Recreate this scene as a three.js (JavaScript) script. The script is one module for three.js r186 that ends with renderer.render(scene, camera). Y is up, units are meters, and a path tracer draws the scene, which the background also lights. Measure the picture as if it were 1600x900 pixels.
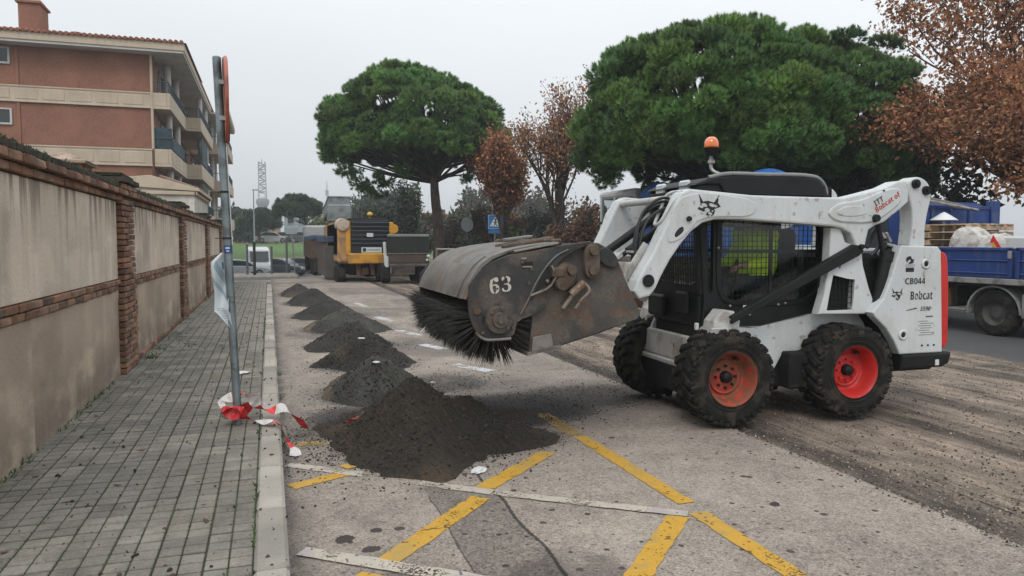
import * as THREE from 'three';
import { mergeGeometries } from 'three/addons/utils/BufferGeometryUtils.js';
import { MarchingCubes } from 'three/addons/objects/MarchingCubes.js';

// ---------- camera, sky, sun, exposure ----------
const scene = new THREE.Scene();
const YAW = 18.252 * Math.PI / 180, PITCH = 3.5825 * Math.PI / 180;
const camera = new THREE.PerspectiveCamera(42.74, 16 / 9, 0.1, 3000);
camera.rotation.order = 'YXZ';
camera.position.set(0, 1.5, 0);
camera.rotation.set(-PITCH, -YAW, 0);
const renderer = new THREE.WebGLRenderer({ antialias: true });
renderer.toneMapping = THREE.LinearToneMapping;
renderer.toneMappingExposure = 1.25;
renderer.shadowMap.enabled = true;
{ // overcast sky, computed: grey-white, a little brighter overhead and towards the hidden sun
  const W = 256, H = 128, d = new Float32Array(W * H * 4);
  for (let y = 0; y < H; y++) for (let x = 0; x < W; x++) {
    const e = ((y + 0.5) / H - 0.5) * Math.PI, a = ((x + 0.5) / W) * Math.PI * 2, s = Math.max(0, Math.sin(e));
    const glow = 1 + 0.07 * Math.cos(a - 3.9) * Math.cos(e);
    const ca = Math.cos(a), sa = Math.sin(a), dome = 1.4 / (Math.max(0, s) + 0.25), cl = fbm(ca * Math.cos(e) * dome + 7, sa * Math.cos(e) * dome + 3, 4, 951); let L = (0.665 + 0.6 * s) * glow * (1 + 0.16 * (cl - 0.5));
    const i = (y * W + x) * 4, k = Math.min(1, s * 3);
    if (e < 0) L = 0.665 * glow + (0.27 - 0.665) * Math.min(1, -Math.sin(e) * 4);
    d[i] = L * (0.965 - 0.01 * k); d[i + 1] = L * (1.0 - 0.002 * k); d[i + 2] = L * (1.025 + 0.012 * k); d[i + 3] = 1;
  }
  const t = new THREE.DataTexture(d, W, H, THREE.RGBAFormat, THREE.FloatType);
  t.mapping = THREE.EquirectangularReflectionMapping; t.magFilter = THREE.LinearFilter; t.needsUpdate = true;
  scene.background = t; scene.environment = t;
}
const sun = new THREE.DirectionalLight(new THREE.Color(1, 0.94, 0.86), 0.9);
sun.position.set(-14, 34, 18); sun.target.position.set(3, 0, -8);
sun.castShadow = true; sun.shadow.radius = 40; sun.shadow.mapSize.set(2048, 2048);
Object.assign(sun.shadow.camera, { left: -45, right: 45, top: 45, bottom: -45, near: 1, far: 160 });
scene.add(sun, sun.target);
scene.fog = new THREE.FogExp2(new THREE.Color(0.86, 0.9, 0.94), 0.0012);

// ---------- helpers ----------
let seed = 7;
function rng(s) { let a = s >>> 0; return () => { a = (a + 0x6D2B79F5) | 0; let t = Math.imul(a ^ (a >>> 15), 1 | a); t = (t + Math.imul(t ^ (t >>> 7), 61 | t)) ^ t; return ((t ^ (t >>> 14)) >>> 0) / 4294967296; }; }
const R = rng(20231);
const C = (r, g, b) => new THREE.Color().setRGB(r, g, b);
const V = (x, y, z) => new THREE.Vector3(x, y, z), clamp = (x, a, b) => Math.min(b, Math.max(a, x)), lerp = (a, b, t) => a + (b - a) * t;
const sst = (a, b, x) => { const t = clamp((x - a) / (b - a), 0, 1); return t * t * (3 - 2 * t); };
function hash(x, y, s) { let h = Math.imul(x | 0, 374761393) + Math.imul(y | 0, 668265263) + Math.imul(s | 0, 974634777); h = Math.imul(h ^ (h >>> 13), 1274126177); return ((h ^ (h >>> 16)) >>> 0) / 4294967296; }
function vn(x, y, s = 0, P = 0) { // value noise, tileable when P > 0
  const ix = Math.floor(x), iy = Math.floor(y), fx = x - ix, fy = y - iy, u = fx * fx * (3 - 2 * fx), v = fy * fy * (3 - 2 * fy);
  const m = P ? (n) => ((n % P) + P) % P : (n) => n;
  const a = hash(m(ix), m(iy), s), b = hash(m(ix + 1), m(iy), s), c = hash(m(ix), m(iy + 1), s), d = hash(m(ix + 1), m(iy + 1), s);
  return a + (b - a) * u + (c - a) * v + (a - b - c + d) * u * v;
}
function fbm(x, y, o = 4, s = 0, P = 0) { let f = 0, a = 0.5, n = 0; for (let i = 0; i < o; i++) { f += a * vn(x, y, s + i * 17, P); n += a; a *= 0.5; x *= 2; y *= 2; P *= 2; } return f / n; }
const enc = (l) => { l = clamp(l, 0, 1); return 255 * (l <= 0.0031308 ? l * 12.92 : 1.055 * Math.pow(l, 1 / 2.4) - 0.055); };
function colorTex(W, H, fn) { // fn(u, v) -> linear rgb
  const d = new Uint8Array(W * H * 4), o = [0, 0, 0, 1];
  for (let y = 0; y < H; y++) for (let x = 0; x < W; x++) { o[3] = 1; fn((x + 0.5) / W, (y + 0.5) / H, o); const i = (y * W + x) * 4; d[i] = enc(o[0]); d[i + 1] = enc(o[1]); d[i + 2] = enc(o[2]); d[i + 3] = clamp(o[3], 0, 1) * 255; }
  const t = new THREE.DataTexture(d, W, H); t.colorSpace = THREE.SRGBColorSpace; return fin(t);
}
function grayTex(W, H, fn) {
  const d = new Uint8Array(W * H * 4);
  for (let y = 0; y < H; y++) for (let x = 0; x < W; x++) { const i = (y * W + x) * 4, v = clamp(fn((x + 0.5) / W, (y + 0.5) / H), 0, 1) * 255; d[i] = d[i + 1] = d[i + 2] = v; d[i + 3] = 255; }
  return fin(new THREE.DataTexture(d, W, H));
}
function fin(t) { t.wrapS = t.wrapT = THREE.RepeatWrapping; t.magFilter = THREE.LinearFilter; t.minFilter = THREE.LinearFilter; t.needsUpdate = true; return t; }
// worn material: base colour broken up by tone blotches, fine grain, dirt patches and rain streaks; uv in metres, size = metres per repeat
const roughBump = grayTex(256, 256, (u, v) => fbm(u * 24, v * 24, 4, 3, 24));
const neutral = [];
function mat(c, o = {}) {
  if (!(o.px || o.rust || o.streak || (o.dirtC && o.dirt >= 0.45))) { // plain weathering: a shared neutral tone map under the colour
    const k = (o.tone ?? 0.12) > 0.28 ? 2 : (o.tone ?? 0.12) > 0.16 ? 1 : 0, t = (neutral[k] ??= colorTex(512, 512, (u, v, q) => { const a = fbm(u * 4, v * 4, 6, 71 + k, 4), g = vn(u * 200, v * 200, 72 + k, 200), d = sst(0.54, 0.74, fbm(u * 7, v * 7, 5, 73 + k, 7)); const f = 0.8 * (1 + [0.25, 0.5, 0.9][k] * (a - 0.5) + [0.08, 0.2, 0.4][k] * (g - 0.5)) * (1 - [0.12, 0.25, 0.4][k] * d); q[0] = f; q[1] = f * (1 - 0.03 * d); q[2] = f * (1 - 0.07 * d); })).clone();
    t.repeat.set(1 / (o.size ?? 1), 1 / (o.size ?? 1));
    const M = new THREE.MeshStandardMaterial({ map: t, color: C(c[0] / 0.78, c[1] / 0.78, c[2] / 0.78), roughness: o.rough ?? 0.8, metalness: o.metal ?? 0 });
    if (o.spec !== undefined) return Object.assign(new THREE.MeshPhysicalMaterial({ map: t, color: M.color, roughness: M.roughness, specularIntensity: o.spec }));
    if (o.bump ?? 0.0015) { const b = roughBump.clone(); b.repeat.copy(t.repeat); M.bumpMap = b; M.bumpScale = o.bump ?? 0.0015; } return M;
  }
  const { size = 1, px = 256, tone = 0.12, grain = 0.1, dirt = 0, dirtC = [0.09, 0.075, 0.06], dirtLo = 0.52, streak = 0, rust = 0, rf = 9, rr = 0.56, rough = 0.8, metal = 0, bump = 0.0015, gf = 64 } = o, s = (seed += 13);
  const t = colorTex(px, px, (u, v, q) => {
    const a = fbm(u * 4, v * 4, 5, s, 4), g = vn(u * gf * 2, v * gf * 2, s + 5, gf * 2), g2 = vn(u * px / 2, v * px / 2, s + 6, px / 2);
    let k = 1 + tone * 2 * (a - 0.5) + grain * ((g + g2) - 1);
    let m = dirt * sst(dirtLo, dirtLo + 0.22, fbm(u * 6, v * 6, 5, s + 40, 6));
    if (streak) m = Math.max(m, streak * sst(0.5, 0.85, fbm(u * 22, v * 2, 4, s + 70, 2 * 11)));
    for (let i = 0; i < 3; i++) q[i] = lerp(c[i] * k, dirtC[i] * (0.7 + 0.6 * g), m);
    if (rust) { const r = rust * sst(rr, rr + 0.1, fbm(u * rf, v * rf, 5, s + 90, rf)); q[0] = lerp(q[0], 0.16 * k, r); q[1] = lerp(q[1], 0.075 * k, r); q[2] = lerp(q[2], 0.035 * k, r); }
  });
  t.repeat.set(1 / size, 1 / size);
  const M = o.spec !== undefined ? new THREE.MeshPhysicalMaterial({ map: t, roughness: rough, specularIntensity: o.spec }) : new THREE.MeshStandardMaterial({ map: t, roughness: rough, metalness: metal });
  if (bump) { const b = roughBump.clone(); b.repeat.set(1 / size, 1 / size); M.bumpMap = b; M.bumpScale = bump; }
  return M;
}
const flat = (c, rough = 0.8, metal = 0) => new THREE.MeshStandardMaterial({ color: new THREE.Color().setRGB(...c), roughness: rough, metalness: metal });

// geometry
function N(g) { // plain triangles with position, normal and uv in metres
  let h = g.index ? g.toNonIndexed() : g;
  for (const k of Object.keys(h.attributes)) if (!['position', 'normal', 'uv'].includes(k)) h.deleteAttribute(k);
  if (!h.attributes.normal) h.computeVertexNormals();
  h.morphAttributes = {}; h.userData.n = 1;
  return h;
}
function boxUV(g) {
  const p = g.attributes.position, n = g.attributes.normal, uv = new Float32Array(p.count * 2), a = V(0, 0, 0), b = V(0, 0, 0), c = V(0, 0, 0), q = V(0, 0, 0);
  for (let i = 0; i < p.count; i += 3) {
    a.fromBufferAttribute(p, i); b.fromBufferAttribute(p, i + 1).sub(a); c.fromBufferAttribute(p, i + 2).sub(a); q.crossVectors(b, c);
    const X = Math.abs(q.x), Y = Math.abs(q.y), Z = Math.abs(q.z);
    for (let k = 0; k < 3; k++) { const x = p.getX(i + k), y = p.getY(i + k), z = p.getZ(i + k), o = (i + k) * 2; if (X >= Y && X >= Z) { uv[o] = z; uv[o + 1] = y; } else if (Y >= Z) { uv[o] = x; uv[o + 1] = z; } else { uv[o] = x; uv[o + 1] = y; } }
  }
  g.setAttribute('uv', new THREE.BufferAttribute(uv, 2)); return g;
}
const mg = (...l) => { l = l.flat(9).map(N); return boxUV(l.length === 1 ? l[0] : mergeGeometries(l)); };
function xf(g, x = 0, y = 0, z = 0, rx = 0, ry = 0, rz = 0, s = 1) { return g.applyMatrix4(new THREE.Matrix4().compose(V(x, y, z), new THREE.Quaternion().setFromEuler(new THREE.Euler(rx, ry, rz, 'YXZ')), Array.isArray(s) ? V(...s) : V(s, s, s))); }
function bx(w, h, d, x = 0, y = 0, z = 0, b = 0, ry = 0, rx = 0, rz = 0) { // box with chamfered edges
  let g;
  if (!b) g = N(new THREE.BoxGeometry(w, h, d));
  else {
    b = Math.min(b, w / 2.01, h / 2.01, d / 2.01);
    const X = w / 2, Y = h / 2, Z = d / 2, P = [], put = (...t) => { for (const p of t) P.push(...p); };
    const c = (sx, sy, sz) => [[sx * X, sy * (Y - b), sz * (Z - b)], [sx * (X - b), sy * Y, sz * (Z - b)], [sx * (X - b), sy * (Y - b), sz * Z]];
    const tri = (p, q, r) => { const u = V(...p), v1 = V(...q).sub(u), v2 = V(...r).sub(u), n = v1.cross(v2), m = u.add(V(...q)).add(V(...r)); n.dot(m) >= 0 ? put(p, q, r) : put(p, r, q); };
    const quad = (p, q, r, s) => { tri(p, q, r); tri(p, r, s); };
    for (const s of [-1, 1]) {
      quad(c(s, -1, -1)[0], c(s, 1, -1)[0], c(s, 1, 1)[0], c(s, -1, 1)[0]); quad(c(-1, s, -1)[1], c(1, s, -1)[1], c(1, s, 1)[1], c(-1, s, 1)[1]); quad(c(-1, -1, s)[2], c(1, -1, s)[2], c(1, 1, s)[2], c(-1, 1, s)[2]);
      for (const t of [-1, 1]) { quad(c(s, t, -1)[0], c(s, t, 1)[0], c(s, t, 1)[1], c(s, t, -1)[1]); quad(c(s, -1, t)[0], c(s, 1, t)[0], c(s, 1, t)[2], c(s, -1, t)[2]); quad(c(-1, s, t)[1], c(1, s, t)[1], c(1, s, t)[2], c(-1, s, t)[2]); for (const u of [-1, 1]) tri(...c(s, t, u)); }
    }
    g = new THREE.BufferGeometry(); g.setAttribute('position', new THREE.Float32BufferAttribute(P, 3)); g.computeVertexNormals(); g.setAttribute('uv', new THREE.Float32BufferAttribute(new Float32Array(P.length / 3 * 2), 2));
  }
  return xf(g, x, y, z, rx, ry, rz);
}
const bb = (x0, x1, y0, y1, z0, z1, b = 0) => bx(x1 - x0, y1 - y0, z1 - z0, (x0 + x1) / 2, (y0 + y1) / 2, (z0 + z1) / 2, b);
function cyl(p, q, r0, r1 = r0, n = 12, open = false) {
  const a = V(...p), b = V(...q), d = b.clone().sub(a), g = N(new THREE.CylinderGeometry(r1, r0, d.length(), n, 1, open));
  return g.applyMatrix4(new THREE.Matrix4().compose(a.add(b).multiplyScalar(0.5), new THREE.Quaternion().setFromUnitVectors(V(0, 1, 0), d.normalize()), V(1, 1, 1)));
}
const tube = (pts, r, n = 6, k = 6) => N(new THREE.TubeGeometry(new THREE.CatmullRomCurve3(pts.map((p) => V(...p))), pts.length * k, r, n));
function prof(pts, z0, z1, b = 0.008, holes = []) { // outline in x, y pushed from z0 to z1, edges bevelled
  const s = new THREE.Shape(pts.map((p) => new THREE.Vector2(...p)));
  for (const h of holes) s.holes.push(new THREE.Path(h.map((p) => new THREE.Vector2(...p))));
  const g = new THREE.ExtrudeGeometry(s, { depth: Math.abs(z1 - z0) - 2 * b, bevelEnabled: b > 0, bevelThickness: b, bevelSize: b, bevelOffset: -b, bevelSegments: 2, curveSegments: 8 });
  return N(g.translate(0, 0, Math.min(z0, z1) + b));
}
function round(pts, k = 3) { // smooth closed outline through the points
  return new THREE.CatmullRomCurve3(pts.map((p) => V(p[0], p[1], 0)), true, 'centripetal').getPoints(pts.length * k).slice(0, -1).map((p) => [p.x, p.y]);
}
const lathe = (pts, n = 32) => N(new THREE.LatheGeometry(pts.map((p) => new THREE.Vector2(...p)), n));
const sph = (r, x, y, z, n = 12, s = [1, 1, 1]) => xf(N(new THREE.SphereGeometry(r, n, Math.ceil(n * 0.7))), x, y, z, 0, 0, 0, s);
// objects
const names = new Map(), org = new WeakMap();
function numbered(n) { const k = names.get(n) ?? 0; names.set(n, k + 1); return k ? n + '_' + String(k).padStart(3, '0') : n; }
function tag(o, label, category, group, kind) { if (label) o.userData.label = label; if (category) o.userData.category = category; if (group) o.userData.group = group; if (kind) o.userData.kind = kind; return o; }
function thing(name, label, category, at = [0, 0, 0], group) { const o = new THREE.Group(); o.name = numbered(name); o.position.set(...at); org.set(o, V(...at)); scene.add(o); return tag(o, label, category, group); }
function put(parent, name, geo, m, label) { // a part, its geometry given in world coordinates
  const g = Array.isArray(geo) ? mg(geo) : geo, o = org.get(parent) ?? V(0, 0, 0);
  if (o.lengthSq()) g.translate(-o.x, -o.y, -o.z);
  const p = new THREE.Mesh(g, m); p.name = name; p.castShadow = p.receiveShadow = true; org.set(p, o); parent.add(p); if (label) p.userData.label = label; return p;
}
function puts(parent, name, geos, m, label) { return geos.flat(9).map((g) => put(parent, name, [g], m, label)); } // each piece a part of its own
function single(name, geo, m, label, category, group) { const g = Array.isArray(geo) ? mg(geo) : geo, p = new THREE.Mesh(g, m); p.name = numbered(name); p.castShadow = p.receiveShadow = true; scene.add(p); return tag(p, label, category, group); }
function struct(name, geo, m) { const p = new THREE.Mesh(Array.isArray(geo) ? mg(geo) : geo, m); p.name = name; p.receiveShadow = p.castShadow = true; scene.add(p); p.userData.kind = 'structure'; return p; }
function stuffPart(parent, name, geo, m) { const p = put(parent, name, geo, m); p.userData.kind = 'stuff'; return p; }
function inst(parent, name, geo, m, mats, cols, kind = 'stuff') {
  const o = new THREE.InstancedMesh(geo, m, mats.length); o.name = name; o.castShadow = o.receiveShadow = true;
  mats.forEach((q, i) => { o.setMatrixAt(i, q); if (cols) o.setColorAt(i, cols[i]); });
  const at = org.get(parent); if (at) o.position.copy(at).negate();
  parent.add(o); if (kind) o.userData.kind = kind; return o;
}
function dup(root, name, at, turn, label) { const c = root.clone(); c.name = numbered(name); c.position.set(...at); c.rotation.y = turn; c.userData = { ...root.userData, label }; scene.add(c); return c; }
const M4 = (x, y, z, q, s) => new THREE.Matrix4().compose(V(x, y, z), q, typeof s === 'number' ? V(s, s, s) : V(...s));
function textTex(w, h, draw) { const c = document.createElement('canvas'); c.width = w; c.height = h; const x = c.getContext('2d'); draw(x, w, h); const t = new THREE.CanvasTexture(c); t.colorSpace = THREE.SRGBColorSpace; t.magFilter = THREE.LinearFilter; return t; }
function worn(x, w, h, n, s) { const r = rng(s); x.globalCompositeOperation = 'destination-out'; for (let i = 0; i < n; i++) { x.beginPath(); x.arc(r() * w, r() * h, 1 + r() * h * 0.05, 0, 7); x.fill(); } x.globalCompositeOperation = 'source-over'; }
function decal(parent, name, w, h, x, y, z, tex, o = {}) { // a printed sticker, uv 0..1
  const g = N(new THREE.PlaneGeometry(w, h)); xf(g, x, y, z, o.rx ?? 0, o.ry ?? 0, o.rz ?? 0);
  const p = put(parent, name, g, new THREE.MeshStandardMaterial({ map: tex, transparent: true, roughness: o.rough ?? 0.6 }), o.label); return p;
}

const phys = (m, o) => new THREE.MeshPhysicalMaterial({ map: m.map, color: m.color, roughness: m.roughness, ...o });

// ---------- ground, road ----------
// the surface of the street as albedo (linear) at x, z: old pale asphalt, a trench patch, the milled strip, dark asphalt beyond
const specks = []; { const r = rng(99); for (let i = 0; i < 520; i++) { const z = -2.2 - Math.pow(r(), 1.3) * 9; specks.push([0.1 + r() * 3.6, z, 0.006 + r() * r() * 0.02, r()]); } specks.push([0.33, -3.72, 0.05, 0.2], [0.45, -3.55, 0.045, 0.3], [0.5, -3.78, 0.035, 0.25], [0.62, -3.77, 0.03, 0.6], [2.72, -3.45, 0.03, 0.1], [2.74, -3.47, 0.02, 0.1]); }
const cell = new Map(); for (const s of specks) { for (let i = Math.floor((s[0] - s[2]) / 0.1); i <= Math.floor((s[0] + s[2]) / 0.1); i++) for (let j = Math.floor((s[1] - s[2]) / 0.1); j <= Math.floor((s[1] + s[2]) / 0.1); j++) { const k = i * 1000 + j; if (!cell.has(k)) cell.set(k, []); cell.get(k).push(s); } }
const PILES = [ // cx, cz, rx, rz, height, turn, seed
  [1.0, -5.38, 0.53, 0.7, 0.49, 0.1, 1], [1.0, -7.3, 0.52, 0.6, 0.41, 0.2, 2], [1.08, -9.05, 0.54, 0.5, 0.38, 0, 3], [1.12, -10.8, 0.62, 0.56, 0.36, 0.3, 4],
  [1.2, -12.8, 0.68, 0.66, 0.38, -0.2, 5], [1.14, -15.4, 0.72, 0.85, 0.37, 0.1, 6], [0.98, -18.6, 0.66, 1.0, 0.38, 0, 7], [0.76, -22, 0.52, 1.2, 0.32, 0, 8]];
const crackA = (z) => 1.255 + 0.012 * Math.sin(z * 9) + 0.02 * (fbm(z * 3, 5, 3, 8) - 0.5), crackB = (z) => 0.865 + 0.03 * (fbm(z * 4, 9, 3, 9) - 0.5);
function tail(x, z) { // dark fines swept out beside the first pile
  let t = 0;
  const bl = (cx, cz, rx, rz, a, k) => { const c = Math.cos(a), s = Math.sin(a), u = ((x - cx) * c + (z - cz) * s) / rx, v = (-(x - cx) * s + (z - cz) * c) / rz; t = Math.max(t, k * (1 - sst(0.35, 1.15, Math.hypot(u, v)))); };
  bl(1.5, -5.3, 0.85, 0.5, 0.1, 1); bl(2.0, -6.2, 1.3, 0.85, -0.3, 1.15); bl(1.5, -6.6, 0.8, 0.5, 0, 1.2); bl(0.66, -6.2, 0.6, 0.8, 0, 0.95); bl(2.9, -6.5, 1.3, 0.8, 0, 0.78); bl(1.7, -7.6, 0.8, 0.8, 0, 0.7); bl(0.3, -5.9, 0.3, 0.6, 0, 0.6);
  for (const p of PILES) bl(p[0], p[1], p[2] * 1.5, p[3] * 1.45, 0, 0.95);
  return t;
}
function road(x, z, q) {
  const g1 = vn(x * 260, z * 260, 1), g2 = vn(x * 120, z * 120, 2), g3 = fbm(x * 30, z * 30, 2, 3), b1 = fbm(x * 1.6, z * 1.2, 4, 4), b2 = fbm(x * 6, z * 6, 3, 5), b3 = fbm(x * 0.35, z * 0.22, 3, 24);
  // old asphalt
  let k = 0.72 + 0.85 * (g1 - 0.5) + 0.5 * (g2 - 0.5) + 0.3 * (g3 - 0.5) + 0.62 * (b1 - 0.5) + 0.35 * (b2 - 0.5) + 0.3 * (b3 - 0.5) + 0.28;
  if (g1 > 0.86) k *= 1.25; if (g2 < 0.13) k *= 0.55;
  let r = 0.255 * k, g = 0.216 * k, b = 0.182 * k;
  if (x > crackB(z) && x < crackA(z) && z > -4.4 + 0.1 * b2) { const m = 0.66 + 0.25 * (g2 - 0.5); r *= m; g *= m; b *= m; }
  if (z > -5 && x > 0.3) { const ca = Math.abs(x - crackA(z)), w = 0.007 + 0.006 * b2; if (ca < w) { const m = 0.22; r *= m; g *= m; b *= m; } const cb = Math.abs(x - crackB(z)); if (cb < 0.005 && b2 > 0.35 && z > -4.2) { r *= 0.4; g *= 0.4; b *= 0.4; } }
  { // darker worn areas
    let d = 0.45 * sst(0.5, 0.72, fbm(x * 2.2 + 4, z * 1.7, 4, 31)) * sst(-4.6, -3.2, z) + 0.4 * (1 - sst(0.06, 0.26, x - 0.05 * b2)) * sst(0.3, 0.6, b2);
    d = Math.max(d, 0.35 * sst(0.52, 0.66, fbm(x * 0.9, z * 0.5, 4, 33)) * (1 - sst(-9, -6, z)));
    r *= 1 - d; g *= 1 - d; b *= 1 - d;
    const t = tail(x, z); if (t > 0) { const m = (0.45 * t + 0.55 * sst(-0.1, 0.16, t * 1.12 - (0.42 * g1 + 0.3 * g2 + 0.22 * g3 + 0.12 * b2) * 1.05 + 0.5 * (b2 - 0.5))) * sst(0, 0.12, t); const f = 0.03 + 0.035 * g1 * g2; r = lerp(r, f * 1.12, m); g = lerp(g, f, m); b = lerp(b, f * 0.94, m); }
  }
  // milled strip
  const e = 3.52 + 0.05 * (fbm(z * 1.5, 1, 3, 12) - 0.5) + 0.02 * (b2 - 0.5), m = sst(e, e + 0.02, x);
  if (m > 0) {
    const s1 = fbm(x * 30, z * 0.9, 3, 14), s2 = fbm(x * 5, z * 0.35, 3, 15), s3 = vn(x * 75, z * 5, 16);
    const s4 = fbm(x * 8 + 0.8 * fbm(z * 1.3, x, 2, 18), z * 3.6, 5, 19); let f = 0.175 + 0.13 * (s1 - 0.5) + 0.3 * (s4 - 0.5) + 0.2 * (s2 - 0.5) + 0.1 * (s3 - 0.5) + 0.16 * (b1 - 0.5) + 0.16 * (g1 - 0.5) + 0.14 * (g2 - 0.5) + 0.1 * (b2 - 0.5);
    f += 0.07 * sst(0.5, 0.62, s2) ;
    const band = Math.max((1 - sst(0.2, 0.42, x - e)) * 0.72, 0.7 * (1 - sst(0.05, 0.2, Math.abs(x - 5.05 - 0.1 * s2))), 0.66 * (1 - sst(0.1, 0.25, Math.abs(x - 5.95 - 0.2 * s2))), 0.55 * (1 - sst(0.05, 0.3, Math.abs(x - 7.9))), 0.34 * sst(0.56, 0.68, s2) );
    f = Math.max(0.03, f * (1 - band * (0.55 + 0.7 * (b2))));
    if (g2 > 0.8 && g1 > 0.55) f += 0.09;
    if (g1 < 0.14) f *= 0.5;
    r = lerp(r, f * 0.94, m); g = lerp(g, f * 0.735, m); b = lerp(b, f * 0.57, m);
  }
  const n = sst(8.85 + 0.3 * (b1 - 0.5), 9.0 + 0.3 * (b1 - 0.5), x);
  if (n > 0) { const f = 0.062 + 0.03 * (b1 - 0.5) + 0.04 * (g1 - 0.5) + 0.02 * (g2 - 0.5); r = lerp(r, f, n); g = lerp(g, f, n); b = lerp(b, f * 1.02, n); }
  const sp = cell.get(Math.floor(x / 0.1) * 1000 + Math.floor(z / 0.1));
  if (sp) for (const s of sp) if (Math.hypot(x - s[0], (z - s[1])) < s[2] * (0.6 + 0.7 * g3)) { const f = 0.03 + 0.03 * s[3]; r = f * 1.2; g = f; b = f * 0.9; }
  q[0] = r; q[1] = g; q[2] = b;
}
function roadMap(W, H, x0, x1, z0, z1) { // z0 is the edge at v = 0
  const t = colorTex(W, H, (u, v, q) => road(lerp(x0, x1, u), lerp(z0, z1, v), q)); t.wrapS = t.wrapT = THREE.ClampToEdgeWrapping;
  const b = grayTex(W / 2, H / 2, (u, v) => { const x = lerp(x0, x1, u), z = lerp(z0, z1, v), mi = sst(3.52, 3.58, x) * (1 - sst(8.85, 8.95, x)); return clamp(0.5 * vn(x * 110, z * 110, 61) + 0.3 * fbm(x * 40, z * 40, 2, 62) + 0.2 + mi * (0.5 * fbm(x * 38, z * 1.2, 2, 63) - 0.25), 0, 1); });
  b.wrapS = b.wrapT = THREE.ClampToEdgeWrapping;
  return new THREE.MeshStandardMaterial({ map: t, bumpMap: b, bumpScale: 0.01, roughness: 0.95 });
}
const fall = (z) => -1.4 * sst(-28, -64, z); // the street drops toward its far end
function roadH(x, z) { return flatH(x, z) + fall(z); }
function flatH(x, z) { const m = sst(3.5, 3.6, x) * (1 - sst(8.8, 9, x)); return -0.022 * m + m * 0.012 * (fbm(x * 22, z * 1.1, 2, 71) - 0.5) + 0.006 * (fbm(x * 2, z * 2, 2, 72) - 0.5) * sst(0.1, 0.4, x); }
function sheet(xs, zs, h, x0, x1, z0, z1) {
  const P = [], U = [], I = [], nx = xs.length;
  for (const z of zs) for (const x of xs) { P.push(x, h(x, z), z); U.push((x - x0) / (x1 - x0), (z - z0) / (z1 - z0)); }
  for (let j = 0; j < zs.length - 1; j++) for (let i = 0; i < nx - 1; i++) { const a = j * nx + i; I.push(a, a + 1, a + nx, a + 1, a + nx + 1, a + nx); }
  const g = new THREE.BufferGeometry(); g.setAttribute('position', new THREE.Float32BufferAttribute(P, 3)); g.setAttribute('uv', new THREE.Float32BufferAttribute(U, 2)); g.setIndex(I); g.computeVertexNormals();
  return g;
}
const span = (a, b, n) => Array.from({ length: n + 1 }, (_, i) => a + (b - a) * i / n);
const xsR = [...span(0.04, 3.4, 46), ...span(3.44, 9.1, 190), 9.6, 10.5, 12, 14.2], zNear = span(-2, -11.5, 120), zFar = span(-11.5, -60, 110);
const nearG = sheet(xsR, zNear, roadH, 0, 9.5, -2, -11.5), farG = sheet(xsR, zFar, roadH, 0, 14.3, -11.5, -60);
const bothG = mergeGeometries([nearG, farG], true);
{ const p = new THREE.Mesh(bothG, [roadMap(2048, 2048, 0, 9.5, -2, -11.5), roadMap(768, 2048, 0, 14.3, -11.5, -60)]); p.name = 'road'; p.userData.kind = 'structure'; p.receiveShadow = true; scene.add(p); }
const darkAsphalt = mat([0.1, 0.1, 0.1], { size: 6, px: 512, tone: 0.25, grain: 0.3, rough: 0.95, bump: 0.006 });
struct('near_road', [bb(0.04, 14.2, -0.1, 0.0, -2, 8)], mat([0.26, 0.24, 0.22], { size: 3, grain: 0.4 }));
struct('cross_street', [bb(-70, 70, -1.5, -1.39, -73, -60)], darkAsphalt);
const grassM = mat([0.075, 0.135, 0.035], { size: 7, px: 512, tone: 0.45, grain: 0.35, bump: 0.03, rough: 1 });
const earthM = mat([0.12, 0.105, 0.075], { size: 9, px: 512, tone: 0.5, grain: 0.3, dirt: 0.7, dirtC: [0.06, 0.085, 0.03], bump: 0.03, rough: 1 });
struct('ground', [bb(-900, 900, -1.9, -1.6, -1500, 120)], earthM);
struct('park_ground', [bb(14.35, 70, -1.6, 0.1, -60, 8), bb(5.5, 14.35, -1.6, -0.02, -60, -36)], earthM);
put(struct('park_kerb', [bb(14.2, 14.35, -0.1, 0.13, -44, 8)], flat([0.3, 0.29, 0.27])), 'kerb_base', [bb(14.2, 14.36, -0.2, -0.1, -44, 8)], flat([0.3, 0.29, 0.27]));
{ // grassy bank at the end of the street
  const h = (x, z) => -1.4 + 2.75 * sst(-72, -102, z) + 0.15 * (fbm(x * 0.2, z * 0.2, 3, 81) - 0.5) * sst(-72, -76, z);
  struct('grass_bank', sheet(span(-70, 90, 60), span(-72.5, -150, 40), h, 0, 7, 0, 7), grassM);
  const p = new THREE.MeshStandardMaterial({ map: earthM.map, color: C(2.2, 2.1, 2), roughness: 1 });
  struct('footpath', sheet(span(-2, 26, 28), span(-84, -85.2, 2), (x, z) => h(x, z) + 0.03, 0, 7, 0, 7), p);
  struct('upper_path', sheet(span(-60, 80, 60), span(-101, -104, 3), (x, z) => h(x, z) + 0.03, 0, 7, 0, 7), p);
}

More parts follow.
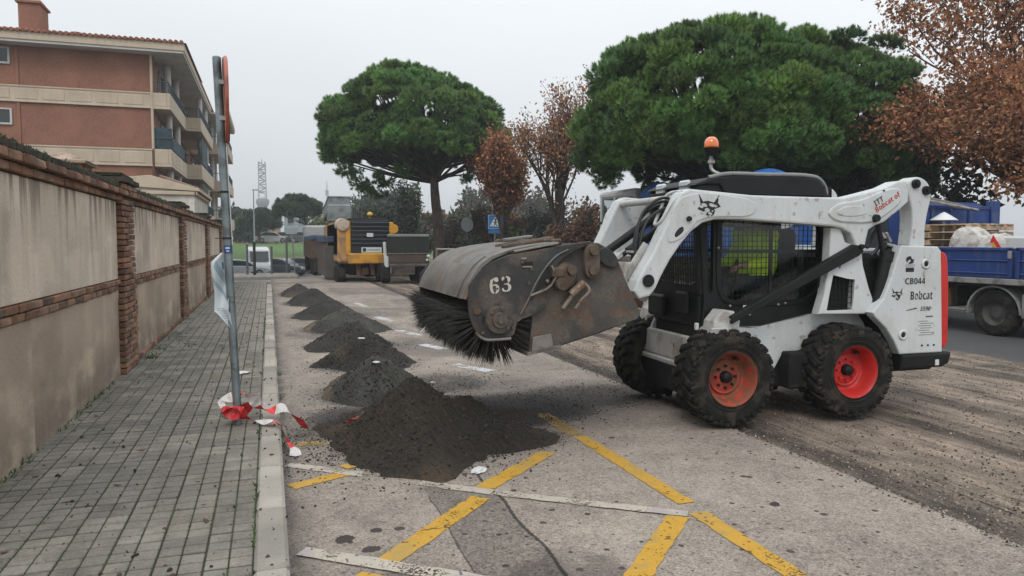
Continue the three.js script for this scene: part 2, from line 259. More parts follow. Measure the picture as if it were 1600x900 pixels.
// ---------- painted markings ----------
const paintTex = (c, s, cut) => { const t = colorTex(512, 512, (u, v, q) => { const a = fbm(u * 6, v * 6, 4, s, 6), g = vn(u * 150, v * 150, s + 4, 150), d = vn(u * 40, v * 40, s + 7, 40), k = 0.8 + 0.3 * a + 0.2 * (g - 0.5); for (let i = 0; i < 3; i++) q[i] = c[i] * k; const wr = sst(0.5, 0.75, a) * 0.5; for (let i = 0; i < 3; i++) q[i] = lerp(q[i], 0.18, wr * (i === 2 ? 0.4 : 0.8)); if (d < 0.12) { q[0] *= 0.35; q[1] *= 0.3; q[2] *= 0.4; } q[3] = a * 0.6 + g * 0.4 > cut ? 1 : 0; }); const m = new THREE.MeshStandardMaterial({ map: t, alphaTest: 0.5, roughness: 0.75 }); return m; };
const yellowM = paintTex([0.52, 0.292, 0.03], 301, 0.3), yellowWornM = paintTex([0.44, 0.28, 0.05], 305, 0.49), creamM = paintTex([0.46, 0.405, 0.33], 311, 0.36), whiteM = paintTex([0.62, 0.63, 0.62], 321, 0.44);
let pn = 0;
function stripe(name, a, b, w, m, label, cat, group, y = 0.004) {
  const d = V(b[0] - a[0], 0, b[1] - a[1]), L = d.length(), n = Math.max(2, Math.ceil(L / 0.05)), r = rng(500 + pn++), P = [], U = [], I = []; d.normalize(); const o = r() * 3;
  for (let i = 0; i <= n; i++) for (const s of [-1, 1]) { const j = s * (w / 2 + (r() - 0.5) * 0.012), x = a[0] + d.x * L * i / n - d.z * j, z = a[1] + d.z * L * i / n + d.x * j; P.push(x, roadH(x, z) + y, z); U.push(x + o, z + o); }
  for (let i = 0; i < n; i++) { const k = i * 2; I.push(k, k + 2, k + 1, k + 1, k + 2, k + 3); }
  const g = new THREE.BufferGeometry(); g.setAttribute('position', new THREE.Float32BufferAttribute(P, 3)); g.setAttribute('uv', new THREE.Float32BufferAttribute(U, 2)); g.setIndex(I); g.computeVertexNormals();
  const p = single(name, g, m, label, cat, group); return p;
}
const YG = 'yellow hatching lines on the road', WG = 'pale bay lines on the road';
stripe('yellow_line', [2.25, -5.15], [2.25, -3.62], 0.11, yellowM, 'long yellow line running from the first soil pile to the crossing of lines', 'road marking', YG);
stripe('yellow_line', [2.23, -3.47], [2.22, -2.2], 0.11, yellowM, 'yellow line leaving the crossing of lines toward the bottom right edge', 'road marking', YG);
stripe('yellow_line', [1.86, -4.83], [1.2, -4.22], 0.12, yellowM, 'short yellow diagonal just right of the first soil pile tip', 'road marking', YG);
stripe('yellow_line', [1.15, -4.08], [0.48, -3.36], 0.12, yellowM, 'yellow diagonal in the lower middle crossing the dark trench patch', 'road marking', YG);
stripe('yellow_line', [2.1, -3.46], [1.42, -2.75], 0.12, yellowM, 'short yellow diagonal at the bottom right of centre below the pale line', 'road marking', YG);
stripe('yellow_line', [0.42, -3.27], [0.28, -3.1], 0.12, yellowM, 'stub of yellow paint at the bottom edge below the pale line', 'road marking', YG);
stripe('yellow_line', [0.1, -4.62], [0.43, -4.78], 0.11, yellowM, 'faded yellow dash beside the kerb left of the first soil pile', 'road marking', YG);
stripe('yellow_line', [0.44, -4.92], [0.62, -5.03], 0.11, yellowM, 'faded yellow fragment touching the left foot of the first soil pile', 'road marking', YG);
stripe('yellow_line', [0.14, -5.6], [0.56, -5.57], 0.1, yellowWornM, 'worn yellow dash at the kerb below the warning tape', 'road marking', YG);
stripe('yellow_line', [2.24, -5.95], [2.24, -5.22], 0.13, yellowWornM, 'scraped yellow line end fading into dark fines beside the first pile', 'road marking', YG);
stripe('pale_line', [0.09, -5.1], [0.56, -4.72], 0.09, creamM, 'pale cream line from the kerb to the left foot of the first soil pile', 'road marking', WG);
stripe('pale_line', [0.86, -4.45], [1.24, -4.14], 0.085, creamM, 'pale cream line from below the first pile to the yellow diagonal', 'road marking', WG, 0.005);
stripe('pale_line', [1.24, -4.13], [2.16, -3.46], 0.085, creamM, 'long pale cream line from the yellow diagonal to the yellow crossing', 'road marking', WG, 0.008);
stripe('pale_line', [0.12, -3.62], [1.25, -2.75], 0.1, creamM, 'pale cream line at the bottom left corner of the road near the kerb', 'road marking', WG, 0.008);
const WD = ['brightest white dash below the sweeping brush', 'short white dash on the road left of the brush', 'third white dash counted up the road from the brush', 'worn white dash beside the middle soil piles', 'worn white dash beside the far soil piles'];
[[2.12, -8.72, 2.42, -8.12], [2.1, -10.6, 2.3, -10.0], [2.06, -12.4, 2.26, -11.6], [2.02, -14.8, 2.2, -13.8], [1.98, -18.4, 2.1, -17.2]].forEach((d, i) => stripe('white_dash', [d[0], d[1]], [d[2], d[3]], 0.17, whiteM, WD[i], 'road marking', 'white parking dashes'));
for (let i = 0; i < 6; i++) stripe('crossing_bar', [1.4 + i * 1.05, -35.9], [1.95 + i * 1.05, -35.9], 1.6, whiteM, 'white bar of the pedestrian crossing behind the soil piles', 'road marking', 'bars of the far pedestrian crossing');

// ---------- pavement ----------
const WX = -1.48, PY = 0.13;
const grey = [[0.17, 0.157, 0.132], [0.194, 0.179, 0.15], [0.15, 0.139, 0.118], [0.178, 0.16, 0.13]].map((c, i) => mat(c, { size: 0.9, tone: 0.5, grain: 0.28, dirt: 0.5, dirtC: [0.12, 0.115, 0.1], bump: 0.003, rough: 0.92, gf: 50 }));
const joint = mat([0.03, 0.034, 0.018], { size: 1, tone: 0.6, grain: 0.4, dirt: 0.8, dirtC: [0.045, 0.07, 0.016], dirtLo: 0.48, rough: 1, bump: 0.006 });
const pave = struct('pavement', [bb(WX, -0.09, -0.1, PY - 0.008, -27.5, 6)], joint);
{
  const T = 0.2, cols = 7, quart = (v) => { const l = []; for (const sx of [-1, 1]) for (const sz of [-1, 1]) { const w = T / 2 - 0.008, wz = T / 2 - 0.013; l.push(bx(w, 0.016, wz, sx * T / 4 * 0.985, v * sx * 0.0006, sz * T / 4 * 0.985, 0.004)); } return mg(l); };
  const far = [], r = rng(44);
  const G = []; for (let k = 0; k < 9; k++) { const g = quart(k % 3 - 1), uv = g.attributes.uv; for (let i = 0; i < uv.count; i++) uv.setXY(i, uv.getX(i) + k * 0.29, uv.getY(i) + k * 0.17); G.push(g); }
  let n = 0;
  for (let row = 0; row < 126; row++) for (let c = 0; c < cols; c++) {
    const z = -2.35 - row * T, x = -0.09 - T * (c + 0.5) - 0.0, y = PY - 0.009 + (r() - 0.5) * 0.004, rx = (r() - 0.5) * 0.015, rz = (r() - 0.5) * 0.015, k = Math.floor(r() * 9), m = Math.floor(r() * r() * 4);
    const seen = z < -2.9 && -x < 0.3 * -z + 0.15;
    if (seen && n < 300) { const p = new THREE.Mesh(G[k], grey[m]); p.name = 'paving_tile'; p.position.set(x, y, z); p.rotation.set(rx, 0, rz); p.receiveShadow = true; pave.add(p); n++; }
    else far.push(xf(G[k].clone(), x, y, z, rx, 0, rz));
  }
  const f = new THREE.Mesh(mergeGeometries(far), grey[1]); f.name = 'paving_tiles'; f.userData.kind = 'stuff'; pave.add(f);
}
const stone = [0, 1, 2].map((i) => mat([[0.3, 0.275, 0.235], [0.25, 0.232, 0.2], [0.35, 0.322, 0.28]][i], { size: 0.8, tone: 0.25, grain: 0.3, dirt: 0.35, dirtLo: 0.5, dirtC: [0.15, 0.13, 0.1], bump: 0.003, rough: 0.9 }));
const kerb = struct('kerb', [bb(-0.085, 0.05, -0.1, PY - 0.03, -25, 6)], joint);
for (let i = 0; i < 30; i++) { const z = -2.44 - i * 0.752, r = R(); put(kerb, 'kerb_stone', [bx(0.147, 0.32, 0.73, -0.0145 + (r - 0.5) * 0.006, PY - 0.16 + (R() - 0.5) * 0.01, z - 0.376, 0.016, (R() - 0.5) * 0.012)], stone[i % 3]); }
// moss and weeds in the joints at the wall and the kerb
const leafG = (() => { const g = new THREE.BufferGeometry(); g.setAttribute('position', new THREE.Float32BufferAttribute([-0.5, 0, 0, 0.5, 0, 0, 0.1, 1, 0.25, -0.5, 0, 0, 0.1, 1, 0.25, -0.15, 0.7, 0.2], 3)); g.setAttribute('uv', new THREE.Float32BufferAttribute(new Float32Array(12), 2)); g.computeVertexNormals(); return g; })();
const leafMat = (o = {}) => new THREE.MeshPhysicalMaterial({ color: C(1, 1, 1), roughness: 0.8, transmission: 0.2, thickness: 0, ...o });
function weeds(name, label, spots, tall, n) {
  const ms = [], cs = [], r = rng(900 + spots.length);
  for (const [x, y, z, sx, sz, k] of spots) for (let i = 0; i < n * k; i++) {
    const q = new THREE.Quaternion().setFromEuler(new THREE.Euler((r() - 0.5) * 1.6, r() * 6.3, (r() - 0.5) * 1.6)), h = tall * (0.3 + r());
    ms.push(M4(x + (r() - 0.5) * sx, y, z + (r() - 0.5) * sz, q, [h * 0.28, h, h])); const g = 0.5 + r(); cs.push(C(0.06 * g, 0.115 * g, 0.025 * g));
  }
  const o = inst(scene, name, leafG, leafMat(), ms, cs); o.userData.label = label; o.userData.category = 'weeds';
}
{
  const k = [], w = [], r = rng(77);
  for (let z = -3; z > -14; z -= 0.12) if (fbm(z * 2, 3, 3, 5) > 0.52) k.push([-0.094, PY - 0.006, z, 0.012, 0.12, 0.7]);
  for (let z = -4.5; z > -9; z -= 0.22) if (r() > 0.5) k.push([0.075, 0, z, 0.05, 0.2, 1.6]);
  for (let z = -4.4; z > -22; z -= 0.15) if (fbm(z * 1.4, 8, 3, 6) > 0.45) w.push([WX + 0.02, PY - 0.004, z, 0.05, 0.16, 1]);
  w.push([-1.34, PY, -9.55, 0.12, 0.2, 6], [-1.36, PY, -10.2, 0.2, 0.9, 6], [-1.3, PY, -11.6, 0.2, 1.2, 5]);
  weeds('kerb_weeds', 'low green weeds growing in the joints along the kerb', k, 0.035, 9);
  weeds('wall_weeds', 'low green weeds and moss along the foot of the garden wall', w, 0.04, 10);
}

{ // grit, crumbs and a few dead leaves on the pavement
  const ms = [], cs = [], r = rng(1234), D = new THREE.IcosahedronGeometry(1, 0);
  for (let i = 0; i < 900; i++) { const x = WX + 0.03 + Math.pow(r(), 0.8) * 1.52, z = -3 - Math.pow(r(), 1.4) * 14, s = 0.003 + 0.009 * Math.pow(r(), 5); ms.push(M4(x, PY + s * 0.3, z, new THREE.Quaternion().setFromEuler(new THREE.Euler(r() * 6, r() * 6, r() * 6)), [s * (1 + r()), s * 0.5, s])); const f = 0.02 + 0.05 * r(); cs.push(C(f * 1.4, f, f * 0.7)); }
  const o = inst(scene, 'grit', D, flat([1, 1, 1], 1), ms, cs); o.userData.label = 'dark grit and crumbs scattered on the pavement'; o.userData.category = 'grit';
  const l2 = [], c2 = []; for (let i = 0; i < 46; i++) { const x = WX + 0.05 + r() * (r() > 0.5 ? 0.25 : 1.4), z = -3.4 - r() * 10; l2.push(M4(x, PY + 0.004, z, new THREE.Quaternion().setFromEuler(new THREE.Euler(1.5 + (r() - 0.5) * 0.5, r() * 6, (r() - 0.5) * 0.5, 'YXZ')), 0.03 + r() * 0.03)); const f = 0.5 + r(); c2.push(C(0.11 * f, 0.06 * f, 0.03 * f)); }
  const q = inst(scene, 'fallen_leaves', leafG, leafMat({ transmission: 0 }), l2, c2); q.userData.label = 'small brown fallen leaves lying on the pavement'; q.userData.category = 'leaves';
}

// ---------- garden wall ----------
const brickM = [[0.205, 0.103, 0.06], [0.245, 0.132, 0.08], [0.17, 0.084, 0.052], [0.275, 0.165, 0.105], [0.13, 0.075, 0.052]].map((c) => mat(c, { size: 0.5, tone: 0.5, grain: 0.35, dirt: 0.6, dirtLo: 0.5, dirtC: [0.1, 0.085, 0.07], bump: 0.006, rough: 0.95 }));
const mossBrick = mat([0.05, 0.038, 0.027], { size: 0.6, tone: 0.6, grain: 0.5, dirt: 0.95, dirtLo: 0.4, dirtC: [0.018, 0.025, 0.009], bump: 0.012, rough: 1 });
const mortar = mat([0.3, 0.26, 0.2], { size: 0.7, tone: 0.3, grain: 0.3, dirt: 0.4, bump: 0.004, rough: 1 });
const plaster = (s, base) => { const t = colorTex(1024, 512, (u, v, q) => { // u along the wall 5.5 m, v up 2.2 m
  const a = fbm(u * 9, v * 4, 5, s), g = vn(u * 512, v * 220, s + 1), g2 = vn(u * 1024, v * 512, s + 2), st = fbm(u * 60, v * 2.2, 4, s + 3), st2 = fbm(u * 22, v * 0.8, 3, s + 4), top = sst(0.86 - 0.3 * st2, 0.9, v * 1.0), low = 1 - sst(0.08, 0.3 + 0.2 * a, v);
  let k = 0.94 + 0.28 * (a - 0.5) + 0.1 * (g - 0.5) + 0.1 * (g2 - 0.5) - 0.2 * sst(0.5, 0.75, st) * sst(0.35, 0.85, v) + 0.16 * sst(0.55, 0.8, st2);
  k *= 1 - 0.6 * top * sst(0.4, 0.6, st); k *= 1 - 0.22 * sst(0.55, 0.68, fbm(u * 5, v * 3, 5, s + 12)); k *= 1 + 0.14 * sst(0.6, 0.7, fbm(u * 7 + 3, v * 5, 4, s + 14)); k *= 1 - 0.45 * low * sst(0.3, 0.6, fbm(u * 14, v * 9, 4, s + 9));
  q[0] = base[0] * k; q[1] = base[1] * k; q[2] = base[2] * (k - 0.03 * a); }); t.repeat.set(1 / 5.5, 1 / 2.2);
  return new THREE.MeshStandardMaterial({ map: t, bumpMap: Object.assign(roughBump.clone(), { repeat: new THREE.Vector2(2, 2) }), bumpScale: 0.003, roughness: 0.92 }); };
const plasterUp = plaster(1001, [0.56, 0.465, 0.38]), plasterLow = plaster(1031, [0.44, 0.34, 0.262]);
const wall = tag(thing('garden_wall', 'long rendered garden wall with brick piers and mossy brick coping', 'wall', [WX, 0, -15]), null, null);
put(wall, 'wall_core', [bb(WX - 0.26, WX - 0.03, -0.1, 1.93, -26.9, -3)], mortar);
const piers = [-8.8, -14.3, -19.85, -25.3], PW = 0.68; { let z = -3;
  for (const p of [...piers, -27.3]) { const z1 = p + PW / 2 + (p === -27.3 ? 0 : 0.0); put(wall, 'upper_panel', [bb(WX - 0.04, WX, 1.12, 1.915, z1, z, 0.004)], plasterUp); put(wall, 'lower_panel', [bb(WX - 0.04, WX + 0.0, 0.0, 1.0, z1, z, 0.004)], plasterLow); z = p - PW / 2; } }
{
  const r = rng(321), BV = []; for (let k = 0; k < 5; k++) BV.push(null);
  const list = []; // x centre, y centre, z centre, size along x, y, z, moss
  const B = (x, y, z, dx, dy, dz, m = 0) => list.push([x, y, z, dx, dy, dz, m]);
  const inPier = (z) => piers.some((p) => Math.abs(z - p) < PW / 2 + 0.02);
  // coping: two stretcher courses and a mossy course on edge
  for (let i = 0; i < 96; i++) { const z = -3.2 - i * 0.252; B(WX - 0.08, 1.951, z, 0.22, 0.056, 0.24); B(WX - 0.055, 2.014, z - 0.12, 0.27, 0.056, 0.24); if (i < 96) B(WX - 0.09, 2.07, z - 0.06, 0.3, 0.05, 0.236, 1); }
  // the band between the panels
  for (let i = 0; i < 96; i++) { const z = -3.2 - i * 0.252; if (!inPier(z)) B(WX - 0.04, 1.031, z, 0.12, 0.05, 0.24); if (!inPier(z - 0.12)) B(WX - 0.04, 1.088, z - 0.12, 0.12, 0.05, 0.24); }
  for (let i = 24; i < 92; i++) { const z = -3.2 - i * 0.252; if (!inPier(z)) B(WX - 0.03, 0.16, z, 0.12, 0.06, 0.24); }
  for (const p of piers) {
    for (let k = 0; k < 30; k++) { const y = 0.16 + k * 0.0605, w = PW + (k < 13 ? 0.1 : 0), o = k % 2 ? [0.5, 1, 1, 0.2] : [1, 1, 0.7]; let z = p + w / 2; const u = w / 2.7; for (const f of o) { const L = f * u; B(WX - 0.06, y, z - L / 2, 0.24, 0.051, L - 0.012); z -= L; } }
    for (let k = 0; k < 3; k++) { const w = PW + 0.06 + k * 0.07, n = 3 + (k > 1); for (let j = 0; j < n; j++) B(WX - 0.1 + k * 0.0, 2.01 + k * 0.062, p + w / 2 - w * (j + 0.5) / n, 0.32 + k * 0.05, 0.054, w / n - 0.012, k === 2 ? 1 : 0); }
    B(WX - 0.12, 2.185, p, 0.36, 0.04, PW + 0.08, 1);
  }
  const d = (b) => Math.hypot(b[0], b[1] - 1.5, b[2]), near = list.filter((b) => b[2] < -4.3).sort((a, b) => d(a) - d(b)), geo = new Map(), rest = [];
  near.forEach((b, i) => {
    const key = b.slice(3, 6).map((v) => v.toFixed(2)).join();
    const M = b[6] ? mossBrick : brickM[Math.floor(r() * 5)], ry = (r() - 0.5) * 0.03, rx = (r() - 0.5) * 0.03, ox = (r() - 0.5) * 0.012;
    if (i < 300) { if (!geo.has(key)) geo.set(key, [0, 1, 2].map((k) => { const g = mg(bx(b[3], b[4], b[5], 0, 0, 0, 0.007)); const p = g.attributes.position; for (let j = 0; j < p.count; j++) { const e = (hash(Math.round(p.getX(j) * 1e4), Math.round(p.getZ(j) * 1e4 + p.getY(j) * 7e5), k) - 0.5) * 0.008; p.setXYZ(j, p.getX(j) + e, p.getY(j) + e * 0.6, p.getZ(j) + e); } g.computeVertexNormals(); const uv = g.attributes.uv; for (let j = 0; j < uv.count; j++) uv.setXY(j, uv.getX(j) + k * 0.17, uv.getY(j) + k * 0.31); return g; }));
      const m = new THREE.Mesh(geo.get(key)[Math.floor(r() * 3)], M); m.name = 'brick'; m.position.set(b[0] + ox - WX, b[1], b[2] + 15); m.rotation.set(rx, ry, 0); m.castShadow = m.receiveShadow = true; wall.add(m); }
    else rest.push([b[6] ? 5 : Math.floor(r() * 5), bx(b[3], b[4], b[5], b[0] + ox, b[1], b[2], 0.005, ry, rx)]);
  });
  // farther bricks in one part: one geometry with a material per tone
  const by = [0, 1, 2, 3, 4, 5].map((k) => rest.filter((e) => e[0] === k).map((e) => e[1])), ok = by.map((l, k) => [l, k]).filter(([l]) => l.length);
  const G = mergeGeometries(ok.map(([l]) => mg(l)), true); G.translate(-WX, 0, 15);
  const f = new THREE.Mesh(G, ok.map(([, k]) => [...brickM, mossBrick][k])); f.name = 'bricks'; f.userData.kind = 'stuff'; f.castShadow = f.receiveShadow = true; wall.add(f);
  // moss cushions on the coping
  const ms = [], cs = []; for (let i = 0; i < 6500; i++) { const z = -4.2 - Math.pow(r(), 1.5) * 21, x = WX + 0.05 - r() * 0.12; if (fbm(z * 3, x * 9, 3, 41) < 0.44) continue; const q = new THREE.Quaternion().setFromEuler(new THREE.Euler((r() - 0.5) * 2, r() * 6.3, (r() - 0.5) * 2)), h = 0.014 + r() * 0.026; ms.push(M4(x, 2.088 + (r() - 0.5) * 0.02, z, q, [h * 0.6, h, h])); const g = 0.4 + r() * 0.8, d2 = r() > 0.75 ? 1 : 0.45; cs.push(C(0.035 * g * (0.6 + d2), 0.06 * g * (0.5 + d2), 0.02 * g)); }
  inst(wall, 'moss', leafG, leafMat({ transmission: 0 }), ms, cs);
}

// ---------- soil piles ----------
const soilM = (() => { const t = colorTex(1024, 1024, (u, v, q) => { const g = vn(u * 300, v * 300, 401, 300), g2 = vn(u * 110, v * 110, 402, 110), a = fbm(u * 5, v * 5, 5, 403, 5), k = 0.55 + 0.7 * g * g + 0.5 * (g2 - 0.4) + 0.9 * (a - 0.4), w = sst(0.42, 0.66, fbm(u * 3, v * 3, 4, 404, 3)); q[0] = lerp(0.025, 0.062, w) * k; q[1] = lerp(0.0195, 0.04, w) * k; q[2] = lerp(0.0145, 0.0235, w) * k; }); t.repeat.set(0.7, 0.7); const b = grayTex(512, 512, (u, v) => 0.6 * vn(u * 128, v * 128, 405, 128) + 0.4 * fbm(u * 30, v * 30, 3, 406, 30)); b.repeat.set(0.7, 0.7); return new THREE.MeshStandardMaterial({ map: t, bumpMap: b, bumpScale: 0.022, roughness: 1 }); })();
const soilGreyM = new THREE.MeshStandardMaterial({ map: soilM.map, bumpMap: soilM.bumpMap, bumpScale: 0.018, roughness: 1, color: C(1.3, 1.55, 1.85) });
const soilPale = soilGreyM.clone(); soilPale.color = C(2.0, 2.5, 3.0);
const pileLabel = ['largest and nearest heap of dark brown millings with a sharp peak', 'second heap from the camera, grey gravelly millings with a white scrap on top', 'third heap from the camera, rounded dark millings', 'fourth heap from the camera, low dark millings with a flat top', 'fifth heap from the camera, broad dark millings', 'sixth heap in the row, long ridge of dark millings', 'second to last heap in the row toward the yellow machine', 'farthest small heap of dark millings near the end of the row'];
function pileH(p, x, z) { // height of a heap at its own x, z
  const a = Math.atan2(z / p[3], x / p[2]), ed = 1 + 0.42 * (fbm(Math.cos(a) * 1.6 + 5, Math.sin(a) * 1.6 + 5, 3, p[6] * 7) - 0.5) * 2, r = Math.hypot(x / p[2], z / p[3]) / ed;
  const cap = p[6] === 1 ? 0.05 : 0.2;
  let h = p[4] * Math.max(0, 1 - Math.sqrt(r * r + cap * cap) + cap * 0.5) * 1.06;
  if (p[6] === 1) { const wob = 0.72 + 0.56 * fbm(x * 3.1 + 9, z * 3.1, 3, 88), t = (cx, cz, rx, rz, k) => { const d = Math.hypot((x - cx) / rx, (z - cz) / rz) / wob; return d < 1 ? k * (1 - d) * (1 - d * 0.4) : 0; }; h = Math.max(h, t(0.42, 0.02, 0.75, 0.5, 0.3), t(0.6, -0.7, 0.72, 0.5, 0.07), t(-0.2, -0.65, 0.5, 0.6, 0.16), t(-0.02, 0.3, 0.5, 0.58, 0.28)) + 0.3 * Math.min(h, t(0.42, 0.02, 0.8, 0.6, 0.26)); }
  if (h > 0) h += (0.085 * (fbm(x * 4, z * 4, 3, 50 + p[6]) - 0.5) + 0.022 * (fbm(x * 18, z * 18, 2, 60 + p[6]) - 0.5) + 0.012 * (vn(x * 60, z * 60, 70) - 0.5)) * sst(0, 0.12, h);
  return h;
}
PILES.forEach((p, i) => {
  const big = i === 0, n = big ? 150 : i < 4 ? 80 : 50, X = p[2] * (big ? 2.7 : 1.6), Z = p[3] * (big ? 1.75 : 1.6), P = [], U = [], I = [];
  for (let j = 0; j <= n; j++) for (let k = 0; k <= n; k++) { const x = (k / n * 2 - 1) * X, z = (j / n * 2 - 1) * Z, h = pileH(p, x, z); P.push(x, h - 0.012, z); U.push(x + h * 0.7 + i, z + h * 0.7); }
  for (let j = 0; j < n; j++) for (let k = 0; k < n; k++) { const a = j * (n + 1) + k, q = [a, a + n + 1, a + 1, a + 1, a + n + 1, a + n + 2]; for (const t of [0, 3]) if (Math.max(P[q[t] * 3 + 1], P[q[t + 1] * 3 + 1], P[q[t + 2] * 3 + 1]) > -0.011) I.push(q[t], q[t + 1], q[t + 2]); }
  const g = new THREE.BufferGeometry(); g.setAttribute('position', new THREE.Float32BufferAttribute(P, 3)); g.setAttribute('uv', new THREE.Float32BufferAttribute(U, 2)); g.setIndex(I); g.computeVertexNormals();
  const th = thing('soil_pile', pileLabel[i], 'soil pile', [p[0], 0, p[1]], 'heaps of millings along the kerb'); th.rotation.y = 0;
  const m = new THREE.Mesh(g, i === 0 ? soilM : i === 1 || i === 4 ? soilPale : soilGreyM); m.name = 'heap'; m.castShadow = m.receiveShadow = true; th.add(m);
  // clods on it and around its foot
  const r = rng(700 + i), ms = [], cs = [], cnt = big ? 5200 : i < 4 ? 1800 : 500, D = new THREE.IcosahedronGeometry(1, 0);
  for (let k = 0; k < cnt; k++) { const a = r() * 6.283, d = Math.sqrt(r()) * (0.85 + 0.95 * Math.pow(r(), 3)), x = Math.cos(a) * d * X / 1.6, z = Math.sin(a) * d * Z / 1.6, h = Math.max(0, pileH(p, x, z) - 0.012), s = (0.004 + 0.013 * Math.pow(r(), 6)) * (h > 0.02 ? 1 : 0.7); if (p[0] + x < 0.07) continue;
    ms.push(M4(x, h + s * 0.25, z, new THREE.Quaternion().setFromEuler(new THREE.Euler(r() * 6, r() * 6, r() * 6)), [s, s * (0.5 + r() * 0.5), s * (0.7 + r() * 0.5)])); const f = 0.016 + 0.04 * r() * r(); cs.push(C(f * 1.15, f, f * 0.88)); }
  const o = inst(th, 'clods', D, flat([1, 1, 1], 1), ms, cs); o.position.set(0, 0, 0);
});

{ // loose chippings on the milled strip and grit swept out beside the heaps
  const r = rng(2718), D = new THREE.IcosahedronGeometry(1, 0), one = (x, z, s, f, ms, cs) => { ms.push(M4(x, roadH(x, z) + s * 0.3, z, new THREE.Quaternion().setFromEuler(new THREE.Euler(r() * 6, r() * 6, r() * 6)), [s * (0.8 + r() * 0.6), s * 0.7, s])); cs.push(C(f * 1.18, f, f * 0.8)); };
  const a = [], ac = [], b = [], bc = [], M = flat([1, 1, 1], 1);
  for (let i = 0; i < 30000; i++) { const z = -2.4 - Math.pow(r(), 1.6) * 8.5, x = 3.45 + Math.pow(r(), 1.2) * 5.3; if (r() > 0.35 + 0.9 * fbm(x * 3, z * 0.8, 3, 222)) continue; one(x, z, 0.0025 + 0.008 * Math.pow(r(), 3), r() < 0.45 ? 0.03 + 0.04 * r() : 0.14 + 0.28 * r() * r(), a, ac); }
  for (let i = 0; i < 16000; i++) { const x = 0.1 + r() * 3.3, z = -4.2 - r() * 4.6, t = tail(x, z); if (r() > 0.03 + t * 0.9) continue; one(x, z, 0.0025 + 0.007 * Math.pow(r(), 4), 0.02 + 0.05 * r(), b, bc); }
  const o = inst(scene, 'chippings', D, M, a, ac); tag(o, 'loose stone chippings strewn over the milled strip of the road', 'gravel'); const q = inst(scene, 'swept_grit', D, M, b, bc); tag(q, 'dark swept grit spread on the road right of the first heap', 'grit');
}

// ---------- figures: one smooth body meshed from tapered capsules ----------
function body(bones, cellSize, paint) { // bones: [a, b, ra, rb]; returns a coloured geometry
  const lo = V(1e9, 1e9, 1e9), hi = V(-1e9, -1e9, -1e9);
  for (const [a, b, ra, rb] of bones) for (const [p, r] of [[a, ra], [b, rb]]) { lo.min(V(...p).subScalar(r + 0.03)); hi.max(V(...p).addScalar(r + 0.03)); }
  const c = lo.clone().add(hi).multiplyScalar(0.5), half = Math.max(hi.x - lo.x, hi.y - lo.y, hi.z - lo.z) / 2 * 1.04, n = Math.ceil(2 * half / cellSize), mc = new MarchingCubes(n, flat([1, 1, 1]), false, false, 220000);
  mc.isolation = 0; const K = 0.02;
  for (let z = 0; z < n; z++) for (let y = 0; y < n; y++) for (let x = 0; x < n; x++) {
    const X = c.x + (x - n / 2) / (n / 2) * half, Y = c.y + (y - n / 2) / (n / 2) * half, Z = c.z + (z - n / 2) / (n / 2) * half; let d = 1;
    for (const [a, b, ra, rb, sq = 1] of bones) {
      const ux = b[0] - a[0], uy = b[1] - a[1], uz = b[2] - a[2], vx = X - a[0], vy = Y - a[1], vz = Z - a[2], L = ux * ux + uy * uy + uz * uz || 1e-9, t = clamp((vx * ux + vy * uy + vz * uz) / L, 0, 1);
      const e = Math.hypot(vx - ux * t, vy - uy * t, (vz - uz * t) * sq) - lerp(ra, rb, t), k = Math.min(K, Math.min(ra, rb) * 0.8), h = clamp(0.5 + 0.5 * (d - e) / k, 0, 1); d = d + (e - d) * h - k * h * (1 - h);
    }
    mc.field[x + y * n + z * n * n] = -d;
  }
  mc.update();
  const cnt = mc.count, P = mc.positionArray.slice(0, cnt * 3), g = new THREE.BufferGeometry(), col = new Float32Array(cnt * 3), Nn = mc.normalArray.slice(0, cnt * 3);
  for (let i = 0; i < cnt; i++) { for (let k = 0; k < 3; k++) P[i * 3 + k] = P[i * 3 + k] * half + [c.x, c.y, c.z][k]; paint(P[i * 3], P[i * 3 + 1], P[i * 3 + 2]).forEach((v, k) => { col[i * 3 + k] = v; }); }
  g.setAttribute('position', new THREE.BufferAttribute(P, 3)); g.setAttribute('normal', new THREE.BufferAttribute(Nn, 3)); g.setAttribute('color', new THREE.BufferAttribute(col, 3)); g.setAttribute('uv', new THREE.BufferAttribute(new Float32Array(cnt * 2), 2));
  return g;
}
function handBones(w, f, up, side, s = 1) { // wrist point, finger direction, back-of-hand normal, thumb side: palm, five curled fingers
  const F = V(...f).normalize(), U = V(...up).normalize(), S = V(...side).normalize(), W = V(...w), at = (a, b, c) => W.clone().addScaledVector(F, a * s).addScaledVector(U, b * s).addScaledVector(S, c * s).toArray(), l = [];
  l.push([at(0, 0, 0), at(0.07, 0, 0.02), 0.02 * s, 0.017 * s], [at(0, 0, 0), at(0.075, 0, -0.022), 0.02 * s, 0.016 * s]);
  [[0.03, 0.042], [0.011, 0.048], [-0.01, 0.044], [-0.029, 0.034]].forEach(([o, L]) => { l.push([at(0.078, 0, o), at(0.078 + L * 0.8, -0.014, o), 0.0095 * s, 0.009 * s], [at(0.078 + L * 0.8, -0.014, o), at(0.078 + L * 0.85, -0.014 - L * 0.75, o), 0.009 * s, 0.0075 * s]); });
  l.push([at(0.02, -0.004, 0.03), at(0.055, -0.02, 0.052), 0.012 * s, 0.01 * s], [at(0.055, -0.02, 0.052), at(0.08, -0.034, 0.044), 0.01 * s, 0.008 * s]); return l;
}
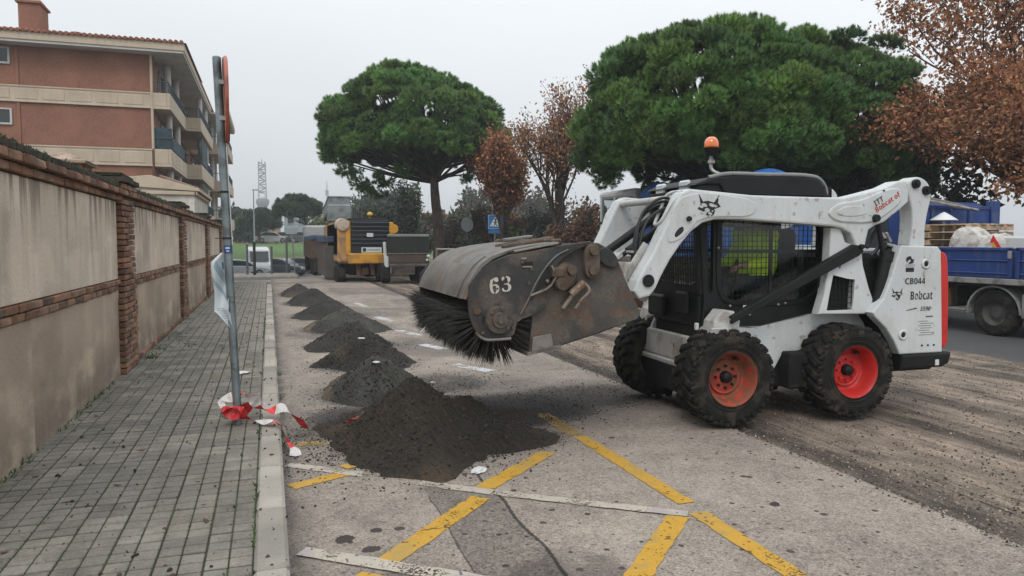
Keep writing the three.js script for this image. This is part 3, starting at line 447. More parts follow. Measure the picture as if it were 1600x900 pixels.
function headBones(c, f) { // centre of the skull, facing direction (level): skull, jaw, nose, ears, lips, brow
  const F = V(f[0], 0, f[2]).normalize(), S = V(-F.z, 0, F.x), at = (a, b, d) => V(...c).addScaledVector(F, a).addScaledVector(S, d).add(V(0, b, 0)).toArray();
  return [[at(-0.025, 0.035, 0), at(0.02, 0.03, 0), 0.085, 0.078], [at(0.02, 0, 0), at(0.035, -0.07, 0), 0.068, 0.045], [at(0.085, 0.01, 0), at(0.105, -0.03, 0), 0.01, 0.014], [at(0.06, -0.06, 0.015), at(0.06, -0.06, -0.015), 0.02, 0.02], [at(0.07, 0.025, 0.035), at(0.07, 0.025, -0.035), 0.014, 0.014], [at(-0.01, 0.02, 0.082), at(-0.005, -0.02, 0.08), 0.014, 0.01], [at(-0.01, 0.02, -0.082), at(-0.005, -0.02, -0.08), 0.014, 0.01]];
}
const personM = new THREE.MeshStandardMaterial({ vertexColors: true, roughness: 0.85 });

// ---------- skid steer loader ----------
const white = mat([0.54, 0.56, 0.565], { size: 1.6, px: 512, tone: 0.12, grain: 0.05, dirt: 0.3, dirtLo: 0.56, dirtC: [0.34, 0.31, 0.27], streak: 0.2, rust: 0.5, rf: 26, rr: 0.7, rough: 0.42, bump: 0.0006 });
const whiteDirty = mat([0.46, 0.46, 0.445], { size: 1.1, px: 512, tone: 0.25, grain: 0.12, dirt: 0.6, dirtLo: 0.5, dirtC: [0.21, 0.185, 0.155], streak: 0.35, rust: 0.3, rough: 0.6, bump: 0.0012 });
const black = mat([0.009, 0.0095, 0.01], { spec: 0.55, size: 1, tone: 0.4, grain: 0.3, dirt: 0.4, dirtC: [0.06, 0.055, 0.05], rough: 0.55, bump: 0.0008 });
const blackDusty = mat([0.017, 0.017, 0.017], { spec: 0.5, size: 0.8, tone: 0.4, grain: 0.3, dirt: 0.55, dirtC: [0.06, 0.052, 0.043], rough: 0.85, bump: 0.002 });
const rubber = mat([0.014, 0.0135, 0.013], { spec: 0.4, size: 0.5, tone: 0.5, grain: 0.35, dirt: 0.75, dirtLo: 0.48, dirtC: [0.05, 0.042, 0.034], rough: 0.92, bump: 0.002 });
const redM = mat([0.5, 0.022, 0.016], { size: 0.5, tone: 0.25, grain: 0.15, dirt: 0.4, dirtC: [0.14, 0.05, 0.03], rough: 0.5 });
const redRustM = mat([0.36, 0.05, 0.028], { size: 0.35, tone: 0.4, grain: 0.3, dirt: 0.85, dirtLo: 0.42, dirtC: [0.17, 0.075, 0.035], rust: 0.9, rough: 0.8 });
const steel = mat([0.32, 0.32, 0.31], { size: 0.5, tone: 0.3, grain: 0.2, dirt: 0.5, rough: 0.45, metal: 0.7 });
const hoseM = flat([0.014, 0.014, 0.015], 0.5);
const glass = new THREE.MeshPhysicalMaterial({ color: C(0.93, 0.97, 0.96), transmission: 1, thickness: 0, roughness: 0.03, ior: 1.5 });
const MZ = -11.42, mir = (z) => MZ - z; // mirror plane of the loader
const L = thing('skid_steer_loader', 'white skid steer loader with red wheel rims and orange beacon, raised arms holding the sweeper', 'skid steer loader', [4.15, 0, -5.71]);
// chassis
const side = [[3.38, 0.3], [3.38, 0.7], [3.45, 0.84], [3.66, 0.8], [3.98, 0.79], [4.45, 0.88], [4.95, 0.92], [5.05, 0.78], [5.18, 0.56], [5.18, 0.36], [4.5, 0.36], [4.5, 0.5], [4.22, 0.55], [4.1, 0.36]];
for (const z of [-5.28, mir(-5.28) + 0.03]) put(L, 'side_panel', [prof(side, z, z - 0.03, 0.006)], white);
put(L, 'chassis', [bb(3.42, 5.2, 0.24, 0.8, -6.1, -5.32, 0.02), bb(4.2, 4.48, 0.25, 0.56, -5.32, -5.16, 0.015), bb(4.2, 4.48, 0.25, 0.56, -6.26, -6.1, 0.015), bb(5.1, 5.66, 0.36, 0.9, -6.3, -5.1, 0.02)], blackDusty);
put(L, 'front_plate', [bx(0.05, 0.23, 0.8, 3.385, 0.585, -5.81, 0.012, 0, 0, -0.03), bx(0.09, 0.05, 0.8, 3.37, 0.445, -5.81, 0.012), bb(3.36, 3.4, 0.2, 0.43, -6.1, -5.32, 0.006), bb(3.36, 3.46, 0.5, 0.7, -5.34, -5.29, 0.005)], whiteDirty);
put(L, 'belly_plate', [bx(0.04, 0.24, 0.8, 3.36, 0.31, -5.81, 0.008, 0, 0, 0.16)], blackDusty);
decal(L, 'sticker', 0.035, 0.06, 3.353, 0.6, -5.62, textTex(32, 64, (x) => { x.fillStyle = '#b8641c'; x.beginPath(); x.ellipse(16, 32, 12, 26, 0, 0, 7); x.fill(); x.fillStyle = '#5a2c10'; x.beginPath(); x.ellipse(16, 36, 5, 12, 0, 0, 7); x.fill(); }), { ry: -Math.PI / 2 });
for (const z of [-5.13, mir(-5.13)]) { const b = put(L, 'pivot_bracket', [prof([[3.39, 0.66], [3.42, 0.86], [3.5, 0.95], [3.6, 0.94], [3.66, 0.86], [3.65, 0.8], [3.55, 0.78], [3.5, 0.66]], z + 0.05, z - 0.12, 0.012), bx(0.16, 0.14, 0.03, 3.46, 0.74, z + 0.06, 0.006)], whiteDirty); put(b, 'pin', [cyl([3.58, 0.88, z + 0.03], [3.58, 0.88, z + 0.075], 0.028, 0.028, 14)], steel); }
// tail: side panels, grille, lamps
const tailP = [[5.17, 1.47], [5.56, 1.46], [5.6, 1.42], [5.65, 0.53], [5.19, 0.53], [5.13, 0.64], [5.04, 0.76], [4.92, 0.86], [4.89, 0.9], [5.0, 1.02], [5.08, 1.2], [5.12, 1.33]];
for (const z of [-5.0, mir(-5.0)]) { const d = z > -5.5 ? -1 : 1; const p = put(L, 'rear_panel', [prof(tailP, z, z + d * 0.1, 0.012)], white); if (d < 0) for (const [x, y] of [[5.43, 1.31], [5.21, 0.7]]) { put(p, 'port_ring', [xf(N(new THREE.TorusGeometry(0.034, 0.012, 8, 20)), x, y, z + 0.004)], white); put(p, 'port', [xf(sph(0.024, 0, 0, 0, 10, [1, 1, 0.5]), x, y, z + 0.004)], black); } }
put(L, 'tailgate', [bb(5.58, 5.68, 0.56, 1.42, -6.28, -5.12, 0.03), bb(5.15, 5.6, 1.36, 1.44, -6.28, -5.1, 0.02)], white);
for (const z of [-5.05, mir(-5.05)]) put(L, 'tail_lamp', [prof(round([[5.61, 1.36], [5.62, 1.41], [5.65, 1.4], [5.68, 1.33], [5.71, 0.66], [5.705, 0.6], [5.67, 0.57], [5.64, 0.6]], 3), z + 0.045, z - 0.07, 0.012)], mat([0.52, 0.02, 0.015], { tone: 0.15, grain: 0.05, rough: 0.3, bump: 0 }));
put(L, 'rear_bumper', [prof([[5.2, 0.5], [5.2, 0.4], [5.65, 0.4], [5.72, 0.43], [5.74, 0.5], [5.74, 0.53], [5.2, 0.53]], -4.99, mir(-4.99), 0.02)], black);
put(L, 'marker', [bb(5.56, 5.6, 0.42, 0.47, -4.99, -4.982, 0.002)], flat([0.6, 0.6, 0.58], 0.4));
// rear towers
const towerP = [[4.42, 0.89], [4.47, 1.05], [4.51, 1.3], [4.52, 1.62], [4.62, 1.62], [4.67, 1.5], [4.84, 1.44], [4.86, 1.3], [4.93, 1.1], [5.0, 0.95], [4.9, 0.88]], grilleHole = [[4.485, 0.91], [4.51, 1.06], [4.545, 1.235], [4.7, 1.2], [4.79, 1.19], [4.78, 1.02], [4.765, 0.91]];
for (const z of [-5.09, mir(-5.09)]) { const d = z > -5.5 ? -1 : 1;
  put(L, 'tower', [prof(towerP, z, z + d * 0.1, 0.012, [grilleHole, [[4.6, 1.38], [4.64, 1.4], [4.64, 1.27], [4.6, 1.26]]])], white);
  const gr = [bb(4.48, 4.8, 0.9, 1.24, z + d * 0.09 - 0.01, z + d * 0.09 + 0.01)]; put(L, 'grille_back', gr, flat([0.008, 0.008, 0.009], 0.9));
  const m = []; for (let i = 0; i < 7; i++) m.push(bx(0.006, 0.34, 0.006, 4.52 + i * 0.042, 1.075, z + d * 0.03)); for (let i = 0; i < 7; i++) m.push(bx(0.3, 0.006, 0.006, 4.635, 0.93 + i * 0.047, z + d * 0.034)); put(L, 'grille', m, black);
  put(L, 'lift_cylinder', [cyl([5.0, 1.66, z], [5.08, 1.33, z], 0.022, 0.022, 12), cyl([5.09, 1.36, z], [5.0, 0.92, z], 0.05, 0.05, 16), cyl([5.105, 1.42, z], [5.09, 1.34, z], 0.06, 0.06, 16)], black);
  const post = prof(round([[5.33, 1.44], [5.47, 1.44], [5.475, 1.6], [5.5, 1.76], [5.525, 1.87], [5.52, 1.965], [5.47, 2.03], [5.4, 2.06], [5.34, 2.055], [5.27, 2.0], [5.29, 1.9], [5.33, 1.77], [5.335, 1.6]], 3), z + 0.03 * -d, z + d * 0.12, 0.014);
  const pl = put(L, 'rear_link', [post, bx(0.05, 0.55, 0.14, 5.37, 1.7, z + d * 0.06, 0.01)], white);
  for (const [x, y] of [[5.35, 2.0], [5.465, 1.945]]) put(pl, 'pin', [cyl([x, y, z - d * 0.02], [x, y, z - d * 0.055], 0.042, 0.038, 16), cyl([x, y, z - d * 0.05], [x, y, z - d * 0.07], 0.018, 0.016, 8)], black);
}
// engine bay clutter between the links
put(L, 'engine_cover', [bb(4.72, 5.4, 0.9, 1.4, -6.18, -5.22, 0.04)], blackDusty);
puts(L, 'hydraulic_hose', [tube([[4.95, 1.45, -5.16], [5.08, 1.62, -5.18], [5.2, 1.5, -5.2], [5.28, 1.4, -5.2]], 0.018), tube([[4.98, 1.38, -5.14], [5.12, 1.5, -5.12], [5.2, 1.38, -5.16], [5.18, 1.2, -5.2]], 0.016), tube([[5.04, 1.7, -5.2], [5.15, 1.56, -5.2], [5.25, 1.55, -5.25], [5.3, 1.42, -5.3]], 0.014), cyl([5.12, 1.42, -5.12], [5.26, 1.38, -5.14], 0.035, 0.035, 12)], hoseM);
puts(L, 'hose_fitting', [cyl([5.06, 1.6, -5.15], [5.12, 1.53, -5.14], 0.02), cyl([5.15, 1.58, -5.16], [5.19, 1.5, -5.15], 0.018), cyl([5.1, 1.48, -5.1], [5.2, 1.46, -5.1], 0.016)], steel);
// arms
const armP = [[2.69, 1.12], [2.72, 1.2], [2.77, 1.28], [2.86, 1.42], [2.98, 1.66], [3.03, 1.76], [3.09, 1.88], [3.16, 1.915], [3.45, 1.895], [3.73, 1.875], [4.3, 1.87], [4.61, 1.87], [4.82, 1.915], [5.03, 1.965], [5.16, 2.02], [5.24, 2.03], [5.28, 1.93], [5.275, 1.84], [5.2, 1.785], [5.03, 1.67], [4.94, 1.64], [4.87, 1.6], [4.85, 1.52], [4.835, 1.45], [4.8, 1.415], [4.755, 1.43], [4.73, 1.5], [4.69, 1.57], [4.6, 1.615], [4.5, 1.63], [4.0, 1.66], [3.61, 1.68], [3.4, 1.68], [3.28, 1.65], [3.18, 1.58], [3.09, 1.48], [3.0, 1.36], [2.93, 1.24], [2.88, 1.14], [2.83, 1.08], [2.74, 1.06]];
for (const z of [-5.05, mir(-5.05)]) { const d = z > -5.5 ? -1 : 1;
  const a = put(L, 'lift_arm', [prof(armP, z, z + d * 0.16, 0.016)], white);
  puts(a, 'stiffener', [prof(round([[4.45, 1.74], [4.55, 1.82], [4.75, 1.85], [4.95, 1.92], [5.1, 1.96], [5.17, 1.95], [5.19, 1.86], [5.05, 1.74], [4.9, 1.67], [4.7, 1.66], [4.52, 1.68]], 3), z - d * 0.014, z + d * 0.02, 0.012), prof(round([[3.06, 1.82], [3.2, 1.88], [3.5, 1.87], [3.74, 1.82], [3.76, 1.76], [3.7, 1.71], [3.45, 1.7], [3.25, 1.67], [3.08, 1.52], [2.98, 1.5], [2.98, 1.62]], 3), z - d * 0.008, z + d * 0.02, 0.007)], white);
  puts(a, 'pin', [cyl([2.81, 1.2, z - d * 0.01], [2.81, 1.2, z - d * 0.02], 0.05, 0.046, 20), cyl([3.15, 1.68, z - d * 0.012], [3.15, 1.68, z - d * 0.03], 0.022, 0.02, 12), cyl([4.92, 1.7, z - d * 0.01], [4.92, 1.7, z - d * 0.045], 0.035, 0.03, 16), cyl([4.79, 1.46, z - d * 0.0], [4.79, 1.46, z - d * 0.03], 0.022, 0.02, 12), cyl([5.0, 1.935, z - d * 0.01], [5.0, 1.935, z - d * 0.02], 0.008, 0.008, 8)], black);
  put(a, 'pocket', [prof(round([[4.53, 1.745], [4.6, 1.79], [4.75, 1.8], [4.83, 1.78], [4.83, 1.745], [4.75, 1.72], [4.58, 1.72]], 3), z - d * 0.02, z - d * 0.01, 0.004)], white);
  put(a, 'slot', [prof(round([[3.03, 1.555], [3.06, 1.6], [3.1, 1.62], [3.11, 1.59], [3.07, 1.55], [3.04, 1.535]], 3), z - d * 0.009, z - d * 0.0, 0.002)], flat([0.015, 0.015, 0.015]));
  put(L, 'arm_lug', [prof([[2.7, 1.12], [2.74, 1.32], [2.86, 1.5], [2.93, 1.46], [2.84, 1.3], [2.86, 1.1], [2.78, 1.06]], z + d * 0.17, z + d * 0.2, 0.006)], whiteDirty);
  put(L, 'lift_link', [prof([[3.56, 0.84], [3.55, 0.9], [4.72, 1.475], [4.8, 1.47], [4.82, 1.42], [4.78, 1.385]], z + d * 0.02 - 0.03, z + d * 0.02 + 0.03, 0.01)], black);
}
put(L, 'arm_crossbar', [bx(0.1, 0.12, 1.0, 2.98, 1.36, -5.71, 0.012, 0, 0, 0.5), cyl([3.12, 1.85, -5.2], [3.12, 1.85, -6.2], 0.03)], whiteDirty);
put(L, 'guard_loop', [tube([[3.12, 1.89, -5.1], [3.04, 1.8, -5.12], [2.97, 1.66, -5.16], [2.97, 1.64, -5.26], [3.04, 1.76, -5.3], [3.1, 1.88, -5.3], [3.13, 1.9, -5.2], [3.12, 1.89, -5.1]], 0.014, 8)], white);
// tilt cylinders and quick hitch
for (const z of [-5.5, mir(-5.5)]) { put(L, 'tilt_cylinder', [cyl([3.3, 1.72, z], [2.85, 1.42, z], 0.038, 0.038, 14), cyl([2.86, 1.43, z], [2.66, 1.3, z], 0.02, 0.02, 10), sph(0.04, 2.64, 1.28, z)], black); }
put(L, 'quick_hitch', [bx(0.05, 0.42, 0.95, 2.68, 1.14, -5.71, 0.012, 0, 0, -0.38), bb(2.6, 2.76, 1.24, 1.3, -6.1, -5.34, 0.012), cyl([2.7, 1.28, -5.3], [2.7, 1.28, -5.44], 0.055, 0.055, 16), bx(0.12, 0.16, 0.04, 2.76, 1.12, -5.3, 0.01), bx(0.13, 0.05, 0.1, 2.66, 1.37, -5.36, 0.01, 0, 0, 0.5)], whiteDirty);
put(L, 'hitch_handle', [cyl([2.72, 1.2, -5.22], [2.86, 1.17, -5.22], 0.012), bx(0.05, 0.16, 0.06, 2.8, 1.06, -5.24, 0.01), cyl([2.76, 1.02, -5.26], [2.84, 1.0, -5.2], 0.03)], mat([0.14, 0.08, 0.05], { size: 0.3, tone: 0.5, grain: 0.3, rust: 0.8 }));
for (let i = 0; i < 6; i++) { const o = i * 0.022, z = -5.26 - (i % 3) * 0.045; put(L, 'hose', [tube([[3.22 - o * 0.3, 1.83 - o * 0.8, z], [3.02 + o * 0.3, 1.85 - o * 1.3, z], [2.88 + o * 0.6, 1.74 - o, z - 0.02], [2.81 + o * 0.6, 1.52, z], [2.79 + o * 0.5, 1.3, z + 0.01], [2.8 + o * 0.35, 1.14, z + 0.02]], 0.0125, 7)], hoseM); }
puts(L, 'hose_clamp', [bx(0.14, 0.02, 0.1, 2.83, 1.42, -5.3, 0.004), cyl([3.2, 1.82, -5.2], [3.36, 1.82, -5.24], 0.02), cyl([3.2, 1.77, -5.22], [3.36, 1.78, -5.26], 0.018)], steel);
// cab
const cabP = [[3.42, 0.8], [3.44, 1.0], [3.4, 1.5], [3.38, 1.75], [3.36, 1.96], [3.42, 2.0], [4.6, 2.0], [4.66, 1.9], [4.72, 1.6], [4.64, 0.9], [4.4, 0.84], [3.9, 0.76]];
const win = round([[3.6, 1.68], [4.0, 1.72], [4.5, 1.69], [4.58, 1.6], [4.59, 1.14], [4.52, 1.04], [4.4, 1.0], [3.75, 1.0], [3.64, 1.04], [3.59, 1.16], [3.585, 1.5]], 3), winF = [[3.45, 1.72], [3.53, 1.72], [3.53, 1.1], [3.49, 1.06], [3.47, 1.1]];
for (const z of [-5.28, mir(-5.28)]) { const d = z > -5.5 ? -1 : 1, c = put(L, 'cab_side', [prof(cabP, z, z + d * 0.05, 0.01, [win, winF])], black);
  put(c, 'door_frame', [prof(round(win.filter((_, i) => i % 3 === 0).map(([x, y]) => [4.09 + (x - 4.09) * 1.07, 1.35 + (y - 1.35) * 1.09]), 3), z - d * 0.012, z + d * 0.02, 0.008, [win])], black);
  put(c, 'window_pane', [xf(N(new THREE.ShapeGeometry(new THREE.Shape(win.map((p) => new THREE.Vector2(...p))))), 0, 0, z + d * 0.02)], glass);
  const m = []; for (let i = 0; i < 22; i++) m.push(bx(0.005, 0.74, 0.005, 3.6 + i * 0.046, 1.35, z + d * 0.045)); for (let i = 0; i < 16; i++) m.push(bx(1.0, 0.005, 0.005, 4.09, 1.0 + i * 0.046, z + d * 0.05)); m.push(bx(0.03, 0.72, 0.02, 4.1, 1.35, z + d * 0.04), bx(1.0, 0.03, 0.02, 4.09, 1.42, z + d * 0.042)); put(c, 'window_mesh', m, black);
  const sc = []; for (const [x, y] of [[3.68, 0.965], [3.93, 0.96], [4.15, 0.965], [4.22, 0.975], [3.56, 1.45], [4.63, 1.42], [3.52, 1.7]]) sc.push(sph(0.012, x, y, z - d * 0.012, 8)); puts(c, 'bolt', sc, steel);
}
decal(L, 'notice', 0.075, 0.085, 3.84, 0.925, -5.265, textTex(64, 72, (x) => { x.fillStyle = '#c9cdca'; x.fillRect(0, 0, 64, 72); x.fillStyle = '#444'; for (let i = 0; i < 6; i++) x.fillRect(10, 12 + i * 9, 20 + (i * 13) % 26, 4); }));
put(L, 'cab_roof', [prof([[3.34, 1.965], [3.36, 1.985], [3.5, 2.035], [3.7, 2.055], [4.4, 2.06], [4.53, 2.04], [4.6, 1.98], [4.62, 1.88], [3.62, 1.88], [3.56, 1.97]], -5.26, mir(-5.26), 0.02)], black);
put(L, 'roof_rail', [tube([[3.46, 2.03, -5.28], [3.62, 2.062, -5.27], [4.0, 2.066, -5.27], [4.4, 2.068, -5.27], [4.54, 2.045, -5.28], [4.62, 1.96, -5.29], [4.64, 1.86, -5.3]], 0.016, 8)], mat([0.2, 0.21, 0.21], { rough: 0.5, dirt: 0.4 }));
puts(L, 'roof_lamp', [bx(0.04, 0.1, 0.16, 3.37, 1.97, -5.5, 0.015), bx(0.04, 0.1, 0.16, 3.37, 1.97, -5.92, 0.015)], flat([0.5, 0.55, 0.56], 0.2));
put(L, 'cab_back', [bb(4.62, 4.68, 0.9, 1.2, -6.08, -5.3), bb(4.64, 4.7, 1.2, 1.95, -5.43, -5.31), bb(4.64, 4.7, 1.2, 1.95, -6.1, -6.0), bb(4.6, 4.7, 1.7, 1.98, -6.1, -5.31), bb(3.44, 4.64, 0.74, 0.8, -6.1, -5.3)], black);
put(L, 'cab_front', [bx(0.05, 0.34, 0.8, 3.43, 0.96, -5.71, 0.01), bx(0.05, 0.9, 0.07, 3.4, 1.5, -5.33, 0.012, 0, 0, 0.06), bx(0.05, 0.9, 0.07, 3.4, 1.5, -6.09, 0.012, 0, 0, 0.06), bx(0.06, 0.12, 0.8, 3.37, 1.88, -5.71, 0.012), bx(0.05, 0.2, 0.3, 3.36, 0.93, -5.95, 0.02), bx(0.05, 0.2, 0.2, 3.36, 0.98, -5.5, 0.02)], black);
put(L, 'windscreen', [bx(0.004, 0.78, 0.7, 3.405, 1.5, -5.71, 0, 0, 0, 0.06)], glass);
{ const m = []; for (let i = 0; i < 18; i++) m.push(bx(0.006, 0.8, 0.006, 3.385, 1.5, -6.07 + i * 0.0425, 0, 0, 0, 0.06)); for (let i = 0; i < 17; i++) m.push(bx(0.006, 0.006, 0.72, 3.41 - i * 0.0028, 1.13 + i * 0.046, -5.71)); put(L, 'windscreen_mesh', m, black); }
put(L, 'front_lamp', [bx(0.03, 0.06, 0.035, 3.375, 0.8, -5.28, 0.006)], flat([0.6, 0.62, 0.6], 0.3));
put(L, 'seat', [bx(0.45, 0.12, 0.46, 4.2, 1.02, -5.71, 0.04), bx(0.14, 0.6, 0.46, 4.42, 1.32, -5.71, 0.05, 0, 0, -0.12)], black);
for (const z of [-5.47, mir(-5.47)]) put(L, 'control_lever', [cyl([3.82, 0.95, z], [3.86, 1.24, z], 0.014), cyl([3.86, 1.22, z], [3.87, 1.33, z], 0.024, 0.02, 10)], black);
// beacon
{ const b = put(L, 'beacon', [xf(lathe([[0, 0.092], [0.028, 0.087], [0.048, 0.071], [0.06, 0.044], [0.062, 0.008], [0.058, -0.01], [0, -0.012]], 24), 3.62, 2.305, -5.5)], phys(mat([0.75, 0.17, 0.02], { tone: 0.2, grain: 0.05, bump: 0 }), { roughness: 0.15, clearcoat: 1 })); put(b, 'beacon_base', [cyl([3.62, 2.235, -5.5], [3.62, 2.298, -5.5], 0.045, 0.072, 20)], black); put(b, 'beacon_stem', [tube([[3.78, 2.06, -5.4], [3.68, 2.075, -5.45], [3.625, 2.12, -5.5], [3.62, 2.24, -5.5]], 0.016, 8), cyl([3.62, 2.17, -5.5], [3.62, 2.2, -5.5], 0.03)], steel); }
// wheels
const tyreR = 0.41, tyreW = 0.3;
function wheel(x, z, d, rim, label) { // d: outer side towards +z or -z
  const w = new THREE.Group(); w.name = 'wheel'; org.set(w, org.get(L)); L.add(w); w.userData.label = label;
  const s = 0.365, prof2 = [[0.215, 0.0], [0.235, 0.006], [0.25, 0.0], [0.31, -0.012], [s - 0.02, -0.006], [s, 0.022], [s + 0.008, 0.06], [s + 0.008, tyreW - 0.06], [s, tyreW - 0.022], [0.31, tyreW], [0.22, tyreW - 0.01]];
  const turn = (g) => xf(xf(g, 0, 0, 0, Math.PI / 2), x, tyreR - 0.004, z, d > 0 ? 0 : Math.PI, 0); // lathe axis y -> along -z from the outer face
  const place = (g) => { xf(g, 0, 0, 0, -Math.PI / 2); if (d < 0) xf(g, 0, 0, 0, 0, Math.PI); return xf(g, x, tyreR - 0.004, z); };
  put(w, 'tyre', [place(lathe(prof2, 64)), place(xf(N(new THREE.TorusGeometry(0.3, 0.006, 6, 56)), 0, -0.008, 0, Math.PI / 2)), place(xf(N(new THREE.TorusGeometry(0.255, 0.007, 6, 56)), 0, 0.0, 0, Math.PI / 2))], rubber);
  const n = 22; for (let i = 0; i < n; i++) for (const side2 of [0, 1]) { const a = (i + side2 * 0.5) / n * Math.PI * 2; const g = bx(0.05, 0.062, 0.125, s + 0.024, 0, 0, 0.01, 0, 0, 0); xf(g, 0, 0, 0, 0.0); const t = side2 ? 1 : -1; const h = bx(0.044, 0.15, 0.066, s + 0.007, tyreW / 2 + t * 0.078, 0, 0.012, 0, t * 0.5); const k = bx(0.06, 0.032, 0.06, s - 0.014, tyreW / 2 + t * 0.143, t * 0.038, 0.012, 0, t * 0.3); for (const q of [h, k]) { xf(q, 0, 0, 0, 0, a); place(q); } put(w, 'lug', [h, k], rubber); }
  put(w, 'rim', [place(lathe([[0.222, -0.004], [0.212, 0.004], [0.206, 0.02], [0.19, 0.06], [0.186, 0.13], [0.15, 0.142], [0.12, 0.125], [0.06, 0.122], [0.0, 0.12]], 48)), place(lathe([[0.12, 0.128], [0.135, 0.118], [0.14, 0.12], [0.145, 0.14]], 40))], rim);
  put(w, 'hub', [place(lathe([[0, 0.06], [0.03, 0.062], [0.046, 0.08], [0.05, 0.12], [0.052, 0.126]], 24))], black);
  const nuts = []; for (let i = 0; i < 8; i++) { const a = i / 8 * Math.PI * 2; nuts.push(place(xf(N(new THREE.CylinderGeometry(0.011, 0.012, 0.022, 6)), Math.cos(a) * 0.09, 0.112, Math.sin(a) * 0.09))); } puts(w, 'wheel_nut', nuts, rim === redM ? redM : blackDusty);
  put(w, 'valve', [place(xf(N(new THREE.CylinderGeometry(0.014, 0.018, 0.05, 8)), 0.08, 0.1, 0.15))], blackDusty);
  return w;
}
wheel(3.53, -4.97, 1, redRustM, 'rusty red front wheel'); wheel(4.71, -4.97, 1, redM, 'bright red rear wheel'); wheel(3.53, mir(-4.97), -1, redRustM); wheel(4.71, mir(-4.97), -1, redM);
puts(L, 'axle', [cyl([3.53, 0.405, -5.2], [3.53, 0.405, -6.2], 0.09, 0.09, 16), cyl([4.71, 0.405, -5.2], [4.71, 0.405, -6.2], 0.09, 0.09, 16)], blackDusty);
// print on the panels
const cat = (x, s) => { x.save(); x.scale(s, s); x.beginPath(); x.moveTo(4, 2); x.lineTo(16, 22); x.lineTo(30, 20); x.lineTo(46, 24); x.lineTo(60, 4); x.lineTo(56, 24); x.lineTo(64, 34); x.lineTo(50, 38); x.lineTo(46, 52); x.lineTo(34, 60); x.lineTo(24, 52); x.lineTo(14, 44); x.lineTo(2, 40); x.lineTo(10, 28); x.closePath(); x.fill(); x.globalCompositeOperation = 'destination-out'; for (const [a, b, c, d] of [[20, 30, 8, 4], [40, 30, 8, 4], [28, 42, 7, 5], [12, 34, 6, 3], [50, 32, 5, 3], [36, 50, 6, 3], [22, 48, 5, 3]]) { x.beginPath(); x.ellipse(a, b, c, d, 0.3, 0, 7); x.fill(); } x.globalCompositeOperation = 'source-over'; x.restore(); };
const lz = -4.9975;
decal(L, 'number_print', 0.26, 0.085, 5.34, 1.165, lz, textTex(256, 84, (x, w, h) => { x.fillStyle = '#22282c'; x.font = 'bold 74px sans-serif'; x.fillText('CB044', 4, 70, 248); worn(x, w, h, 8, 3); }));
decal(L, 'brand_print', 0.25, 0.11, 5.4, 1.035, lz, textTex(256, 112, (x, w, h) => { x.fillStyle = '#1a1d20'; x.font = 'bold 100px sans-serif'; x.fillText('Bobcat', 0, 90, 250); x.globalCompositeOperation = 'destination-out'; for (const [a, b, c, d] of [[48, 20, 10, 60], [74, 60, 9, 40], [104, 34, 8, 30], [128, 70, 14, 18], [170, 40, 26, 12], [196, 84, 14, 22], [214, 30, 10, 40], [186, 60, 10, 10], [150, 20, 12, 10]]) x.fillRect(a, b, c, d); x.globalCompositeOperation = 'source-over'; }));
decal(L, 'head_emblem', 0.13, 0.12, 5.14, 1.055, lz, textTex(132, 124, (x, w, h) => { x.fillStyle = '#1a1d20'; cat(x, 2); worn(x, w, h, 16, 5); }));
decal(L, 'stripe_print', 0.32, 0.07, 5.37, 0.92, lz, textTex(320, 70, (x, w, h) => { x.fillStyle = '#2a2220'; x.beginPath(); x.moveTo(30, 42); x.lineTo(140, 22); x.lineTo(146, 32); x.lineTo(30, 48); x.fill(); x.font = 'italic bold 52px sans-serif'; x.fillStyle = '#33383b'; x.fillText('S590', 175, 52, 130); worn(x, w, h, 40, 6); }));
decal(L, 'notice', 0.2, 0.2, 5.45, 0.765, lz, textTex(160, 160, (x) => { x.fillStyle = 'rgba(60,64,66,0.8)'; x.fillRect(80, 6, 62, 9); x.fillStyle = 'rgba(90,94,96,0.55)'; for (let i = 0; i < 7; i++) x.fillRect(14 + (i * 17) % 30, 40 + i * 16, 90 + (i * 31) % 40, 5); }));
decal(L, 'recycling_emblem', 0.14, 0.16, 5.27, 1.31, lz, textTex(128, 150, (x) => { x.fillStyle = '#16191b'; x.beginPath(); x.ellipse(58, 42, 40, 30, 0.2, 0, 7); x.fill(); x.fillRect(18, 104, 80, 34); x.fillStyle = '#9aa0a3'; x.fillRect(14, 78, 92, 6); x.fillRect(14, 90, 92, 5); x.globalCompositeOperation = 'destination-out'; x.beginPath(); x.ellipse(48, 52, 18, 10, -0.6, 0, 7); x.fill(); x.beginPath(); x.ellipse(80, 26, 16, 8, 0.7, 0, 7); x.fill(); x.fillRect(92, 44, 20, 12); }));
puts(L, 'panel_bolt', [0, 1, 2].map((i) => sph(0.009, 5.42 + i * 0.065, 0.6, lz, 8)), black);
decal(L, 'head_emblem', 0.22, 0.21, 3.33, 1.785, -5.0405, textTex(132, 126, (x, w, h) => { x.fillStyle = '#14181a'; cat(x, 2); worn(x, w, h, 12, 9); }));
const at = 0.54; decal(L, 'dealer_print', 0.12, 0.075, 4.95, 1.845, -5.034, textTex(128, 80, (x) => { x.fillStyle = '#20262a'; x.font = 'bold 74px sans-serif'; x.fillText('ITT', 8, 66, 110); }), { rz: at });
decal(L, 'brand_print', 0.34, 0.075, 5.06, 1.845, -5.0335, textTex(360, 80, (x, w, h) => { x.fillStyle = '#b03024'; x.font = 'bold 66px sans-serif'; x.fillText('Bobcat of', 6, 58, 348); worn(x, w, h, 10, 12); }), { rz: at });

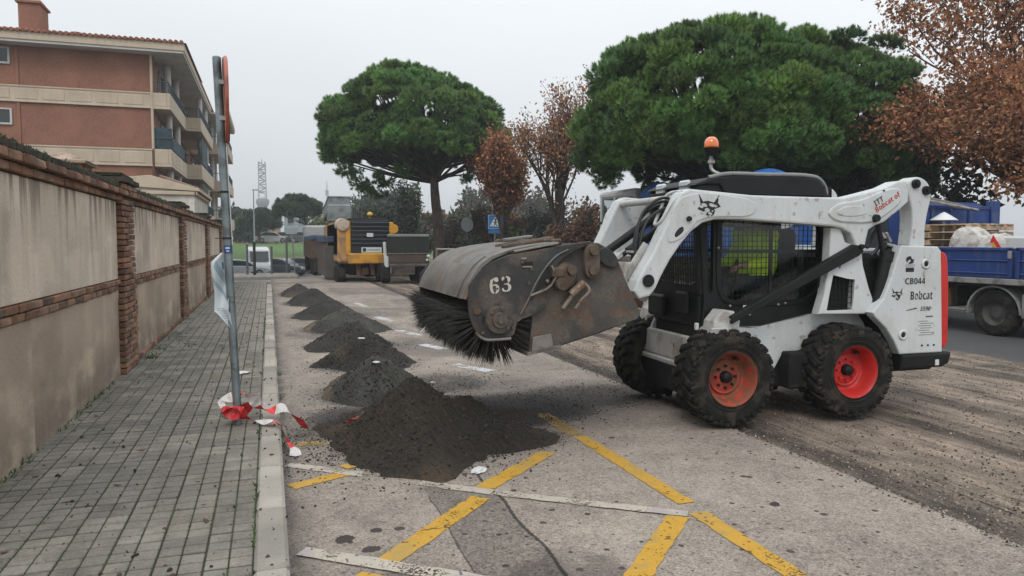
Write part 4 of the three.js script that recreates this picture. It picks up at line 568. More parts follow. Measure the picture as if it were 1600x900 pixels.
{ const a = -2 * Math.PI / 180, dx = 4.15 - 3.55, dz = -5.71 + 5.0; L.rotation.y = a; L.position.set(3.52 + dx * Math.cos(a) + dz * Math.sin(a), 0, -5.0 - dx * Math.sin(a) + dz * Math.cos(a)); } // it stands a little askew

// ---------- driver ----------
{
  const D = thing('person', 'driver in a bright green high visibility jacket seated inside the loader cab', 'person', [4.2, 0, -5.71]), sk = [0.42, 0.25, 0.18], hv = [0.72, 1.0, 0.03], tr = [0.03, 0.035, 0.05];
  const b = [[[4.24, 1.16, -5.71], [4.26, 1.3, -5.71], 0.14, 0.14, 0.8], [[4.26, 1.3, -5.71], [4.25, 1.48, -5.71], 0.145, 0.155, 0.72], [[4.25, 1.57, -5.98], [4.25, 1.57, -5.66], 0.075, 0.075], [[4.25, 1.58, -5.71], [4.23, 1.68, -5.71], 0.058, 0.05]];
  for (const s of [-1, 1]) { const z = -5.71 + s * 0.2, hz = -5.71 + s * 0.24; b.push([[4.25, 1.56, z], [4.14, 1.32, -5.71 + s * 0.27], 0.062, 0.05], [[4.14, 1.32, -5.71 + s * 0.27], [3.94, 1.3, hz], 0.047, 0.033], [[4.24, 1.14, -5.71 + s * 0.1], [3.84, 1.14, -5.71 + s * 0.14], 0.095, 0.068], [[3.84, 1.14, -5.71 + s * 0.14], [3.72, 0.86, -5.71 + s * 0.14], 0.06, 0.045], [[3.72, 0.85, -5.71 + s * 0.14], [3.58, 0.83, -5.71 + s * 0.15], 0.045, 0.04]); }
  const paint = (x, y, z) => (y > 1.62 ? sk : x < 3.96 && y > 1.24 ? sk : y > 1.2 && !(x < 4.05 && y < 1.22) ? hv : tr);
  const g = [body(b, 0.014, paint), body(headBones([4.2, 1.78, -5.71], [-1, 0, 0]), 0.006, () => sk)];
  for (const s of [-1, 1]) g.push(body(handBones([3.94, 1.3, -5.71 + s * 0.24], [-1, -0.05, 0], [0, 1, 0], [0, 0, -s]), 0.004, () => sk));
  put(D, 'body', mergeGeometries(g), personM);
  put(D, 'hair', [sph(0.092, 4.225, 1.825, -5.71, 16, [1, 0.8, 0.98])], flat([0.03, 0.02, 0.014]));
  puts(D, 'eye', [sph(0.011, 4.118, 1.79, -5.852, 8), sph(0.011, 4.118, 1.79, -5.788, 8)], flat([0.05, 0.04, 0.03], 0.3));
  const ref = flat([0.5, 0.5, 0.48], 0.4); put(D, 'reflective_band', [cyl([4.255, 1.26, -5.71], [4.257, 1.3, -5.71], 0.158, 0.16, 20)], ref);
}

// ---------- sweeper on the loader ----------
const grimy = (c, rr) => mat(c, { size: 1.1, px: 512, tone: 0.55, grain: 0.25, dirt: 0.7, dirtLo: 0.46, dirtC: [0.115, 0.095, 0.075], rust: rr, rough: 0.72, metal: 0.15, bump: 0.004 });
const S1 = grimy([0.034, 0.035, 0.036], 0.28), S2 = grimy([0.062, 0.058, 0.053], 0.3), hoodM = mat([0.15, 0.145, 0.132], { size: 0.9, px: 512, tone: 0.5, grain: 0.25, dirt: 0.75, dirtLo: 0.5, dirtC: [0.1, 0.075, 0.055], streak: 0.35, rust: 0.35, rough: 0.5, metal: 0.4, bump: 0.002 }), rustM = mat([0.085, 0.062, 0.046], { size: 0.4, tone: 0.6, grain: 0.4, dirt: 0.6, dirtC: [0.12, 0.1, 0.08], rust: 0.3, rough: 0.9, bump: 0.004 }), edgeM = mat([0.22, 0.205, 0.185], { size: 0.5, tone: 0.3, grain: 0.25, dirt: 0.5, rough: 0.5, metal: 0.5 });
const SW = thing('sweeper_bucket', 'grimy steel sweeper bucket with black bristle brush and white 63, held by the loader arms', 'sweeper attachment', [1.9, 0.6, -5.75]);
const bucketP = [[1.76, 0.7], [1.9, 0.725], [2.3, 0.83], [2.62, 0.92], [2.645, 0.96], [2.62, 1.03], [2.53, 1.2], [2.46, 1.36], [2.38, 1.45], [2.3, 1.49], [2.22, 1.5], [1.95, 1.46], [1.8, 1.4], [1.72, 1.2], [1.78, 0.95]];
for (const z of [-4.94, -6.56]) put(SW, 'side_plate', [prof(bucketP, z, z - 0.025, 0.005)], S2);
put(SW, 'bucket_floor', [prof([[1.76, 0.7], [1.9, 0.715], [2.3, 0.82], [2.63, 0.92], [2.655, 0.96], [2.53, 1.21], [2.46, 1.37], [2.38, 1.455], [2.3, 1.49], [2.28, 1.47], [2.36, 1.43], [2.44, 1.35], [2.5, 1.2], [2.61, 0.97], [2.29, 0.855], [1.9, 0.75], [1.76, 0.73]], -4.95, -6.57, 0.004)], S2);
puts(SW, 'cutting_edge', [prof([[1.74, 0.685], [2.0, 0.735], [2.0, 0.755], [1.74, 0.71]], -4.925, -6.6, 0.003), prof([[1.77, 0.71], [1.78, 0.82], [1.92, 0.84], [1.94, 0.74]], -4.935, -4.92, 0.004)], edgeM);
const plate63 = [[1.3, 1.2], [1.297, 1.1], [1.31, 0.98], [1.34, 0.9], [1.375, 0.85], [1.42, 0.825], [1.6, 0.825], [1.635, 0.85], [1.655, 0.93], [1.7, 0.955], [1.8, 0.985], [1.86, 1.02], [1.88, 1.08], [1.86, 1.1], [1.88, 1.2], [1.93, 1.3], [2.0, 1.38], [2.1, 1.44], [2.22, 1.48], [2.22, 1.505], [1.98, 1.475], [1.72, 1.43], [1.58, 1.405], [1.46, 1.36], [1.37, 1.29]];
for (const z of [-4.9, -6.62]) put(SW, 'brush_plate', [prof(plate63, z, z - 0.03, 0.006)], S1);
put(SW, 'plate_rim', [tube([[1.605, 0.82, -4.892], [1.5, 0.818, -4.892], [1.42, 0.822, -4.892], [1.37, 0.85, -4.892], [1.35, 0.875, -4.892]], 0.012, 6)], edgeM);
put(SW, 'seam', [tube([[1.68, 0.99, -4.896], [1.73, 1.08, -4.896], [1.79, 1.2, -4.896], [1.87, 1.32, -4.896], [1.95, 1.4, -4.896], [2.04, 1.445, -4.896]], 0.008, 6)], mat([0.12, 0.115, 0.11], { rough: 0.5, metal: 0.3 }));
// hood: a bent sheet over the brush
{ const arc = new THREE.CatmullRomCurve3([[1.262, 1.105], [1.3, 1.2], [1.385, 1.325], [1.47, 1.392], [1.575, 1.435], [1.74, 1.468], [1.98, 1.5]].map((p) => V(p[0], p[1], 0))).getPoints(48).map((p) => [p.x, p.y]), n = arc.length, inn = arc.map(([x, y], i) => { const a = arc[Math.max(0, i - 1)], b = arc[Math.min(n - 1, i + 1)], l = Math.hypot(b[0] - a[0], b[1] - a[1]); return [x + (b[1] - a[1]) / l * 0.012, y - (b[0] - a[0]) / l * 0.012]; }).reverse(); const g = prof([...arc, ...inn], -4.94, -6.5, 0), p = g.attributes.position, q = g.attributes.normal; for (let i = 0; i < p.count; i++) if (Math.abs(q.getZ(i)) < 0.5) { let k = 0, best = 9; arc.forEach(([x, y], j) => { const d = Math.hypot(x - p.getX(i), y - p.getY(i)); if (d < best) { best = d; k = j; } }); if (best < 0.003) { const a = arc[Math.max(0, k - 1)], b = arc[Math.min(n - 1, k + 1)], l = Math.hypot(b[0] - a[0], b[1] - a[1]); q.setXYZ(i, -(b[1] - a[1]) / l, (b[0] - a[0]) / l, 0); } } put(SW, 'hood', [g], hoodM); }
puts(SW, 'hood_flange', [prof([[1.285, 1.1], [1.33, 1.22], [1.4, 1.32], [1.48, 1.38], [1.58, 1.42], [1.6, 1.445], [1.47, 1.405], [1.38, 1.34], [1.306, 1.234], [1.245, 1.115]], -4.925, -4.905, 0.003), prof([[1.285, 1.1], [1.33, 1.22], [1.4, 1.32], [1.48, 1.38], [1.47, 1.405], [1.38, 1.34], [1.306, 1.234], [1.245, 1.115]], -5.08, -5.065, 0.003)], mat([0.17, 0.165, 0.155], { size: 0.5, tone: 0.4, grain: 0.2, dirt: 0.5, rust: 0.4, rough: 0.5, metal: 0.4 }));
puts(SW, 'top_beam', [bx(0.42, 0.035, 0.1, 1.86, 1.495, -5.25, 0.01, 0.15, 0, 0.15), bx(0.1, 0.05, 1.4, 2.02, 1.5, -5.78, 0.012), bx(0.36, 0.03, 0.07, 1.88, 1.49, -5.6, 0.01, 0.2, 0, 0.14)], rustM);
puts(SW, 'top_strip', [bx(0.34, 0.014, 0.05, 1.8, 1.462, -4.92, 0.003, 0, 0, 0.17), bx(0.22, 0.02, 0.12, 1.86, 1.53, -5.5, 0.004, 0, 0, 0.13)], edgeM);
// drive and fittings on the near plate
put(SW, 'bearing', [cyl([1.515, 0.955, -4.9], [1.515, 0.955, -4.865], 0.1, 0.092, 24), cyl([1.515, 0.955, -4.87], [1.515, 0.955, -4.845], 0.058, 0.052, 20), cyl([1.515, 0.955, -4.85], [1.515, 0.955, -4.825], 0.026, 0.022, 10)], S2);
{ const l = []; for (let i = 0; i < 6; i++) { const a = i * 1.047 + 0.3; l.push(cyl([1.515 + Math.cos(a) * 0.08, 0.955 + Math.sin(a) * 0.08, -4.868], [1.515 + Math.cos(a) * 0.08, 0.955 + Math.sin(a) * 0.08, -4.855], 0.012, 0.012, 6)); } l.push(cyl([1.36, 1.02, -4.9], [1.36, 1.02, -4.885], 0.025, 0.025, 12), cyl([1.52, 1.07, -4.9], [1.52, 1.07, -4.888], 0.012), cyl([1.74, 1.21, -4.9], [1.74, 1.21, -4.888], 0.014), cyl([1.76, 1.31, -4.9], [1.76, 1.31, -4.89], 0.012), cyl([1.62, 0.9, -4.9], [1.62, 0.9, -4.888], 0.012), cyl([1.4, 0.87, -4.9], [1.4, 0.87, -4.888], 0.012), cyl([1.69, 1.36, -4.9], [1.69, 1.36, -4.89], 0.012)); puts(SW, 'bolt', l, rustM); }
puts(SW, 'slot', [bb(1.685, 1.77, 1.335, 1.36, -4.9005, -4.8965), bb(1.4, 1.445, 0.93, 0.985, -4.9005, -4.8965)], flat([0.008, 0.008, 0.008]));
puts(SW, 'slot_edge', [bb(1.69, 1.765, 1.318, 1.33, -4.9, -4.888, 0.003), bb(1.68, 1.72, 1.375, 1.39, -4.9, -4.888, 0.003)], edgeM);
put(SW, 'hook', [prof([[1.745, 1.115], [1.86, 1.155], [1.91, 1.19], [1.95, 1.255], [1.91, 1.335], [1.9, 1.325], [1.935, 1.255], [1.9, 1.2], [1.855, 1.167], [1.745, 1.128]], -4.9, -4.87, 0.003)], edgeM);
put(SW, 'hook_plate', [prof([[1.78, 1.14], [1.85, 1.18], [1.9, 1.22], [1.91, 1.27], [1.89, 1.33], [1.84, 1.25]], -4.9, -4.895, 0.001)], flat([0.012, 0.011, 0.01])); put(SW, 'hook_bolt', [sph(0.016, 1.875, 1.22, -4.885, 8)], edgeM);
put(SW, 'motor', [xf(lathe([[0, 0.05], [0.05, 0.048], [0.09, 0.03], [0.11, 0.0]], 20), 2.02, 1.25, -4.94, Math.PI / 2), cyl([1.98, 1.2, -4.92], [1.98, 1.2, -4.84], 0.05, 0.045, 14), cyl([2.06, 1.3, -4.92], [2.06, 1.3, -4.86], 0.04, 0.035, 12), bx(0.1, 0.08, 0.06, 1.96, 1.28, -4.9, 0.015, 0.2)], rustM);
put(SW, 'pivot_arm', [prof(round([[2.18, 1.46], [2.22, 1.49], [2.27, 1.47], [2.29, 1.36], [2.28, 1.26], [2.23, 1.23], [2.18, 1.26], [2.17, 1.36]], 3), -4.94, -4.885, 0.012), cyl([2.225, 1.29, -4.89], [2.225, 1.29, -4.86], 0.035, 0.03, 14), cyl([2.23, 1.44, -4.89], [2.23, 1.44, -4.855], 0.04, 0.035, 14)], rustM);
put(SW, 'cylinder_rod', [cyl([2.0, 1.02, -4.9], [2.13, 1.19, -4.9], 0.018), cyl([2.06, 1.12, -4.9], [2.16, 1.2, -4.9], 0.03, 0.03, 12), tube([[2.16, 1.22, -4.92], [2.2, 1.15, -4.88], [2.14, 1.08, -4.89], [2.1, 1.02, -4.9]], 0.012)], mat([0.2, 0.17, 0.14], { size: 0.3, rust: 0.8, rough: 0.6, metal: 0.4 }));
put(SW, 'cover_lip', [prof(round([[2.3, 1.36], [2.36, 1.32], [2.42, 1.31], [2.45, 1.35], [2.4, 1.43], [2.33, 1.46], [2.28, 1.42]], 3), -4.94, -4.91, 0.008)], S1);
decal(SW, 'number_print', 0.2, 0.145, 1.53, 1.2, -4.8935, textTex(200, 145, (x, w, h) => { x.fillStyle = '#b9b4aa'; x.font = 'bold 150px serif'; x.fillText('6', 14, 130, 80); x.fillText('3', 104, 122, 80); x.globalCompositeOperation = 'destination-out'; x.fillRect(50, 96, 8, 50); x.fillRect(104, 60, 40, 5); worn(x, w, h, 34, 4); for (const [a, b, c] of [[70, 32, 16], [36, 40, 10]]) { x.beginPath(); x.arc(a, b, c, 0, 7); x.fill(); } x.globalCompositeOperation = 'source-over'; }), { rz: 0.06 });
// brush: core and bristles
put(SW, 'brush_core', [cyl([1.49, 0.965, -4.96], [1.49, 0.965, -6.58], 0.14, 0.14, 20)], flat([0.01, 0.01, 0.01]));
{
  const g = new THREE.ConeGeometry(0.0055, 1, 4, 1); g.translate(0, 0.5, 0); const ms = [], cs = [], r = rng(555);
  for (let i = 0; i < 34; i++) { const z = -4.965 - i * 0.048; for (let k = 0; k < 120; k++) { const tu = Math.floor(k / 4), a = (tu + 0.5 + 0.5 * (hash(tu, i, 3) - 0.5)) / 30 * 6.283 + (r() - 0.5) * 0.2, clump = 0.06 * (hash(tu, i, 4) - 0.5), lt = hash(tu, i >> 1, 6); for (let j = 0; j < 3; j++) { const L2 = Math.min(0.165 + 0.075 * lt * lt + (Math.cos(a) < -0.3 ? -0.015 : 0.012) + r() * 0.03, Math.sin(a) > 0.3 ? 0.115 : 1), t = (r() - 0.5) * 0.3, d = V(Math.cos(a + clump * 4 + (r() - 0.5) * 0.1), Math.sin(a + clump * 4 + (r() - 0.5) * 0.1), t * 0.5 + clump * 3).normalize(); const down = Math.sin(a) < -0.6 ? 1 : 1; ms.push(M4(1.49 + Math.cos(a) * 0.13, 0.965 + Math.sin(a) * 0.13, z + (r() - 0.5) * 0.04, new THREE.Quaternion().setFromUnitVectors(V(0, 1, 0), d), [1, L2 * down, 1])); const f = r() > 0.985 ? 0.12 : 0.008 + 0.02 * r(); cs.push(C(f * 1.1, f, f * 0.9)); } } }
  inst(SW, 'bristles', g, flat([1, 1, 1], 0.7), ms, cs);
}

// ---------- apartment building ----------
const brickFar = mat([0.26, 0.122, 0.08], { size: 2.2, px: 512, tone: 0.25, grain: 0.35, gf: 40, rough: 0.95, bump: 0.004 });
const cream = mat([0.5, 0.415, 0.315], { size: 3, tone: 0.16, grain: 0.08, streak: 0.25, dirtC: [0.3, 0.26, 0.22], rough: 0.9 }), soffit = mat([0.5, 0.49, 0.47], { size: 4, tone: 0.1, rough: 0.9 });
const darkGlass = new THREE.MeshPhysicalMaterial({ color: C(0.03, 0.04, 0.045), roughness: 0.12 }), railM = flat([0.035, 0.06, 0.068], 0.5), awningM = mat([0.03, 0.06, 0.075], { size: 1, tone: 0.3, grain: 0.3 });
const tileM = [0, 1, 2].map((i) => mat([[0.25, 0.085, 0.05], [0.29, 0.11, 0.065], [0.2, 0.075, 0.05]][i], { size: 1, tone: 0.4, grain: 0.3, dirt: 0.3 }));
{
  const A = thing('apartment_building', 'four storey brick apartment building with cream bands, tiled roof and corner balconies', 'building', [-8, 0, -50]), Z0 = -38, Z1 = -63;
  put(A, 'wall', [bb(-32, -5.08, 0, 10.1, Z1, Z0), bb(-5.08, -4.95, 0, 10.1, Z0 - 1.6, Z0)], brickFar);
  put(A, 'pilaster', [bb(-10.42, -10.28, 0, 10.1, Z0, Z0 + 0.05, 0.01)], brickFar); put(A, 'drainpipe', [cyl([-5.0, 5.8, Z0 + 0.06], [-5.0, 10.1, Z0 + 0.06], 0.06)], cream); put(A, 'drainpipe', [cyl([-5.0, 0, Z0 + 0.06], [-5.0, 5.8, Z0 + 0.06], 0.06)], flat([0.12, 0.06, 0.045]));
  for (const [y0, y1] of [[7.65, 8.38], [5.0, 5.8], [2.4, 3.2]]) {
    put(A, 'facade_band', [bb(-32, -5.0, y0, y1, Z0 - 0.2, Z0 + 0.08, 0.02), bb(-32, -4.95, y1 - 0.07, y1, Z0, Z0 + 0.11, 0.01), bb(-32, -4.95, y0, y0 + 0.06, Z0, Z0 + 0.1, 0.01)], cream);
    for (let i = 0; i < 8; i++) { const x = -5.35 - i * 1.06; put(A, 'band_panel', [bb(x - 0.86, x, y0 + 0.14, y1 - 0.14, Z0 + 0.07, Z0 + 0.1, 0.02)], cream); }
    // wrap-round balconies
    const bal = (x0, x1, z0, z1) => [bb(x0, x1, y0, y0 + 0.12, z1, z0), bb(x1 - 0.14, x1, y0 + 0.12, y1, z1, z0, 0.02), bb(x0, x1 - 0.14, y0 + 0.12, y1, z0 - 0.14, z0, 0.02), bb(x0, x1 - 0.14, y0 + 0.12, y1, z1, z1 + 0.14, 0.02)];
    put(A, 'balcony', bal(-5.0, -4.22, Z0 + 0.08, -44.8), cream); put(A, 'balcony', bal(-5.0, -3.45, -44.85, -54), cream); put(A, 'balcony', bal(-5.0, -2.58, -56, Z1), cream);
    for (const [x1, z0, z1] of [[-4.22, Z0 + 0.08, -44.8], [-3.45, -44.85, -54], [-2.58, -56, Z1]]) { const l = [bb(x1 - 0.1, x1 - 0.05, y1 + 0.5, y1 + 0.54, z1, z0), bb(-5, x1 - 0.07, y1 + 0.5, y1 + 0.54, z0 - 0.1, z0 - 0.05)]; for (let z = z0 - 0.08; z > z1; z -= 0.16) l.push(bx(0.02, 0.52, 0.02, x1 - 0.075, y1 + 0.25, z)); for (let x = x1 - 0.1; x > -5; x -= 0.16) l.push(bx(0.02, 0.52, 0.02, x, y1 + 0.25, z0 - 0.075)); put(A, 'railing', l, railM); }
    for (const z of [-40, -43.5, -48.5, -52.5, -58, -61]) put(A, 'column', [cyl([z > -45 ? -4.55 : -3.8, y1, z], [z > -45 ? -4.55 : -3.8, y1 + 1.85, z], 0.16, 0.16, 14)], soffit);
    for (const z of [-39.6, -42, -46.5, -50, -52.6, -58, -61]) { const w = put(A, 'balcony_door', [bb(-5.09, -5.04, y1 - 0.6, y1 + 1.5, z - 0.75, z + 0.75)], darkGlass); put(w, 'door_frame', [bb(-5.07, -5.0, y1 + 1.5, y1 + 1.6, z - 0.8, z + 0.8), bb(-5.07, -5.0, y1 - 0.6, y1 + 1.5, z - 0.84, z - 0.75), bb(-5.07, -5.0, y1 - 0.6, y1 + 1.5, z + 0.75, z + 0.84)], soffit); }
    if (y0 < 7) put(A, 'awning', [bb(-4.95, -4.2, y1 + 0.05, y1 + 0.98, Z0 - 0.06, Z0 - 0.02), bb(-4.3, -4.26, y1 + 0.1, y1 + 0.7, -44, Z0 - 1), bb(-3.5, -3.46, y1 + 0.1, y1 + 1.5, -49, -45.2)], awningM);
  }
  for (const y of [6.72, 9.35]) { const w = put(A, 'window', [bb(-11.4, -10.68, y, y + 0.58, Z0 - 0.02, Z0 + 0.02)], darkGlass); put(w, 'window_frame', [bb(-11.46, -10.6, y - 0.08, y, Z0, Z0 + 0.08), bb(-11.46, -10.6, y + 0.58, y + 0.64, Z0, Z0 + 0.06), bb(-10.68, -10.6, y, y + 0.58, Z0, Z0 + 0.06)], soffit); }
  put(A, 'eave', [bb(-32, -3.55, 10.1, 10.22, Z0 - 0.2, Z0 + 0.75), bb(-5.4, -3.55, 10.1, 10.22, -54, Z0 - 0.2), bb(-5.4, -2.45, 10.1, 10.22, Z1 - 0.6, -54)], soffit);
  put(A, 'fascia', [bb(-32, -3.5, 10.2, 10.55, Z0 + 0.68, Z0 + 0.8, 0.02), bb(-3.62, -3.5, 10.2, 10.55, -54, Z0 + 0.68, 0.02), bb(-2.52, -2.4, 10.2, 10.55, Z1 - 0.6, -54, 0.02)], cream);
  const roof = put(A, 'roof', [prof([[-33, 10.5], [-3.45, 10.5], [-3.45, 10.56], [-9, 12.1], [-27, 12.1], [-33, 10.56]], -46, Z1 - 0.8, 0.01)], tileM[0]);
  { const P = [], q = (...v) => { for (const [a, b, c] of [[0, 1, 2], [0, 2, 3]]) for (const k of [a, b, c]) P.push(...v[k]); }; q([-33, 10.55, Z0 + 0.85], [-3.4, 10.55, Z0 + 0.85], [-9, 12.1, -46], [-33, 12.1, -46]); q([-3.4, 10.55, Z0 + 0.85], [-3.4, 10.55, -46], [-9, 12.1, -46], [-9, 12.1, -46]); const g = new THREE.BufferGeometry(); g.setAttribute('position', new THREE.Float32BufferAttribute(P, 3)); put(A, 'roof_slope', [g], tileM[0]); }
  const rows = []; for (let i = 0; i < 130; i++) { const x = -3.6 - i * 0.23, top = x > -9 ? 10.55 + (-3.4 - x) / 5.6 * 1.55 : 12.1, t = (top - 10.55) / 1.55; rows.push(cyl([x, 10.58, Z0 + 0.9], [x, 10.58 + 1.55 * t, lerp(Z0 + 0.85, -46, t)], 0.085, 0.075, 7)); } stuffPart(A, 'roof_tiles', rows, tileM[1]);
  const ch = put(A, 'chimney', [bb(-10.66, -9.78, 10.8, 12.4, -41, -39.6, 0.03), bb(-10.75, -9.7, 12.4, 12.52, -41.1, -39.5, 0.02)], brickFar); put(ch, 'chimney_cap', [bb(-10.6, -9.85, 12.52, 12.7, -40.9, -39.7)], cream);
  put(A, 'vent', [cyl([-8.5, 11.0, -40.5], [-8.5, 11.38, -40.5], 0.17, 0.17, 14), cyl([-8.5, 11.36, -40.5], [-8.5, 11.46, -40.5], 0.24, 0.22, 14)], flat([0.09, 0.12, 0.13], 0.5));
}
{ // small rendered outbuilding and the tiled porch cap behind the wall
  const A = thing('outbuilding', 'small cream outbuilding with a low tiled roof just behind the garden wall', 'outbuilding', [-2.6, 0, -24]);
  put(A, 'wall', [bb(-4.2, -1.86, 0, 2.84, -25.8, -21.4), prof([[-4.2, 2.84], [-1.86, 2.84], [-1.95, 3.02], [-3.0, 3.02]], -25.8, -21.4, 0.005)], mat([0.58, 0.55, 0.5], { size: 2.5, tone: 0.15, dirt: 0.35, streak: 0.3, dirtC: [0.3, 0.27, 0.23] }));
  put(A, 'cornice', [bb(-4.2, -1.8, 2.74, 2.84, -21.4, -21.32, 0.015), bb(-1.86, -1.78, 2.74, 2.84, -25.8, -21.32, 0.015)], cream);
  const t = []; for (let i = 0; i < 20; i++) t.push(cyl([-1.75, 2.86, -21.4 - i * 0.225], [-2.7, 3.2, -21.4 - i * 0.225], 0.085, 0.075, 7)); stuffPart(A, 'roof_tiles', t, mat([0.2, 0.13, 0.09], { tone: 0.5, dirt: 0.5 }));
  put(A, 'roof', [prof([[-4.3, 3.0], [-1.72, 2.84], [-1.72, 2.9], [-2.9, 3.24], [-4.3, 3.1]], -25.9, -21.3, 0.01)], cream);
  const B = thing('gate_pier', 'brick pier with a cream tiled cap rising behind the near wall coping', 'gate pier', [-2.4, 0, -11.2]);
  put(B, 'pier', [bb(-2.75, -2.25, 0, 2.52, -11.3, -10.7, 0.01)], brickFar); put(B, 'cap', [xf(N(new THREE.ConeGeometry(0.46, 0.14, 4)), -2.5, 2.6, -11, 0, Math.PI / 4), bx(0.62, 0.05, 0.72, -2.5, 2.52, -11, 0.01)], mat([0.33, 0.24, 0.18], { tone: 0.4, dirt: 0.4 }));
}

// ---------- leaning sign pole, poster sheet, warning tape ----------
{
  const P = thing('sign_pole', 'leaning galvanised sign pole on the pavement with a rusty round sign seen edge-on', 'sign pole', [-0.25, 0.13, -5.85]), a = [-0.245, 0.1, -5.85], b = [-0.335, 2.84, -5.85], on = (y) => lerp(a[0], b[0], (y - a[1]) / (b[1] - a[1]));
  put(P, 'post', [cyl(a, b, 0.03, 0.03, 16), sph(0.03, b[0], b[1], b[2], 10, [1, 0.4, 1])], mat([0.2, 0.235, 0.25], { size: 0.5, tone: 0.35, grain: 0.25, dirt: 0.4, rough: 0.5, metal: 0.5 }));
  const s = put(P, 'sign_face', [xf(N(new THREE.CylinderGeometry(0.3, 0.3, 0.014, 40)), -0.278, 2.535, -5.84, 0, 0.075, Math.PI / 2 + 0.045)], mat([0.17, 0.06, 0.04], { size: 0.4, tone: 0.4, grain: 0.2, rust: 0.5, rough: 0.6 })); put(s, 'sign_rim', [xf(N(new THREE.TorusGeometry(0.3, 0.013, 8, 48)), -0.278, 2.535, -5.84, 0, 0.075 + Math.PI / 2, 0)], mat([0.36, 0.1, 0.06], { size: 0.4, tone: 0.3, dirt: 0.5, rough: 0.5 }));
  put(P, 'bracket', [bx(0.05, 0.035, 0.07, -0.3, 2.4, -5.85, 0.004), bx(0.05, 0.035, 0.07, -0.3, 2.66, -5.85, 0.004)], steel);
  const st = put(P, 'band_sticker', [cyl([on(1.415), 1.415, -5.85], [on(1.475), 1.475, -5.85], 0.0315, 0.0315, 16)], flat([0.03, 0.07, 0.2], 0.5)); put(st, 'sticker_mark', [bx(0.03, 0.014, 0.002, on(1.45), 1.455, -5.8185), bx(0.02, 0.01, 0.002, on(1.43), 1.433, -5.8185)], flat([0.5, 0.55, 0.6]));
  put(P, 'cable_tie', [cyl([on(1.86), 1.86, -5.85], [on(1.875), 1.875, -5.85], 0.034, 0.034, 14), bx(0.09, 0.006, 0.01, on(1.867) - 0.05, 1.867, -5.85), cyl([on(1.52), 1.52, -5.85], [on(1.535), 1.535, -5.85], 0.034, 0.034, 14), bx(0.07, 0.006, 0.01, on(1.52) - 0.05, 1.527, -5.85)], flat([0.015, 0.015, 0.015]));
  put(P, 'wire', [cyl([on(2.3) + 0.036, 2.2, -5.83], [on(1.5) + 0.036, 1.48, -5.83], 0.004, 0.004, 5)], flat([0.5, 0.5, 0.48]));
  // rain-soaked paper sheet tied to the pole
  const W2 = 10, H2 = 26, Q = [], U = [], I = []; for (let j = 0; j <= H2; j++) for (let i = 0; i <= W2; i++) { const v = j / H2, u = i / W2, w = v < 0.12 ? lerp(0.35, 1, v / 0.12) : v > 0.78 ? lerp(1, 0.12, (v - 0.78) / 0.22) : 1; Q.push(on(1.4) - 0.015 - (1 - u) * 0.1 * w - 0.005 * Math.sin(v * 9) + 0.03 * v * (v > 0.78 ? 1.2 : 0.6), 1.42 - v * 0.56, -5.84 + 0.022 * Math.sin(u * 5 + v * 3) + 0.018 * Math.sin(v * 8 + u * 2)); U.push(u, 1 - v); } for (let j = 0; j < H2; j++) for (let i = 0; i < W2; i++) { const k = j * (W2 + 1) + i; I.push(k, k + W2 + 1, k + 1, k + 1, k + W2 + 1, k + W2 + 2); }
  const g = new THREE.BufferGeometry(); g.setAttribute('position', new THREE.Float32BufferAttribute(Q, 3)); g.setAttribute('uv', new THREE.Float32BufferAttribute(U, 2)); g.setIndex(I); g.computeVertexNormals();
  const tx = textTex(128, 320, (x) => { x.fillStyle = '#cdd6dc'; x.fillRect(0, 0, 128, 320); x.fillStyle = '#9fb2be'; x.beginPath(); x.moveTo(20, 60); x.lineTo(100, 140); x.lineTo(128, 130); x.lineTo(128, 110); x.lineTo(40, 30); x.fill(); x.beginPath(); x.moveTo(0, 130); x.lineTo(128, 220); x.lineTo(128, 200); x.lineTo(0, 100); x.fill(); x.fillStyle = '#5d87a8'; x.fillRect(92, 40, 14, 30); x.fillRect(104, 110, 10, 24); x.fillStyle = 'rgba(70,80,88,0.7)'; for (let i = 0; i < 7; i++) x.fillRect(24, 236 + i * 7, 62 + (i * 17) % 24, 2); });
  single('paper_sheet', g, new THREE.MeshPhysicalMaterial({ map: tx, roughness: 0.5, transmission: 0.15, thickness: 0 }), 'wet white and grey printed sheet wrapped around the sign pole', 'poster');
}
